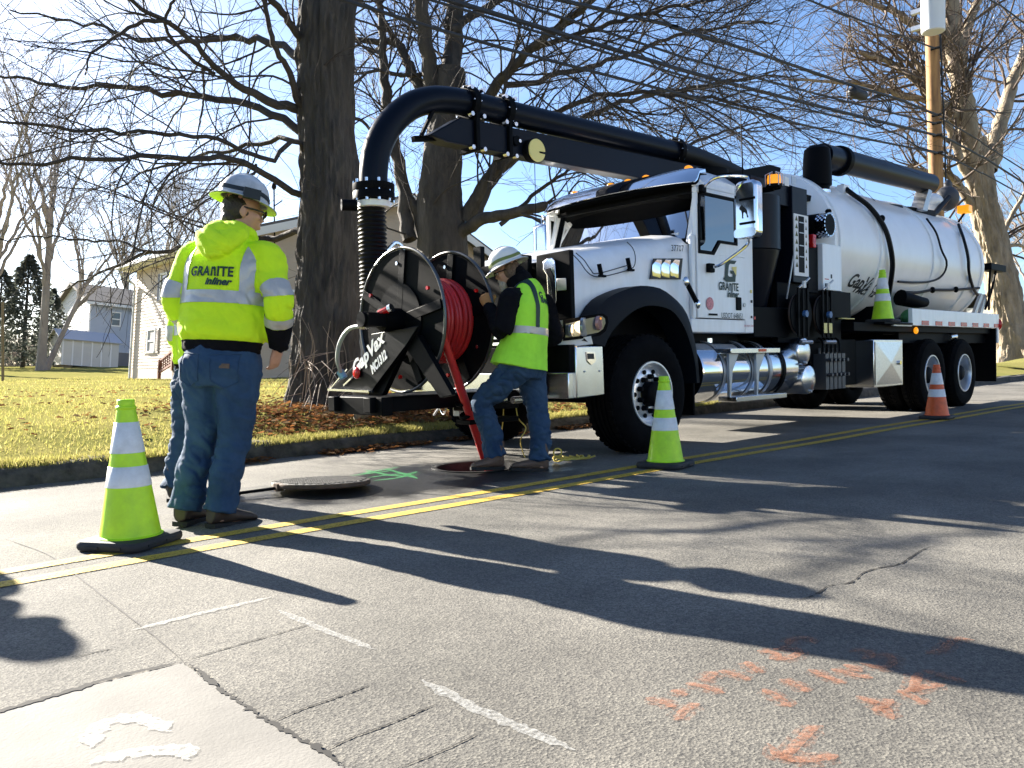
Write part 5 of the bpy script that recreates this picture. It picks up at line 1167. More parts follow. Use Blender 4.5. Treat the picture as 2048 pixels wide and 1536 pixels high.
SG = bx('instruction_plate', M['letterw'], 8.97, 9.31, 4.745, 4.757, 1.80, 2.52, bevel=0); bx('table', M['grey'], 9.07, 9.20, 4.740, 4.744, 1.84, 2.50, SG, 0)
for k in range(7):
    z = 1.90+k*.09; MB().add([(8.99, 4.742, z), (9.055, 4.742, z), (9.022, 4.742, z+.06)], [(0, 1, 2)]).build('warning_triangle', pbr('dark olive', (.08, .09, .02), .6) if k == 0 else bpy.data.materials['dark olive'], SG, 0)
    MB().add([(9.23, 4.742, z), (9.27, 4.742, z), (9.25, 4.742, z+.05)], [(0, 1, 2)]).build('warning_triangle', bpy.data.materials['dark olive'], SG, 0)
for z in (2.15, 2.02, 2.3, 2.42): bx('text_row', M['steel'], 9.08, 9.19, 4.7375, 4.7395, z, z+.012, SG, 0)
# two side hose reels
for i, (px, py) in enumerate(((1603, 628), (1651, 630))):
    c = at(px, py, n=4.70); rc = pbr('brown hose winding', (.055, .03, .018), .5, 0, .3, 10) if i == 0 else bpy.data.materials['brown hose winding']
    RL = MB().lathe([(.25, .0), (.25, .012), (.02, .012)], c, (0, 1, 0), 36).build('side_reel', M['satin'], T)
    for k in range(4): MB().torus(c+Vector((0, .03, 0)), (0, 1, 0), .225-.045*k, .022, 36, 8).build('winding', rc, RL)
    for dx in (-.11, 0, .11): MB().box(c.x+dx-.022, c.x+dx+.022, c.y-.03, c.y-.012, c.z-.27, c.z+.30).build('bar', M['satin'], RL, 35, .004)
    MB().cyl(c+Vector((0, -.03, 0)), c+Vector((0, -.07, 0)), .04, 14).build('hub', pbr('blue hub', (.06, .14, .30), .4) if i == 0 else bpy.data.materials['blue hub'], RL)
    MB().tube([c+Vector((-.1, -.02, .30)), c+Vector((.0, -.04, .36)), c+Vector((.1, -.05, .42))], .014, 6, 8).cyl(c+Vector((-.02, -.04, .30)), c+Vector((-.02, -.04, .38)), .03, 10).build('fitting', M['steel'], RL)
    MB().cyl(c+Vector((-.06, -.02, -.33)), c+Vector((.12, -.06, -.33)), .025, 8).build('fitting', M['steel'], RL)
    if i: 
        for dx in (-.07, .06): bx('label', M['cream'], c.x+dx-.04, c.x+dx+.04, c.y-.036, c.y-.031, c.z-.22, c.z-.10, RL, 0)
bx('reel_back', M['satin'], 8.7, 10.3, 4.82, 4.9, 1.02, 1.72)
WC = bx('control_cabinet', M['white'], 9.66, 10.16, 4.74, 5.0, 1.66, 2.23); bx('red_line', M['redl'], 9.70, 9.80, 4.735, 4.741, 1.79, 1.80, WC, 0); bx('mark', M['letterk'], 9.86, 9.89, 4.735, 4.741, 1.81, 1.86, WC, 0)
bx('cabinet_side', M['grey'], 9.40, 9.655, 4.80, 5.05, 1.62, 2.22); bx('red_lamp', M['redl'], 9.42, 9.50, 4.74, 4.80, 2.16, 2.32)
bx('black_box', M['satin'], 9.80, 10.32, 4.70, 5.1, 1.32, 1.65); bx('yellow_plate', M['cream'], 9.95, 10.30, 4.64, 4.70, 1.305, 1.32)
fc = at(1640, 452, n=4.86); FLT = MB().cyl(fc, fc+Vector((.0, .3, 0)), .155, 28).build('air_filter', M['satin'], T); 
fp = MB()
for k in range(36):
    a = 2*PI*k/36
    for h in range(5):
        if (k+h) % 2: continue
        q = Matrix.Translation(fc) @ Matrix.Rotation(a, 4, 'Y'); fp.box(-.012, .012, -.13+h*.026, -.108+h*.026, .13, .15, q)
MB().lathe([(.13, -.13), (.14, 0)], fc, (0, 1, 0), 28).build('filter_screen', M['satin'], FLT); fp.build('filter_mesh', M['alus'], FLT, 0)['kind'] = 'stuff'; MB().ell(fc+Vector((.02, -.1, .17)), (.04, .04, .03)).build('knob', M['satin'], FLT)

# ---- tank
TC = Vector((0, 5.8, 2.33)); TRd = .985; TU0, TU1 = 10.15, 15.75
pr = [(.02, -.30), (.3, -.28), (.55, -.22), (.78, -.13), (.92, -.045), (TRd, 0)]+[(TRd, x) for x in np.linspace(.02, TU1-TU0-.02, 12)]+[(TRd, TU1-TU0), (.93, TU1-TU0+.07), (.8, TU1-TU0+.17), (.6, TU1-TU0+.27), (.32, TU1-TU0+.34), (.02, TU1-TU0+.36)]
TK = MB().lathe(pr, (TU0, TC.y, TC.z), (1, 0, 0), 72).build('tank', M['tankwhite'], T, 50)
for x in (10.30, 11.55, 13.45, 15.05, 15.62):
    MB().lathe([(TRd-.01, -.055), (TRd+.022, -.045), (TRd+.026, .045), (TRd-.01, .055)], (x, TC.y, TC.z), (1, 0, 0), 72, False).build('tank_band', M['tankwhite'], TK, 50)
def tank_hit(x, y, rad=TRd):
    o = CPOS; d = (at(x, y, d=1.)-CPOS); a = d.y**2+d.z**2; b = 2*(d.y*(o.y-TC.y)+d.z*(o.z-TC.z)); c = (o.y-TC.y)**2+(o.z-TC.z)**2-rad**2; q = b*b-4*a*c
    t = (-b-math.sqrt(max(q, 0)))/(2*a); return o+d*t
def tank_hose(pix, r, mat=M['hose'], n=40): return MB().tube([tank_hit(x, y, TRd+.026+r) for x, y in pix], r, 8, n).build('hose', mat, TK)
tank_hose([(1684, 372), (1705, 388), (1735, 410), (1758, 437), (1773, 465), (1782, 500), (1785, 530), (1782, 560), (1777, 592)], .035)
tank_hose([(1853, 437), (1872, 465), (1883, 500), (1893, 522), (1891, 540), (1880, 555), (1860, 563), (1830, 565), (1796, 563)], .016)
tank_hose([(1917, 449), (1928, 480), (1936, 515), (1938, 545), (1946, 575), (1955, 590)], .024)
tank_hose([(1802, 584), (1835, 585), (1865, 580), (1900, 580), (1930, 578), (1958, 576)], .022)
for x, y in ((1764, 437), (1865, 580), (1912, 579)): p = tank_hit(x, y, TRd+.06); MB().ell(p, (.05, .04, .05)).build('clamp', M['satin'], TK)
def on_tank(s, x, y, x2, y2, size, mat, shear=0., xs=1., offset=0.):
    a, b = tank_hit(x, y), tank_hit(x2, y2); c = (a+b)/2; rad = Vector((0, c.y-TC.y, c.z-TC.z)).normalized(); me = text_mesh(s, size, shear, offset, xs)
    wid = max(v.co.x for v in me.vertices)-min(v.co.x for v in me.vertices); k = (b-a).length/wid; r = (b-a).normalized(); r = (r-rad*r.dot(rad)).normalized(); up = rad.cross(r)*-1 if rad.cross(r).z < 0 else rad.cross(r)
    for v in me.vertices:
        p = c+r*(v.co.x*k)+up*v.co.y; w = Vector((0, p.y-TC.y, p.z-TC.z)).normalized()*(TRd+.004); v.co = (p.x, TC.y+w.y, TC.z+w.z)
    return link_mesh('lettering', me, mat, TK)
on_tank('GapVax', 1696, 560, 1752, 573, .27, M['letterk'], .35, offset=.006)
on_tank('MC1312', 1712, 580, 1748, 590, .12, M['letterk'], .35, offset=.006)
# saddle, deck and rear fenders
for x in (10.6, 12.0, 13.6, 15.2): side_prism([(x-.12, 1.02), (x+.12, 1.02), (x+.08, 1.55), (x-.08, 1.55)], 5.05, 6.55, 'saddle', M['satin'])
bx('deck', M['satin'], 10.4, 15.75, 4.70, 6.95, 1.16, 1.28)
RLD = bx('side_rail', M['white'], 12.03, 15.77, 4.60, 4.66, 1.25, 1.49)
for k in range(7): bx('red_tape', M['redl'], 12.36+k*.525, 12.62+k*.525, 4.594, 4.602, 1.262, 1.325, RLD, 0)
bx('edge_rail', M['white'], 11.4, 12.02, 4.60, 4.64, 1.235, 1.29)
bx('fender_skirt', M['satin'], 12.0, 15.72, 4.78, 4.82, 1.0, 1.25); bx('rear_flap', M['satin'], 15.66, 15.70, 4.62, 5.3, .34, 1.25); bx('rear_flap', M['satin'], 15.66, 15.70, 6.3, 7.0, .34, 1.25)
bx('rear_panel', M['white'], 15.70, 15.78, 4.60, 4.66, 1.0, 1.25); MB().ell((15.80, 4.62, 1.32), (.03, .06, .10)).build('tail_lamp', M['redl'], T)
for px, py in ((1832, 661),): p = at(px, py, n=4.68); MB().ell(p, (.05, .03, .05)).build('side_marker', M['amber'], T)
p = at(1897, 675, n=4.75); MB().cyl(p, p+Vector((.25, 0, .02)), .055, 12).build('brake_chamber', M['alu'], T)
bx('cone_shelf', M['satin'], 11.0, 11.95, 4.56, 4.95, 1.255, 1.285)
# things on top of the tank
dn_ = 5.25
P0, P1 = at(1660, 317, n=dn_), at(1858, 368, n=dn_)
MB().tube([P0-Vector((.25, 0, 0)), P0*.5+P1*.5, P1], .165, 24).build('exhaust_duct', M['navy'], T)
MB().lathe([(.175, -.06), (.205, -.05), (.205, .05), (.175, .06)], at(1678, 322, n=dn_), (P1-P0), 28).build('duct_collar', M['satin'], T)
E0 = at(1634, 318, n=dn_); MB().lathe([(.13, -1.35), (.15, -.55), (.155, -.38), (.185, -.36), (.185, -.2), (.178, .0), (.165, .12), (.11, .165), (.02, .175)], E0, (0, 0, 1), 28).build('duct_head', M['satin'], T, 40)
for dz in (-.45, -.52): MB().lathe([(.158, -.02), (.172, -.018), (.172, .018), (.158, .02)], E0+Vector((0, 0, dz)), (0, 0, 1), 28).build('duct_clamp', M['chrome'], T)
q = P1-Vector((.3, 0, 0)); MB().prism([(q.x-.25, q.z-.5), (q.x-.05, q.z-.5), (q.x+.16, q.z-.15), (q.x+.02, q.z-.13)], FX, dn_-.1, dn_+.1).build('duct_stand', M['steel'], T)
a = at(1678, 390, n=5.2); MB().prism([(a.x-.08, a.z-.25), (a.x+.12, a.z-.25), (a.x+.22, a.z+.15), (a.x+.05, a.z+.15)], FX, 5.15, 5.25).build('duct_stand', M['tankwhite'], T)
MB().bar(at(1810, 420, n=5.3), at(1865, 428, n=5.3), .10, .10).build('walk_rail', M['satin'], T); MB().tube([at(1768, 413, n=5.3), at(1800, 416, n=5.3), at(1860, 430, n=5.3), at(1880, 415, n=5.3), at(1897, 395, n=5.3)], .05, 8, 20).build('top_hose', M['hose'], T)
c = at(1894, 397, n=5.4); MB().ell(c, (.22, .2, .22)).ell(c+Vector((.05, 0, .22)), (.08, .07, .12)).build('vent_cowl', pbr('dark grey cowl', (.05, .05, .055), .6), T)
c = at(1862, 405, n=5.5); MB().ell(c, (.22, .2, .16)).build('hatch_dome', M['tankwhite'], T)
c = at(1929, 419, n=5.2); MB().box(c.x-.1, c.x+.1, c.y-.1, c.y+.1, c.z-.07, c.z+.07).build('rear_beacon', M['amber'], T, 30, .02); MB().tube([c-Vector((0, 0, .06)), c-Vector((.1, -.2, .4))], .02, 6).build('beacon_stem', M['satin'], T)
bx('hose_bracket', M['satin'], 15.9, 16.7, 4.75, 4.95, 2.28, 2.40); MB().tube([(16.0, 4.8, 2.3), (16.1, 4.85, 1.9), (16.25, 4.9, 1.6)], .02, 6, 8).tube([(16.3, 4.8, 2.3), (16.2, 4.85, 1.9), (16.05, 4.9, 1.6)], .02, 6, 8).build('bracket_stay', M['satin'], T)
for dx in (0, .35): MB().bar((15.4+dx, 4.95, 1.3), (15.9+dx*.6, 4.92, 1.85), .05, .08).build('tailgate_strut', M['steel'], T)
c = at(1850, 605, n=4.75); MB().tube([at(1800, 595, n=4.9), at(1830, 603, n=4.8), c], [.12, .10, .07], 12, 10).build('suction_port', M['satin'], T)

# ---- boom
NB = 6.1; Rb = .124; KB = NB/5.8; bu = lambda u: u*KB; bz = lambda z: CAM_H+(z-CAM_H)*KB
path = [(3.88, NB, 2.30), (3.885, NB, 2.48), (3.93, NB, 2.68), (4.06, NB, 2.90), (4.27, NB, 3.09), (4.52, NB, 3.20), (4.82, NB, 3.245), (5.1, NB, 3.25)]; path = [(bu(a), y, bz(c)) for a, y, c in path]
BO = MB().tube(path, Rb, 28, 40).tube([path[-1], (bu(8.15), NB, bz(3.31))], Rb, 28).build('boom_tube', M['navy'], T, 40)
for x, z in [(bu(a), bz(c)) for a, c in ((4.93, 3.247), (5.36, 3.255), (8.12, 3.31))]:
    MB().lathe([(Rb, -.04), (Rb+.045, -.035), (Rb+.045, .035), (Rb, .04)], (x, NB, z), (1, 0, .02), 28).build('boom_collar', M['satin'], BO)
    bt = MB()
    for k in range(8): a = 2*PI*k/8; bt.cyl((x-.05, NB+math.cos(a)*(Rb+.03), z+math.sin(a)*(Rb+.03)), (x+.05, NB+math.cos(a)*(Rb+.03), z+math.sin(a)*(Rb+.03)), .010, 6)
    bt.build('bolts', M['alu'], BO)['kind'] = 'stuff'
AR = MB().prism([(bu(a), bz(c)) for a, c in ((4.42, 2.86), (4.78, 3.08), (8.7, 3.19), (8.7, 2.90), (4.62, 2.83))], FX, NB-.09, NB+.09).build('boom_arm', M['navy'], T, 30, .012)
for x in (bu(4.95), bu(5.36)): MB().box(x-.025, x+.025, NB-.13, NB+.13, bz(2.80), bz(3.32)).build('boom_clamp', M['satin'], AR, 30, .01)
bt = MB()
for x in (bu(4.88), bu(5.02), bu(5.30), bu(5.42)):
    for z in (bz(3.12), bz(2.82), bz(3.36)): bt.cyl((x, NB-.14, z), (x, NB-.09, z), .022, 8)
bt.build('bolts', M['alu'], AR)['kind'] = 'stuff'
MB().bar((bu(4.35), NB-.05, bz(2.84)), (bu(4.55), NB-.05, bz(3.20)), .03, .03).build('tip_stay', M['satin'], AR); MB().bar((bu(4.30), NB, bz(2.82)), (bu(4.62), NB, bz(2.88)), .05, .05).build('tip_link', M['satin'], AR)
DC = at(1073, 301, n=NB-.16); dr = .115
prd = [(0.25*dr, -.02*dr)]+[(dr*math.cos(a), dr*math.sin(a)) for a in np.linspace(.02, 2*PI-.22, 36)]+[(.25*dr, -.2*dr)]
MB().prism(prd, lambda p, q, t: (DC.x+p, DC.y+t, DC.z+q), -.012, .0).build('sheave_cover', M['cream'], AR, 30); MB().cyl(DC+Vector((-.02, .004, 0)), DC+Vector((-.02, .07, 0)), dr*1.02, 32).build('sheave', M['satin'], AR)
c = at(1035, 281, n=NB-.12); MB().cyl(c, c+Vector((0, .04, 0)), .05, 18).build('pin', M['satin'], AR); MB().cyl(c+Vector((.03, -.01, 0)), c+Vector((.03, .03, 0)), .018, 8).build('pin_nut', M['alu'], AR)
MB().tube([DC+Vector((0, .03, -dr)), at(1073, 500, n=NB-.13)], .004, 5).build('winch_line', M['satin'], AR)
MB().tube([(bu(8.15), NB, bz(3.31)), (bu(8.5), NB, bz(3.30)), (bu(9.0), NB, bz(3.26)), (bu(9.5), NB, bz(3.2))], .135, 20, 20).build('boom_hose', M['hose'], T)
MB().lathe([(.42, 0), (.42, .10), (.30, .14), (.30, .42), (.02, .45)], (9.2, NB, 2.86), (0, 0, 1), 30).build('boom_turret', M['satin'], T)
side_prism([(8.0, 2.90), (9.1, 2.98), (9.15, 3.12), (8.9, 3.12)], 5.0, 5.2, 'turret_wedge', M['satin']); bx('turret_plate', M['satin'], 8.4, 10.2, 5.1, 6.5, 2.84, 2.92)
HUx = bu(3.88)
# suction hose hanging from the boom end
FL = MB().lathe([(Rb, .09), (Rb+.06, .085), (Rb+.06, .03), (Rb+.055, .02), (Rb+.06, .01), (Rb+.06, -.05), (Rb, -.055)], (HUx, NB, bz(2.29)), (0, 0, 1), 28).build('end_flange', M['satin'], T)
bt = MB()
for k in range(10): a = 2*PI*k/10; d = Vector((math.cos(a), math.sin(a), 0))*(Rb+.045); bt.cyl(Vector((HUx, NB, bz(2.22)))+d, Vector((HUx, NB, bz(2.40)))+d, .013, 6)
bt.build('bolts', M['alu'], FL)['kind'] = 'stuff'
MB().lathe([(Rb+.01, -.05), (Rb+.022, -.055), (Rb+.022, -.105), (Rb+.01, -.11)], (HUx, NB, bz(2.28)), (0, 0, 1), 28).build('hose_band', M['letterw'], FL)
MB().cyl((HUx-.18, NB, bz(2.18)), (HUx-.30, NB+.05, bz(2.18)), .05, 12).build('cam_lever', M['satin'], FL)
pr = []
for k in range(30): z = bz(2.18)-k*.036; pr += [(.112, z), (.124, z-.010), (.126, z-.018), (.114, z-.028)]
MB().lathe(pr, (HUx-.01, NB+.02, 0), (0, 0, 1), 26).build('suction_hose', M['hose'], T, 40)
MB().tube([(HUx+.12, NB, 1.88), (HUx+.22, NB, 1.96), (HUx+.3, NB, 1.91), (HUx+.26, NB, 1.81)], .018, 6, 12).build('hose_hook', M['alu'], T)

# ---- front hose reel
RC = Vector((0, 5.5, 1.226)); FR = .585; UA, UB = 3.905, 4.40
RE = MB().lathe([(.30, UA-.02), (.30, UB+.02)], (0, RC.y, RC.z), (1, 0, 0), 40).build('reel_drum', M['satin'], T)
DK = pbr('dark reel plate', (.006, .0065, .007), .7, spec=.04)
for u in (UA, UB):
    fl = MB().lathe([(.03, 0), (FR-.015, 0), (FR-.015, .006), (.03, .006)], (u, RC.y, RC.z), (1, 0, 0), 64).build('reel_flange', DK, T)
    MB().torus((u, RC.y, RC.z), (1, 0, 0), FR, .013, 80, 8).build('flange_rim', pbr('glint rim steel', (.10, .105, .11), .35, .8) if u < 4.1 else bpy.data.materials['glint rim steel'], fl)  # rim of the black reel, coloured brighter for the glint on its edge
    for k in range(5):
        a = math.radians(18+72*k+8); d = Vector((0, math.cos(a), math.sin(a))); c = Vector((u-.012, RC.y, RC.z)); MB().bar(c+d*.08, c+d*(FR-.02), .075, .018, Vector((1, 0, 0))).build('spoke', M['satin'], fl, 30, .003)
    for k in range(6): a = math.radians(30+60*k); p = Vector((u-.008, RC.y+math.cos(a)*.46, RC.z+math.sin(a)*.46)); MB().cyl(p, p-Vector((.02, 0, 0)), .016, 8).build('stud', M['alu'] if k % 2 else M['redl'], fl)
hc = MB()
for k in range(10): hc.torus((UA+.040+k*.0462, RC.y, RC.z), (1, .03*math.sin(k*2.3), .03*math.cos(k*1.9)), .330+.009*math.sin(k*1.7), .0242, 64, 10)
hc.build('hose_coil', M['red'], T)['kind'] = 'stuff'
MB().lathe([(.02, -.10), (.095, -.09), (.10, .0), (.10, .10)], (UA-.10, RC.y, RC.z), (1, 0, 0), 20).cyl((UA-.38, RC.y, RC.z), (UA-.1, RC.y, RC.z), .06, 16).box(UA-.36, UA-.13, RC.y-.08, RC.y+.08, RC.z-.055, RC.z+.045).build('hub', M['satin'], T)
pr_ = at(778, 618, u=UA-.17); MB().cyl((UA-.2, RC.y, RC.z+.05), pr_, .03, 10).build('swivel', M['redl'], T); MB().cyl(pr_, pr_+(pr_-Vector((UA-.2, RC.y, RC.z+.05)))*.3, .035, 10).build('swivel_nut', M['alu'], T)
U0 = 3.77
def ap(pix, name, mat, t=.03, u=U0, bevel=.004): return MB().rings([[at(x, y, u=u) for x, y in pix], [at(x, y, u=u)+Vector((t, 0, 0)) for x, y in pix]]).build(name, mat, T, 30, bevel)
ARM = ap([(660, 780), (745, 693), (742, 668), (836, 652), (812, 690), (742, 783)], 'reel_arm', M['black'])
ap([(785, 690), (815, 680), (765, 790), (735, 790)], 'reel_leg', M['satin'], .05, 3.81); ap([(800, 680), (835, 670), (905, 790), (880, 796)], 'reel_leg', M['satin'], .05, 3.81)
e = [at(x, y, u=U0-.012) for x, y in ((660, 779), (742, 783), (695, 738), (752, 672), (688, 771), (708, 752))]
MB().bar(e[0], e[1], .05, .018).build('arm_foot_glint', M['alu'], ARM); MB().bar(e[0], e[2], .012, .012).build('arm_edge_glint', M['alu'], ARM); MB().bar(e[4], e[5], .016, .016).build('arm_edge_glint', M['alu'], ARM)  # foot and edge bars in bright aluminium carry the black plate's glint
ta, tb_ = at(708, 754, u=U0-.004), at(769, 684, u=U0-.004); rv = (tb_-ta).normalized(); uv = Vector((-1, 0, 0)).cross(rv)
def fit(s, a, b, off, size, shear):
    me = text_mesh(s, size, shear, .004); wid = max(v.co.x for v in me.vertices)-min(v.co.x for v in me.vertices); bpy.data.meshes.remove(me)
    return lettering(s, (a+b)/2+uv*off, rv, uv, size, M['letterw'], ARM, shear, .006, (b-a).length/wid)
fit('GapVax', ta, tb_, .05, .15, .25); fit('MC1312', at(742, 742, u=U0-.004), at(770, 703, u=U0-.004), -.012, .10, .25)
MB().ell(at(713, 746, u=U0-.02), (.02, .05, .05)).build('red_knob', M['redl'], ARM)
MB().tube([at(735, 651, u=3.6), at(700, 657, u=3.6), at(680, 685, u=3.58), at(675, 720, u=3.6), at(684, 752, u=3.7)], .018, 8, 30).build('water_line', pbr('grey braided line', (.30, .32, .30), .5), ARM)
MB().cyl(at(735, 651, u=3.6), at(722, 652, u=3.6), .03, 10).build('fitting', M['alu'], ARM); MB().cyl(at(680, 742, u=3.68), at(688, 756, u=3.7), .035, 10).build('fitting', pbr('blue fitting', (.15, .3, .45), .4, .5), ARM)
# frame that carries the reel
for y in (5.33, 5.85): bx('reel_beam', M['satin'], 3.45, 5.0, y-.05, y+.05, .50, .62)
bx('reel_beam', M['satin'], 3.50, 3.60, 5.2, 5.9, .48, .62); bx('reel_table', M['satin'], 3.62, 4.95, 5.28, 6.0, .595, .618)
p = at(765, 640, u=4.3); MB().tube([at(868, 830, u=4.75), at(880, 815, u=4.7), at(905, 806, u=4.7)], .012, 6, 10).build('cable_loop', M['steel'], T)
bx('hose_guide', M['satin'], 4.30, 4.85, 5.12, 5.34, .47, .53); bx('hose_guide', M['satin'], 4.30, 4.85, 5.12, 5.30, .36, .40)
g1, g2 = at(915, 800, u=4.45), at(925, 825, u=4.45); MB().box(g1.x-.02, g1.x+.04, g1.y-.04, g1.y+.04, g2.z-.03, g1.z+.03).build('guide_block', M['letterw'], T)
for px, py in ((905, 800), (990, 800), (1025, 800)): c = at(px, py, u=4.7); MB().cyl(c, c+Vector((.12, 0, 0)), .03, 10).build('guide_roller', M['alu'], T)
lp = at(885, 812, u=4.55); MB().torus(lp, (1, -.3, .1), .075, .005, 30, 5).torus(lp+Vector((.01, .02, 0)), (1, -.1, .3), .06, .005, 30, 5).build('wire_loop', M['alu'], T)
# hose running down into the manhole
ha, hb = at(884, 668, n=5.08), Vector((4.50, 5.20, .10))
RH = MB().tube([ha+(ha-hb)*.12, ha, ha*.5+hb*.5, hb, hb+(hb-ha)*.35], .035, 14).build('down_hose', M['red'], T)
for px, py in ((924, 805), (932, 830)): c = at(px, py, n=5.19); MB().torus(c, (hb-ha), .045, .016, 20, 6).build('hose_clamp', M['satin'], RH)
# ------------------------------------------------------------------ cones
def cone(base, rotz, col, label, h=.72):
    rz = Matrix.Rotation(rotz, 4, 'Z'); b = Vector(base); Tm = Matrix.Translation(b) @ rz
    o = thing('traffic_cone', label, 'traffic cone', b, 'traffic cones round the work site', rz)
    sq = rounded(-.185, .185, -.185, .185, .05, 4)
    bm_ = MB().rings([[(x*k, y*k, z) for x, y in sq] for k, z in ((.97, 0), (1, .012), (1, .030), (.96, .042), (.86, .046))], True)
    for a in range(4):
        q = Matrix.Rotation(a*PI/2, 4, 'Z'); bm_.box(-.10, -.03, -.190, -.184, .012, .024, q).box(.03, .10, -.190, -.184, .012, .024, q)
    link_mesh('base', bm_.mesh('base', 40), M['conebase'], o, True)
    R_ = lambda z: .143-(.143-.036)*((z-.045)/(h-.045))
    pr = [(.152, .044), (.152, .050), (R_(.052), .054)]+[(R_(z), z) for z in np.linspace(.07, h-.05, 16)]+[(R_(h-.05)+.004, h-.046), (R_(h-.04)+.005, h-.036), (.040, h-.030), (.041, h-.004), (.037, h), (.028, h), (.026, h-.08)]
    link_mesh('body', MB().lathe(pr, (0, 0, 0), (0, 0, 1), 40, False).mesh('body', 50), M[col], o, True)
    for z0, z1 in ((h*.635, h*.845), (h*.405, h*.545)):
        link_mesh('collar', MB().lathe([(R_(z0)+.0005, z0), (R_(z0)+.003, z0+.001), (R_(z1)+.003, z1-.001), (R_(z1)+.0005, z1)], (0, 0, 0), (0, 0, 1), 40, False).mesh('collar', 60), M['collar'], o, True)
    return o
c1 = at(262, 1090, z=0); cone((c1.x, c1.y, .006), .55, 'lime', 'large lime cone beside the standing worker in the foreground')
c2_ = at(1331, 934, z=0); cone((c2_.x, c2_.y, .006), .2, 'lime', "lime cone on the centre line before the truck's front wheel")
c3 = at(1874, 838, z=0); cone((c3.x, c3.y, .006), .1, 'orange', 'orange cone standing by the rear truck wheels', .70)
cone((11.40, 4.75, 1.287), .05, 'lime', 'lime cone standing on the truck side shelf by the tank')

# ------------------------------------------------------------------ manhole cover and the bar under it
CV = Vector((2.93, 5.13, .046)); tl = Matrix.Rotation(math.radians(2.5), 4, 'Y') @ Matrix.Rotation(math.radians(-2), 4, 'X')
o = thing('manhole_cover', 'heavy round iron manhole cover lying on the wet road', 'manhole cover', CV, rot=tl)
rr = .335
link_mesh('plate', MB().lathe([(.02, .020), (rr-.012, .020), (rr, .015), (rr, -.012), (rr-.02, -.016), (.02, -.016)], (0, 0, 0), (0, 0, 1), 56).mesh('plate', 40), M['iron'], o, True)
kn = MB()
for i in range(-9, 10):
    for j in range(-9, 10):
        if i*i+j*j < 81: kn.box(i*.034-.011, i*.034+.011, j*.034-.011, j*.034+.011, .0195, .0245)
link_mesh('knobs', kn.mesh('knobs', 0), M['iron'], o, True)['kind'] = 'stuff'
link_mesh('rim', MB().lathe([(rr+.001, .018), (rr+.005, .013), (rr+.005, -.008), (rr+.001, -.012)], (0, 0, 0), (0, 0, 1), 56, False).mesh('rim', 40), M['rust'], o, True)
pk = at(436, 992, z=.03); pe = at(556, 976, z=.05)
PB = thing('pry_bar', 'steel lifting bar from the manhole cover to the worker boot', 'bar', ((pk.x+pe.x)/2, (pk.y+pe.y)/2, 0))
MB().tube([pk, pe], .011, 8).build('shaft', M['satin'], PB); d = (pe-pk).normalized(); MB().box(pe.x-.02, pe.x+.03, pe.y-.025, pe.y+.025, pe.z-.02, pe.z+.03).build('hook', M['rust'], PB)

# ------------------------------------------------------------------ rope
rp = MB(); b = at(1110, 925, z=0)
for k in range(4):
    pts = [b+Vector((.0, .0, .01))]
    for i in range(1, 8): pts.append(b+Vector((-.05+.05*i+.02*math.sin(i*1.9+k*2), -.03*i*.6+.06*math.sin(i*1.3+k*1.7), .012+.035*abs(math.sin(i*.9+k)))))
    rp.tube(pts, .007, 6, 40)
hp = at(1115, 905, z=.09); rp.torus(hp, (.6, 1, .2), .035, .007, 24, 6)
tag(rp.build('rope', M['rope']), 'loose heap of yellow rope on the road behind the bending worker', 'rope')
r2 = MB(); r2.tube([at(1012, 760, u=4.85), at(1008, 800, u=4.85), at(1006, 840, u=4.85), at(1003, 866, u=4.85)], .005, 6, 20)
r2.tube([at(1030, 795, u=4.9), at(1036, 835, u=4.9), at(1052, 856, u=4.9), at(1041, 880, u=4.85), at(1046, 905, z=.05), at(1050, 914, z=.01)], .005, 6, 30)
tag(r2.build('hanging_rope', M['rope']), 'thin yellow line hanging from the truck front behind worker legs', 'rope')

# ------------------------------------------------------------------ wooden post under the reel, green bag on the deck
pp_ = at(722, 830, n=7.9); MB_ = MB().tube([Vector((pp_.x, 7.9, -.05)), at(720, 778, n=7.9)], .085, 14)
tag(MB_.build('wooden_post', M['wood']), 'short weathered wooden post in the verge under the hose reel', 'post')
gb = at(1822, 628, n=4.95); tag(MB().ell((gb.x, gb.y, 1.40), (.26, .12, .13)).ell((gb.x+.12, gb.y, 1.38), (.2, .1, .11)).build('green_bag', pbr('pale green cloth', (.12, .42, .16), .8)), 'pale green cloth bundle on the truck deck behind the cone', 'bag')
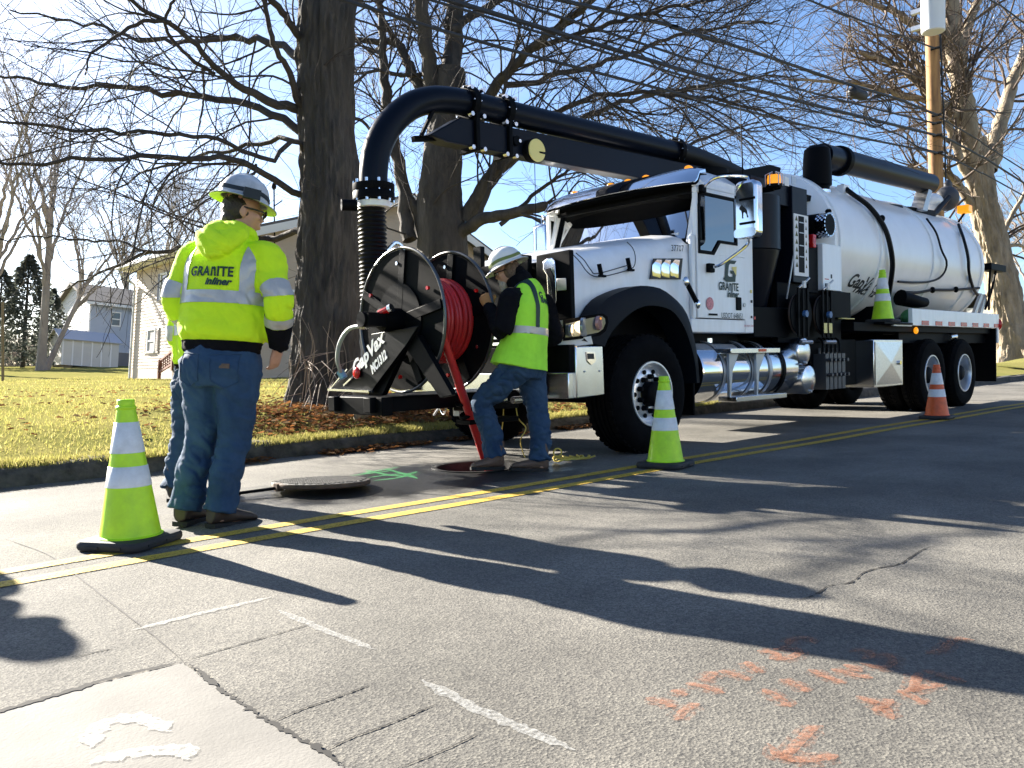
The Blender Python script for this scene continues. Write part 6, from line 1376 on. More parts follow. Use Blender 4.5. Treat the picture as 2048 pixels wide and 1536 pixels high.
# ------------------------------------------------------------------ people
M.update(
    skin=pbr('skin', (.50, .27, .18), .55, 0, .08, 25), hair=pbr('dark brown hair', (.022, .013, .009), .6, 0, .4, 40, .8, 90),
    beard=pbr('grey beard', (.45, .38, .30), .8, 0, .3, 60, .8, 120),
    hivis=pbr('lime fleece', (.70, 1.0, .010), .85, 0, col2=(.56, .84, .012), vscale=5., vdetail=8, bump=.3, bscale=160, wrinkle=.35, wscale=5.), vest=pbr('lime mesh vest', (.42, .95, .05), .85, 0, .14, 5, .3, 200, wrinkle=.35, wscale=6.),
    yellowtrim=pbr('yellow vest edge', (.8, .75, .02), .8),
    tape=pbr('silver reflective tape', (.46, .45, .43), .38, .25, .10, 12), blackcloth=pbr('black cloth', (.006, .006, .008), .9, 0, .2, 10, .3, 150, spec=.08),
    denim=pbr('blue denim', (.016, .042, .094), .85, 0, col2=(.038, .080, .145), vscale=7., vdetail=8, bump=.25, bscale=220, wrinkle=.28, wscale=7., spec=.2),
    denim2=pbr('worn blue denim', (.016, .040, .090), .85, 0, col2=(.045, .085, .14), vscale=5., vdetail=8, bump=.25, bscale=220, wrinkle=.28, wscale=7., spec=.2),
    boot=pbr('dark brown work boot', (.035, .022, .015), .6, 0, .3, 12), bootl=pbr('tan work boot', (.12, .075, .05), .7, 0, .3, 12), sole=pbr('boot sole', (.012, .011, .01), .8),
    glove=pbr('tan leather glove', (.48, .22, .07), .75, 0, .25, 18), hat=pbr('scuffed white hard hat', (.62, .64, .66), .3, 0, col2=(.30, .33, .36), vscale=9., vdetail=3),
    hatw=pbr('white hard hat', (.74, .73, .70), .35, 0, .05, 9), hatlime=pbr('lime hat brim edge', (.55, .75, .05), .4), band=pbr('dark elastic band', (.012, .02, .025), .7), bandg=pbr('olive elastic band', (.16, .20, .05), .7),
    lens=pbr('dark lens', (.01, .01, .012), .08), eye=pbr('eye white', (.7, .68, .65), .25))

def limb(mb, pts, sides=18, n=26, ref=None):
    """pts: (x, y, z, ra, rb): rb across ref"""
    S = spline([p if len(p) == 5 else (*p, p[3]) for p in pts], n); R = []
    for i in range(n):
        t = Vector(S[min(i+1, n-1), :3])-Vector(S[max(i-1, 0), :3]); A, B = frame(t, ref or Vector((0, 1, 0)))
        R.append([Vector(S[i, :3])+A*(S[i, 4]*math.cos(2*PI*j/sides))+B*(S[i, 3]*math.sin(2*PI*j/sides)) for j in range(sides)])
    return mb.rings(R, True)

def remesh(mb, vox, it=4, fold=0., fs=(9, 9, 9), seed=0., factor=.5):
    me = mb.mesh('r', 0); o = bpy.data.objects.new('r', me); COL.objects.link(o)
    m = o.modifiers.new('r', 'REMESH'); m.mode = 'VOXEL'; m.voxel_size = vox; m.use_smooth_shade = True
    s = o.modifiers.new('s', 'SMOOTH'); s.iterations = it; s.factor = factor
    dg = bpy.context.evaluated_depsgraph_get(); dg.update(); out = bpy.data.meshes.new_from_object(o.evaluated_get(dg))
    bpy.data.objects.remove(o, do_unlink=True); bpy.data.meshes.remove(me); out.materials.clear()
    if fold: folds(out, fold, fs, seed)
    return out

def folds(me, amp, fs, seed):
    n = len(me.vertices); co = np.empty(n*3, np.float32); no = np.empty(n*3, np.float32); me.vertices.foreach_get('co', co); me.vertices.foreach_get('normal', no); co = co.reshape(-1, 3); no = no.reshape(-1, 3)
    d = np.empty(n, np.float32)
    for i in range(n):
        x, y, z = co[i]; w = mnoise.noise((x*2.3+seed, y*2.3, z*2.3))*1.6
        k_ = .35+1.1*max(0., mnoise.noise((x*3.1+seed, y*3.1, z*2.2+4))+.25)
        a = 1-abs(mnoise.noise((x*fs[0]+seed, y*fs[1]+w, z*fs[2]+x*4+w)))*2.4; b = mnoise.noise((x*fs[0]*2.1+seed, y*fs[1]*2.1, z*fs[2]*1.7+w)); g_ = max(0., 1-abs(mnoise.noise((x*fs[0]*1.5+seed, y*fs[1]*1.5+w, z*fs[2]*2.1+x*7+w)))*4.)
        d[i] = (a*.55+b*.4-.2-g_*.5)*k_
    co += no*(amp*d)[:, None]; me.vertices.foreach_set('co', co.ravel()); me.update()

def cut(me, planes, off=.004):
    """the part of a shell inside all planes (point, outward normal), lifted off by off"""
    bm = bmesh.new(); bm.from_mesh(me)
    for p, nrm in planes:
        bmesh.ops.bisect_plane(bm, geom=bm.verts[:]+bm.edges[:]+bm.faces[:], plane_co=Vector(p), plane_no=Vector(nrm), clear_outer=True)
    bm.normal_update()
    for v in bm.verts: v.co += v.normal*off
    out = bpy.data.meshes.new('cut'); bm.to_mesh(out); bm.free()
    if len(out.polygons): out.polygons.foreach_set('use_smooth', [True]*len(out.polygons))
    return out

def put(name, me, mat, parent): return link_mesh(name, me, mat, parent, True)

def head_parts(mb, c, Mh, s=1.):
    """skull, jaw, nose, ears; Mh turns the head (y forward)"""
    e = lambda p, r: mb.ell(Vector(c)+Mh @ (Vector(p)*s), tuple(q*s for q in r), Mh, 20, 12)
    e((0, -.012, .03), (.077, .097, .093)); e((0, .012, -.045), (.060, .072, .070)); e((0, .055, -.092), (.030, .026, .024)); e((0, .045, -.02), (.062, .052, .065))
    mb.rings([[Vector(c)+Mh @ (Vector(p)*s) for p in q] for q in (((-.010, .085, .022), (.010, .085, .022), (.006, .092, .024)), ((-.017, .088, -.030), (.017, .088, -.030), (.0, .122, -.026)), ((-.012, .082, -.040), (.012, .082, -.040), (0, .10, -.040)))])
    e((0, .094, .022), (.050, .014, .012)); e((0, .088, -.066), (.026, .016, .009)); e((0, .086, -.052), (.028, .015, .007))
    for q in (-1, 1): e((q*.079, -.008, -.010), (.010, .020, .032)); e((q*.078, -.002, -.034), (.009, .010, .012)); e((q*.045, .068, -.018), (.022, .022, .02))

def hand_parts(mb, wrist, d, palm_n, thumb_side, curl=.5, s=1., fat=1.):
    """palm plus five fingers; d along the hand, palm_n out of the palm, thumb_side sideways"""
    w = Vector(wrist); d = Vector(d).normalized(); pn = Vector(palm_n); pn = (pn-d*pn.dot(d)).normalized(); ts = d.cross(pn); ts = ts if ts.dot(Vector(thumb_side)) > 0 else -ts
    P = lambda a, b, c: w+(d*a+ts*b+pn*c)*s
    R = []
    for a, hw, ht in ((-.02, .026, .021), (.02, .034, .021), (.055, .042, .018), (.088, .041, .014), (.098, .036, .010)):
        R.append([P(a, hw*fat*math.cos(2*PI*j/14), ht*fat*math.sin(2*PI*j/14)) for j in range(14)])
    mb.rings(R)
    for b, L, r in ((.030, .075, .0095), (.010, .084, .0100), (-.011, .077, .0095), (-.030, .060, .0082)):
        p = P(.088, b, 0); a = curl*.55; pts = [P(.070, b, 0), p]; ang = 0.
        for k, f in enumerate((.45, .32, .23)):
            ang += a*(1., 1.35, 1.)[k]; p = p+(d*math.cos(ang)+pn*math.sin(ang)+ts*(b*.8))*(L*f*s); pts.append(p)
        mb.tube(pts, [r*s*fat*1.02, r*s*fat, r*s*fat*.92, r*s*fat*.72], 8, 12)
    pts = [P(.015, .026, .006), P(.045, .050, .016), P(.070, .058+.004*curl, .030), P(.088, .050-.018*curl, .040+.01*curl)]; mb.tube(pts, [.014*s*fat, .0125*s*fat, .011*s*fat, .008*s*fat], 8, 12)

def boot(mb, sole, heel, d, s=1.):
    """ankle boot: heel point on the ground, d direction of the toe"""
    h = Vector(heel); d = Vector(d); d.z = 0; d.normalize(); sd = Vector((d.y, -d.x, 0)); up = Vector((0, 0, 1)); L = .30*s
    R = []
    for t, w, zt in ((-.02, .028, .07), (.0, .040, .13), (.08, .044, .155), (.22, .044, .14), (.42, .044, .105), (.62, .050, .085), (.82, .048, .070), (.95, .038, .055), (1.0, .020, .038)):
        c = h+d*(t*L); R.append([c+sd*(w*math.cos(a)*s)+up*(.022+max(zt*s*.5-.011, .005)*(1+math.sin(a))) for a in np.linspace(0, 2*PI, 16, endpoint=False)])
    mb.rings(R)
    mb.tube([h+d*.06+up*.08, h+d*.055+up*.24], [.054*s, .058*s], 14)
    R = []
    for z in (0, .008, .026):
        k = 1.0 if z else .96; R.append([h+d*(t*L)+sd*(w*k*s)+up*z for t, w in ((-.03, .02), (0, .040), (.2, .042), (.42, .040), (.65, .052), (.85, .050), (.98, .034), (1.03, 0), (.98, -.034), (.85, -.050), (.65, -.052), (.42, -.040), (.2, -.042), (0, -.040), (-.03, -.02))])
    sole.rings(R)

def hard_hat(parent, c, Mh, mat, brimmat, bandmat, s=1.):
    c = Vector(c); tm = lambda p: c+Mh @ (Vector(p)*s)
    R = []
    for r, z in ((.138, .0), (.136, .03), (.130, .062), (.116, .095), (.090, .122), (.052, .140), (.006, .146)):
        R.append([tm((r*math.cos(a)*.94*(1+.02*math.cos(6*a)*(z > .05)), r*math.sin(a)*1.08, z)) for a in np.linspace(0, 2*PI, 40, endpoint=False)])
    cr = MB().rings(R, False); cr.add([tm((.004*math.cos(a), .004*math.sin(a), .146)) for a in np.linspace(0, 2*PI, 8, endpoint=False)], [tuple(range(8))])
    hat = put('hard_hat', cr.mesh('hat', 60), mat, parent)
    R = []
    for r, z in ((.130, .004), (.142, .002), (.165, -.012), (.188, -.026), (.190, -.030), (.186, -.032), (.160, -.020), (.130, -.006)):
        R.append([tm((r*math.cos(a)*.93, (r+.006*math.cos(a-PI/2))*math.sin(a)*1.06, z+.012*abs(math.cos(a))*(r-.13)/.06)) for a in np.linspace(0, 2*PI, 48, endpoint=False)])
    put('brim', MB().rings(R, False, True).mesh('brim', 60), mat, hat)
    R = []
    for r, z in ((.132, -.010), (.160, -.0235), (.187, -.0345)):
        R.append([tm((r*math.cos(a)*.93, (r+.006*math.cos(a-PI/2))*math.sin(a)*1.06, z+.012*abs(math.cos(a))*(r-.13)/.06)) for a in np.linspace(0, 2*PI, 48, endpoint=False)])
    put('brim_underside', MB().rings(R, False).mesh('under', 60), brimmat, hat)
    put('ridge', MB().tube([tm((0, .13*math.cos(a), .02+.135*math.sin(a))) for a in np.linspace(.35, PI-.35, 14)], .008*s, 8).mesh('ridge', 60), mat, hat)
    R = []
    for dz, dr in ((.020, .0), (.021, .004), (.046, .003), (.047, 0)):
        R.append([tm(((.1375-.10*max(dz-.02, 0)+dr)*math.cos(a)*.94, (.1375-.10*max(dz-.02, 0)+dr)*math.sin(a)*1.08, dz+.006*math.sin(3*a))) for a in np.linspace(0, 2*PI, 48, endpoint=False)])
    put('hat_band', MB().rings(R, False).mesh('band', 60), bandmat, hat)
    return hat

def legs_jeans(P, vox=.010, seed=0., waist=1.0):
    """P: hip centre, knees, ankles -> jeans shell"""
    mb = MB(); hx_, hy_, hz_ = P['hip']
    limb(mb, [(hx_, hy_, waist+.02, .205, .150), (hx_, hy_, waist-.08, .225, .168), (hx_, hy_-.01, hz_-.02, .228, .172), (hx_, hy_, hz_-.12, .20, .15)], 28, 12)
    for s in ('L', 'R'):
        k, a = P['knee'+s], P['ankle'+s]; sx = -1 if s == 'L' else 1; h = (hx_+sx*.105, hy_, hz_-.04); kn = Vector(k); an = Vector(a); mid = kn*.5+an*.5
        th = Vector(h)*.5+kn*.5
        limb(mb, [(*h, .122, .145), (*(Vector(h)*.75+kn*.25), .118, .130), (*th, .108, .115), (*kn, .090, .095), (*(mid+Vector((0, -.015, 0))), .086, .092), (*(an+(kn-an)*.18), .083, .092), (*an, .090, .104)], 20, 30)
    return remesh(mb, vox, 3, .027, (6, 6, 9), seed)

def body_mesh(P, vox=.008):
    """one continuous body under the clothes"""
    mb = MB(); hx_, hy_, hz_ = P['hip']; nk = Vector(P['neck']); hd = Vector(P['head']); sh = Vector(P['chest'])
    limb(mb, [(hx_, hy_, hz_-.05, .16, .12), (hx_, hy_, hz_+.10, .15, .11), (*(Vector((hx_, hy_, hz_))*.5+sh*.5), .15, .11), (*sh, .17, .11), (*(sh*.4+nk*.6), .10, .085), (*nk, .06, .062), (*(nk*.4+hd*.6), .055, .06)], 20, 24)
    head_parts(mb, hd, P['Mh'], P.get('hs', 1.))
    for s in ('L', 'R'):
        sx = -1 if s == 'L' else 1; k, a = Vector(P['knee'+s]), Vector(P['ankle'+s]); h = Vector((hx_+sx*.10, hy_, hz_-.04))
        limb(mb, [(*h, .085), (*(h*.5+k*.5), .072), (*k, .055), (*(k*.55+a*.45), .052), (*a, .036), (*(a-Vector((0, 0, .05))), .036)])
        limb(mb, [(*a, .03), (*(a+P['toe'+s]*.09-Vector((0, 0, .04))), .03), (*(a+P['toe'+s]*.2-Vector((0, 0, .06))), .02)], 12, 8)
        so, el, wr = Vector(P['sh'+s]), Vector(P['el'+s]), Vector(P['wr'+s]); limb(mb, [(*(so*.7+sh*.3), .05), (*so, .05), (*(so*.5+el*.5), .046), (*el, .038), (*(el*.6+wr*.4), .037), (*wr, .026)], 14, 20)
        d, pn, ts, cu = P['hand'+s]; hand_parts(mb, wr, d, pn, ts, cu)
    return remesh(mb, vox, 2)

def arm_loft(mb, so, el, wr, r=(.088, .082, .074, .070, .056), inset=None):
    so, el, wr = Vector(so), Vector(el), Vector(wr); i = Vector(inset) if inset else so*Vector((.55, .9, 1)).x if False else Vector((so.x*.45, so.y, so.z-.02))
    limb(mb, [(*i, r[0]*.9), (*so, r[0]), (*(so*.5+el*.5), r[1]), (*el, r[2]), (*(el*.5+wr*.5), r[3]), (*wr, r[4])], 18, 26)

def rz(a): return Matrix.Rotation(a, 3, 'Z')
def person(label, x, y, facing, group='road crew'):
    R_ = (LEAN @ Matrix.Rotation(facing-PI/2, 4, 'Z')); return thing('person', label, 'person', (x, y, 0), group, R_)
def shoes(root, P, mat):
    for s in ('L', 'R'):
        b, so = MB(), MB(); a = Vector(P['ankle'+s]); t = P['toe'+s]; lift = P.get('lift'+s, 0.); boot(b, so, (a.x-t.x*.06, a.y-t.y*.06, 0), t, 1.05)
        me, ms = remesh(b, .008, 2), so.mesh('sole', 40); Mz = P.get('ground'+s, 0.)
        for q in (me, ms): q.transform(Matrix.Translation((0, 0, Mz)))
        bo = put('boot', me, mat, root); put('sole', ms, M['sole'], bo)

def hoodie(root, P, mat, vox=.010, text=True, seed=1., bands=True):
    hx_, hy_, hz_ = P['hip']; ch = Vector(P['chest']); nk = Vector(P['neck']); w = P.get('wide', 1.)
    tor = MB(); c = lambda t: (hx_+(ch.x-hx_)*t, hy_+(ch.y-hy_)*t)
    z0 = P['hem']
    limb(tor, [(*c(0), z0, .222*w, .160*w), (*c(.02), z0+.05, .232*w, .168*w), (*c(.08), z0+.085, .256*w, .200*w), (*c(.2), z0+.16, .262*w, .205*w), (*c(.5), z0+.31, .258*w, .192*w), (*c(.85), z0+.45, .258*w, .178*w), (ch.x, ch.y, ch.z, .238*w, .150*w), (ch.x, ch.y, ch.z+.075, .165*w, .120*w), (nk.x, nk.y-.01, nk.z-.01, .092, .098), (nk.x, nk.y, nk.z+.05, .086, .098)], 30, 44)
    hd = MB(); nb = nk+Vector((0, -.10, -.09))
    limb(hd, [(nk.x, nk.y-.205, nk.z-.165, .020, .022), (nk.x, nk.y-.205, nk.z-.14, .065, .040), (nk.x, nk.y-.185, nk.z-.085, .130, .052), (nk.x, nk.y-.130, nk.z-.02, .155, .066), (nk.x, nk.y-.055, nk.z+.03, .115, .06)], 22, 18)
    hd.torus((nk.x, nk.y-.005, nk.z+.01), (0, .25, 1), .094, .034, 28, 10)
    arms = {}
    for s in ('L', 'R'): arms[s] = MB(); arm_loft(arms[s], P['sh'+s], P['el'+s], P['wr'+s], (.088, .082, .076, .070, .055))
    al = MB()
    for m_ in (tor, hd, arms['L'], arms['R']): al.add(m_.v, m_.f)
    fk = dict(fold=.018, fs=(5, 5, 6), seed=seed)
    H = put('hoodie', remesh(al, vox, 4, **fk), mat, root)
    tm_ = remesh(tor, vox, 4, **fk)
    put('hem', cut(tm_, [((0, 0, z0+.058), (0, 0, 1))], .003), M['blackcloth'], H)
    for s in ('L', 'R'):
        am = remesh(arms[s], vox, 4, **fk); el, wr = Vector(P['el'+s]), Vector(P['wr'+s]); so = Vector(P['sh'+s]); f = (wr-el).normalized(); u = (el-so).normalized(); g = (f+u).normalized()
        q = el+(wr-el)*.50; put('cuff', cut(am, [(q, -f), (wr+f*.03, f)], .003), M['blackcloth'], H)
        if bands:
            out = Vector((-1 if s == 'R' else 1, 0, 0)); x_in = (ch.x+.20*w*(1 if s == 'R' else -1), 0, 0)
            put('reflective_band', cut(am, [(el+(wr-el)*.30, -f), (el+(wr-el)*.49, f)], .0045), M['tape'], H)
            put('reflective_band', cut(am, [(el-u*.09, -u), (el-u*.025, g)], .0045), M['tape'], H)
    if bands:
        z1 = z0+.255; put('reflective_band', cut(tm_, [((0, 0, z1), (0, 0, -1)), ((0, 0, z1+.068), (0, 0, 1))], .0045), M['tape'], H)
        for sx in (-1, 1):
            xa, xb = ch.x+sx*.150, ch.x+sx*.212
            pl = [((0, 0, z1+.06), (0, 0, -1)), ((min(xa, xb), 0, 0), (-1, 0, 0)), ((max(xa, xb), 0, 0), (1, 0, 0))]
            put('shoulder_tape', cut(tm_, pl, .0045), M['tape'], H)
    if text:
        bm = bmesh.new(); bm.from_mesh(H.data); bv = BVHTree.FromBMesh(bm); bm.free()
        for s, zz, sz, sh_, xo, xs in (('GRANITE', z0+.425, .074, 0., .0, .86), ('inliner', z0+.367, .052, .3, .045, 1.)):
            me = granite_mesh(sz, .0022, xs) if s == 'GRANITE' else text_mesh(s, sz, sh_, .0026, xs)
            for v in me.vertices:
                px, pz = ch.x+xo+v.co.x, zz+v.co.y; hit = bv.ray_cast(Vector((px, -1, pz)), Vector((0, 1, 0))); v.co = (px, (hit[0].y if hit[0] else -.18)-.009, pz)
            put('lettering', me, M['letterg'], H)
    return H

def pocket(root, jeans, P):
    bm = bmesh.new(); bm.from_mesh(jeans.data); bv = BVHTree.FromBMesh(bm); bm.free(); hx_, hy_, hz_ = P['hip']
    for sx in (-1, 1):
        mb = MB(); pts = [(.035, .04), (.175, .05), (.172, -.10), (.105, -.135), (.038, -.10), (.035, .04)]; L = []
        for (a, b), (c, d) in zip(pts[:-1], pts[1:]):
            for t in np.linspace(0, 1, 6)[:-1]:
                x, z = hx_+sx*(a+(c-a)*t), hz_+(b+(d-b)*t); h = bv.ray_cast(Vector((x, -1, z)), Vector((0, 1, 0))); L.append((x, (h[0].y if h[0] else -.2)-.002, z))
        mb.tube(L+[L[0]], .003, 5); put('pocket_seam', mb.mesh('p', 60), M['denim2'], jeans)

# ---- the worker with his back to us
P1 = dict(hip=(.07, 0, .90), chest=(.085, 0, 1.49), neck=(.10, .02, 1.62), head=(.115, .055, 1.765), Mh=rz(math.radians(-52)) @ Matrix.Rotation(math.radians(-6), 3, 'X'), hs=1.06, hem=.965, wide=.985,
    kneeL=(-.045, .03, .49), kneeR=(.155, .03, .48), ankleL=(-.085, -.03, .085), ankleR=(.120, -.02, .085), toeL=Vector((-.15, 1, 0)).normalized(), toeR=Vector((.35, 1, 0)).normalized(),
    shL=(-.135, 0, 1.505), elL=(-.205, -.05, 1.245), wrL=(-.140, .11, 1.03), shR=(.310, 0, 1.505), elR=(.430, -.07, 1.25), wrR=(.370, .06, 1.00),
    handL=((.25, .35, -.9), (.8, .2, .2), (0, 1, 0), .7), handR=((-.30, .35, -.85), (-.8, .25, .2), (0, 1, 0), .6), groundL=.0, groundR=.0)
W1 = person('worker in lime hooded jacket and jeans seen from behind', 1.815, 4.50, math.radians(35))
put('body', body_mesh(P1, .0075), M['skin'], W1)
J = put('jeans', legs_jeans(P1, .0095, 3.), M['denim'], W1); pocket(W1, J, P1)
hx_, hy_, hz_ = P1['hip']; bvx = BVHTree.FromPolygons([v.co[:] for v in J.data.vertices], [p.vertices[:] for p in J.data.polygons])
hit = bvx.ray_cast(Vector((hx_+.115, -1, hz_-.015)), Vector((0, 1, 0)))[0]
put('patch', MB().box(hx_+.085, hx_+.145, hit.y-.006, hit.y-.002, hz_-.03, hz_-.005).mesh('patch', 0), M['bootl'], J)
shoes(W1, P1, M['boot']); hoodie(W1, P1, M['hivis'], .0095)
hc = Vector(P1['head']); Mh = P1['Mh']
hr_ = MB(); hr_.ell(hc+Mh @ Vector((0, -.032, .012)), (.090, .090, .098), Mh, 24, 16); hr_.ell(hc+Mh @ Vector((0, -.065, -.055)), (.068, .050, .060), Mh, 20, 12)
hm = remesh(hr_, .007, 2, .006, (40, 40, 25), 4.)
put('hair', cut(hm, [(hc+Mh @ Vector((0, .028, 0)), Mh @ Vector((0, 1, .25)))], 0), M['hair'], W1)
hard_hat(W1, hc+Mh @ Vector((0, -.008, .072)), Mh @ Matrix.Rotation(math.radians(-5), 3, 'X'), M['hat'], M['hatlime'], M['band'], .94)
gl = MB()
for s in (-1, 1): gl.tube([hc+Mh @ Vector((s*.088, -.01, .012)), hc+Mh @ Vector((s*.086, .06, .012)), hc+Mh @ Vector((s*.07, .108, .010))], .005, 6, 8); gl.ell(hc+Mh @ Vector((s*.04, .118, .008)), (.036, .008, .022), Mh)
put('sunglasses', gl.mesh('g', 60), M['lens'], W1)
ht = MB(); ht.box(-.02, .02, -.06, .03, -.025, .03, Matrix.Translation(hc+Mh @ Vector((.150, .03, .075))) @ Mh.to_4x4()); put('ear_muff_clip', ht.mesh('c', 30), M['band'], W1)

# ---- the worker mostly hidden behind him, and one more outside the left edge whose shadow reaches in
P3 = dict(hip=(0, 0, .84), chest=(0, .0, 1.38), neck=(0, .02, 1.50), head=(.0, .05, 1.62), Mh=rz(.3), hem=.90, wide=.92,
    kneeL=(-.14, .05, .45), kneeR=(.12, .03, .45), ankleL=(-.17, -.02, .085), ankleR=(.15, -.03, .085), toeL=Vector((-.3, 1, 0)).normalized(), toeR=Vector((.2, 1, 0)).normalized(),
    shL=(-.205, 0, 1.39), elL=(-.215, .0, 1.13), wrL=(-.15, .16, 1.02), shR=(.205, 0, 1.39), elR=(.29, -.06, 1.14), wrR=(.20, .14, 1.0),
    handL=((.2, .6, -.4), (.8, .2, .2), (0, 1, 0), .6), handR=((-.2, .6, -.4), (-.8, .2, .2), (0, 1, 0), .6))
def plain_worker(label, x, y, facing):
    w = person(label, x, y, facing); put('body', body_mesh(P3, .012), M['skin'], w); put('jeans', legs_jeans(P3, .012, 9., .93), M['denim2'], w); shoes(w, P3, M['boot']); hoodie(w, P3, M['hivis'], .013, False, 5.)
    hc = Vector(P3['head']); hard_hat(w, hc+Vector((0, -.01, .072)), P3['Mh'], M['hatw'], M['hatw'], M['band']); return w
p3 = at(398, 1004, z=0)
W3 = plain_worker('worker in lime jacket and jeans almost hidden behind the foremost worker', p3.x, p3.y, math.radians(50)); W3.scale = (.93, .93, .93)
W4 = copy_tree(W3); W4.location = (.35, 7.25, .0); W4['label'] = 'worker outside the left edge whose shadow falls on the road'
W4.matrix_world = Matrix.Translation((-.02, 6.95, 0)) @ LEAN @ Matrix.Rotation(.4, 4, 'Z')

# ---- the worker at the reel
P2 = dict(hip=(0, -.03, .90), chest=(0, -.035, 1.44), neck=(-.01, .06, 1.56), head=(-.02, .155, 1.665), Mh=rz(math.radians(28)) @ Matrix.Rotation(math.radians(-20), 3, 'X'),
    kneeL=(-.15, .27, .545), kneeR=(.11, -.12, .50), ankleL=(-.086, .150, .10), ankleR=(.085, -.18, .085), toeL=Vector((-.96, .35, 0)).normalized(), toeR=Vector((-.6, .8, 0)).normalized(),
    shL=(-.20, .02, 1.415), elL=(-.27, .05, 1.14), wrL=(-.125, .265, 1.36), shR=(.20, -.09, 1.42), elR=(.285, -.17, 1.15), wrR=(.24, .06, 1.08),
    handL=((.12, .45, .9), (.85, .1, -.2), (.2, -1, .3), 1.35), handR=((-.3, .8, -.2), (-.8, .1, -.4), (0, .2, 1), .8), groundL=.0, groundR=.0)
W2 = person('bending worker in lime vest and white hard hat beside the hose reel', 4.46, 4.755, math.radians(110)); W2.scale = (.96, .96, .96)
put('body', body_mesh(P2, .008), M['skin'], W2)
put('jeans', legs_jeans(P2, .010, 7.), M['denim2'], W2); shoes(W2, P2, M['bootl'])
jk = MB(); hx_, hy_, _ = P2['hip']; ch = Vector(P2['chest']); nk = Vector(P2['neck'])
limb(jk, [(hx_, hy_, .86, .195, .15), (hx_, hy_, 1.0, .20, .155), (0, -.03, 1.2, .205, .16), (ch.x, ch.y, ch.z-.06, .21, .15), (ch.x, ch.y+.01, ch.z+.06, .15, .115), (nk.x, nk.y-.02, nk.z, .10, .105), (nk.x, nk.y+.01, nk.z+.05, .095, .10)], 26, 34)
arm_loft(jk, P2['shL'], P2['elL'], P2['wrL'], (.092, .088, .082, .070, .052)); arm_loft(jk, P2['shR'], P2['elR'], P2['wrR'], (.092, .088, .080, .068, .052))
hd2 = Vector(P2['head']); Mh2 = P2['Mh']; jk.ell(hd2+Mh2 @ Vector((.0, -.075, -.055)), (.088, .075, .10), Mh2); jk.ell(nk+Vector((0, -.06, .02)), (.11, .07, .09))
put('jacket', remesh(jk, .010, 3, .009, (7, 7, 9), 2.), M['blackcloth'], W2)
vs_ = MB(); limb(vs_, [(hx_-.01, hy_+.045, .845, .255, .245), (hx_, hy_+.03, .95, .242, .222), (0, -.03, 1.10, .222, .182), (0, -.03, 1.26, .226, .178), (ch.x, ch.y, ch.z-.06, .215, .165), (ch.x, ch.y+.005, ch.z+.045, .165, .132), (nk.x, nk.y-.03, nk.z-.015, .105, .115)], 30, 36)
vm = remesh(vs_, .010, 3, .007, (5, 5, 6), 6.)
VS = put('vest', cut(vm, [((0, 0, .848), (0, .05, -1)), (nk+Vector((0, 0, -.045)), (0, .55, 1))], .0), M['vest'], W2)
put('reflective_band', cut(vm, [((0, 0, 1.125), (0, 0, -1)), ((0, 0, 1.185), (0, 0, 1))], .004), M['tape'], VS)
for x0 in (-.125, .085): put('shoulder_tape', cut(vm, [((0, 0, 1.18), (0, 0, -1)), ((x0, 0, 0), (-1, 0, 0)), ((x0+.040, 0, 0), (1, 0, 0)), (nk+Vector((0, 0, -.05)), (0, .55, 1))], .004), M['letterg'], VS)
bm = bmesh.new(); bm.from_mesh(vm); bv = BVHTree.FromBMesh(bm); bm.free()
for s, zz, sz, xo in (('G', 1.452, .075, -.045), ('RANITE', 1.410, .055, .035)):
    me = text_mesh(s, sz, 0, .003)
    for v in me.vertices:
        px, pz = ch.x+xo+v.co.x, zz+v.co.y; h = bv.ray_cast(Vector((px, -1, pz)), Vector((0, 1, 0)))[0]; v.co = (px, (h.y if h else -.19)-.004, pz)
    put('lettering', me, M['letterg'], VS)
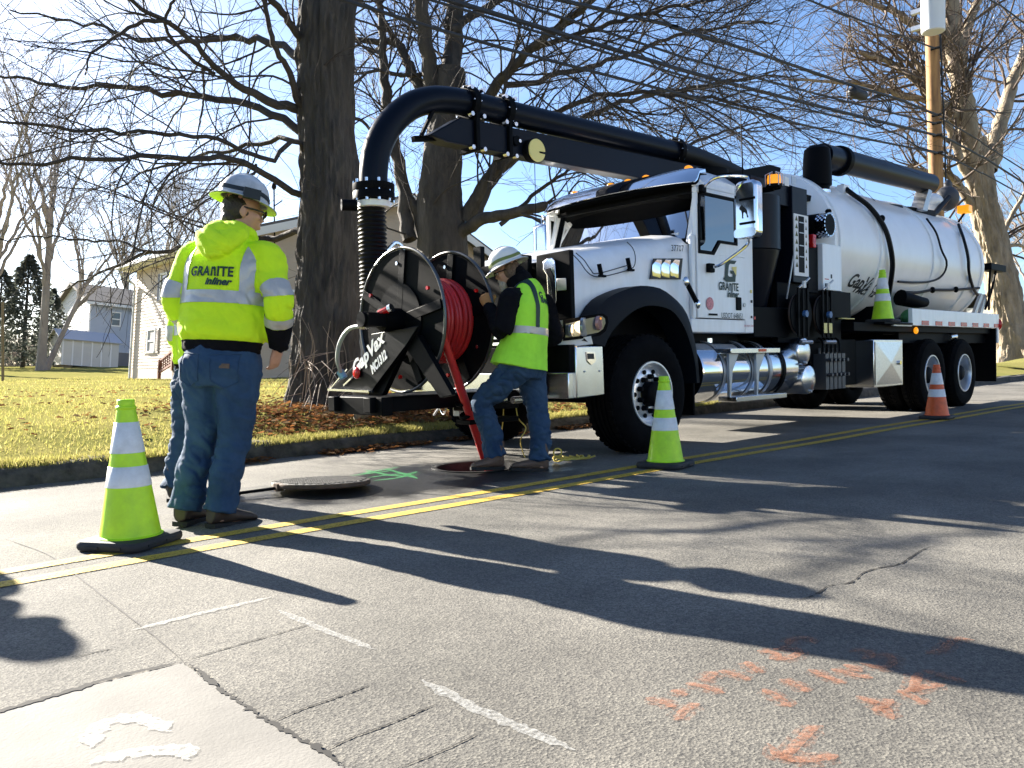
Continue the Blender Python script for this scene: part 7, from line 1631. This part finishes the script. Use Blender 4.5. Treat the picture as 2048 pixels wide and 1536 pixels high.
gm = MB(); d, pn, ts, cu = P2['handL']; hand_parts(gm, P2['wrL'], d, pn, ts, cu, 1.12, 1.22); dd = Vector(d).normalized(); gm.tube([Vector(P2['wrL'])-dd*.06, Vector(P2['wrL'])+dd*.02], [.052, .042], 14)
put('glove', remesh(gm, .0065, 2), M['glove'], W2)
gm = MB(); d, pn, ts, cu = P2['handR']; hand_parts(gm, P2['wrR'], d, pn, ts, cu, 1.12, 1.22); put('glove', remesh(gm, .0075, 2), M['glove'], W2)
bd = MB(); bd.ell(hd2+Mh2 @ Vector((0, .062, -.10)), (.045, .042, .045), Mh2); bd.ell(hd2+Mh2 @ Vector((0, .078, -.135)), (.028, .026, .04), Mh2); bd.ell(hd2+Mh2 @ Vector((0, .092, -.056)), (.036, .014, .012), Mh2)
put('beard', remesh(bd, .006, 1, .006, (60, 60, 30), 1.), M['beard'], W2)
hr_ = MB()
for s in (-1, 1): hr_.ell(hd2+Mh2 @ Vector((s*.066, -.02, -.01)), (.026, .055, .075), Mh2)
hr_.ell(hd2+Mh2 @ Vector((0, -.06, .0)), (.078, .06, .09), Mh2)
put('hair', remesh(hr_, .007, 1, .006, (40, 40, 20), 3.), pbr('grey brown hair', (.12, .075, .045), .7, 0, .4, 50, .8, 90), W2)
ey = MB()
for s in (-1, 1): ey.ell(hd2+Mh2 @ Vector((s*.032, .090, .004)), (.012, .008, .008), Mh2)
put('eyes', ey.mesh('e', 60), M['eye'], W2)
gl = MB()
for s in (-1, 1): gl.tube([hd2+Mh2 @ Vector((s*.084, -.01, .008)), hd2+Mh2 @ Vector((s*.08, .07, .008)), hd2+Mh2 @ Vector((s*.06, .112, .006))], .004, 6, 8); gl.ell(hd2+Mh2 @ Vector((s*.036, .114, .004)), (.030, .006, .018), Mh2)
put('glasses', gl.mesh('g', 60), M['lens'], W2)
hard_hat(W2, hd2+Mh2 @ Vector((0, -.008, .062)), Mh2 @ Matrix.Rotation(math.radians(-8), 3, 'X'), M['hatw'], M['hatw'], M['bandg'])
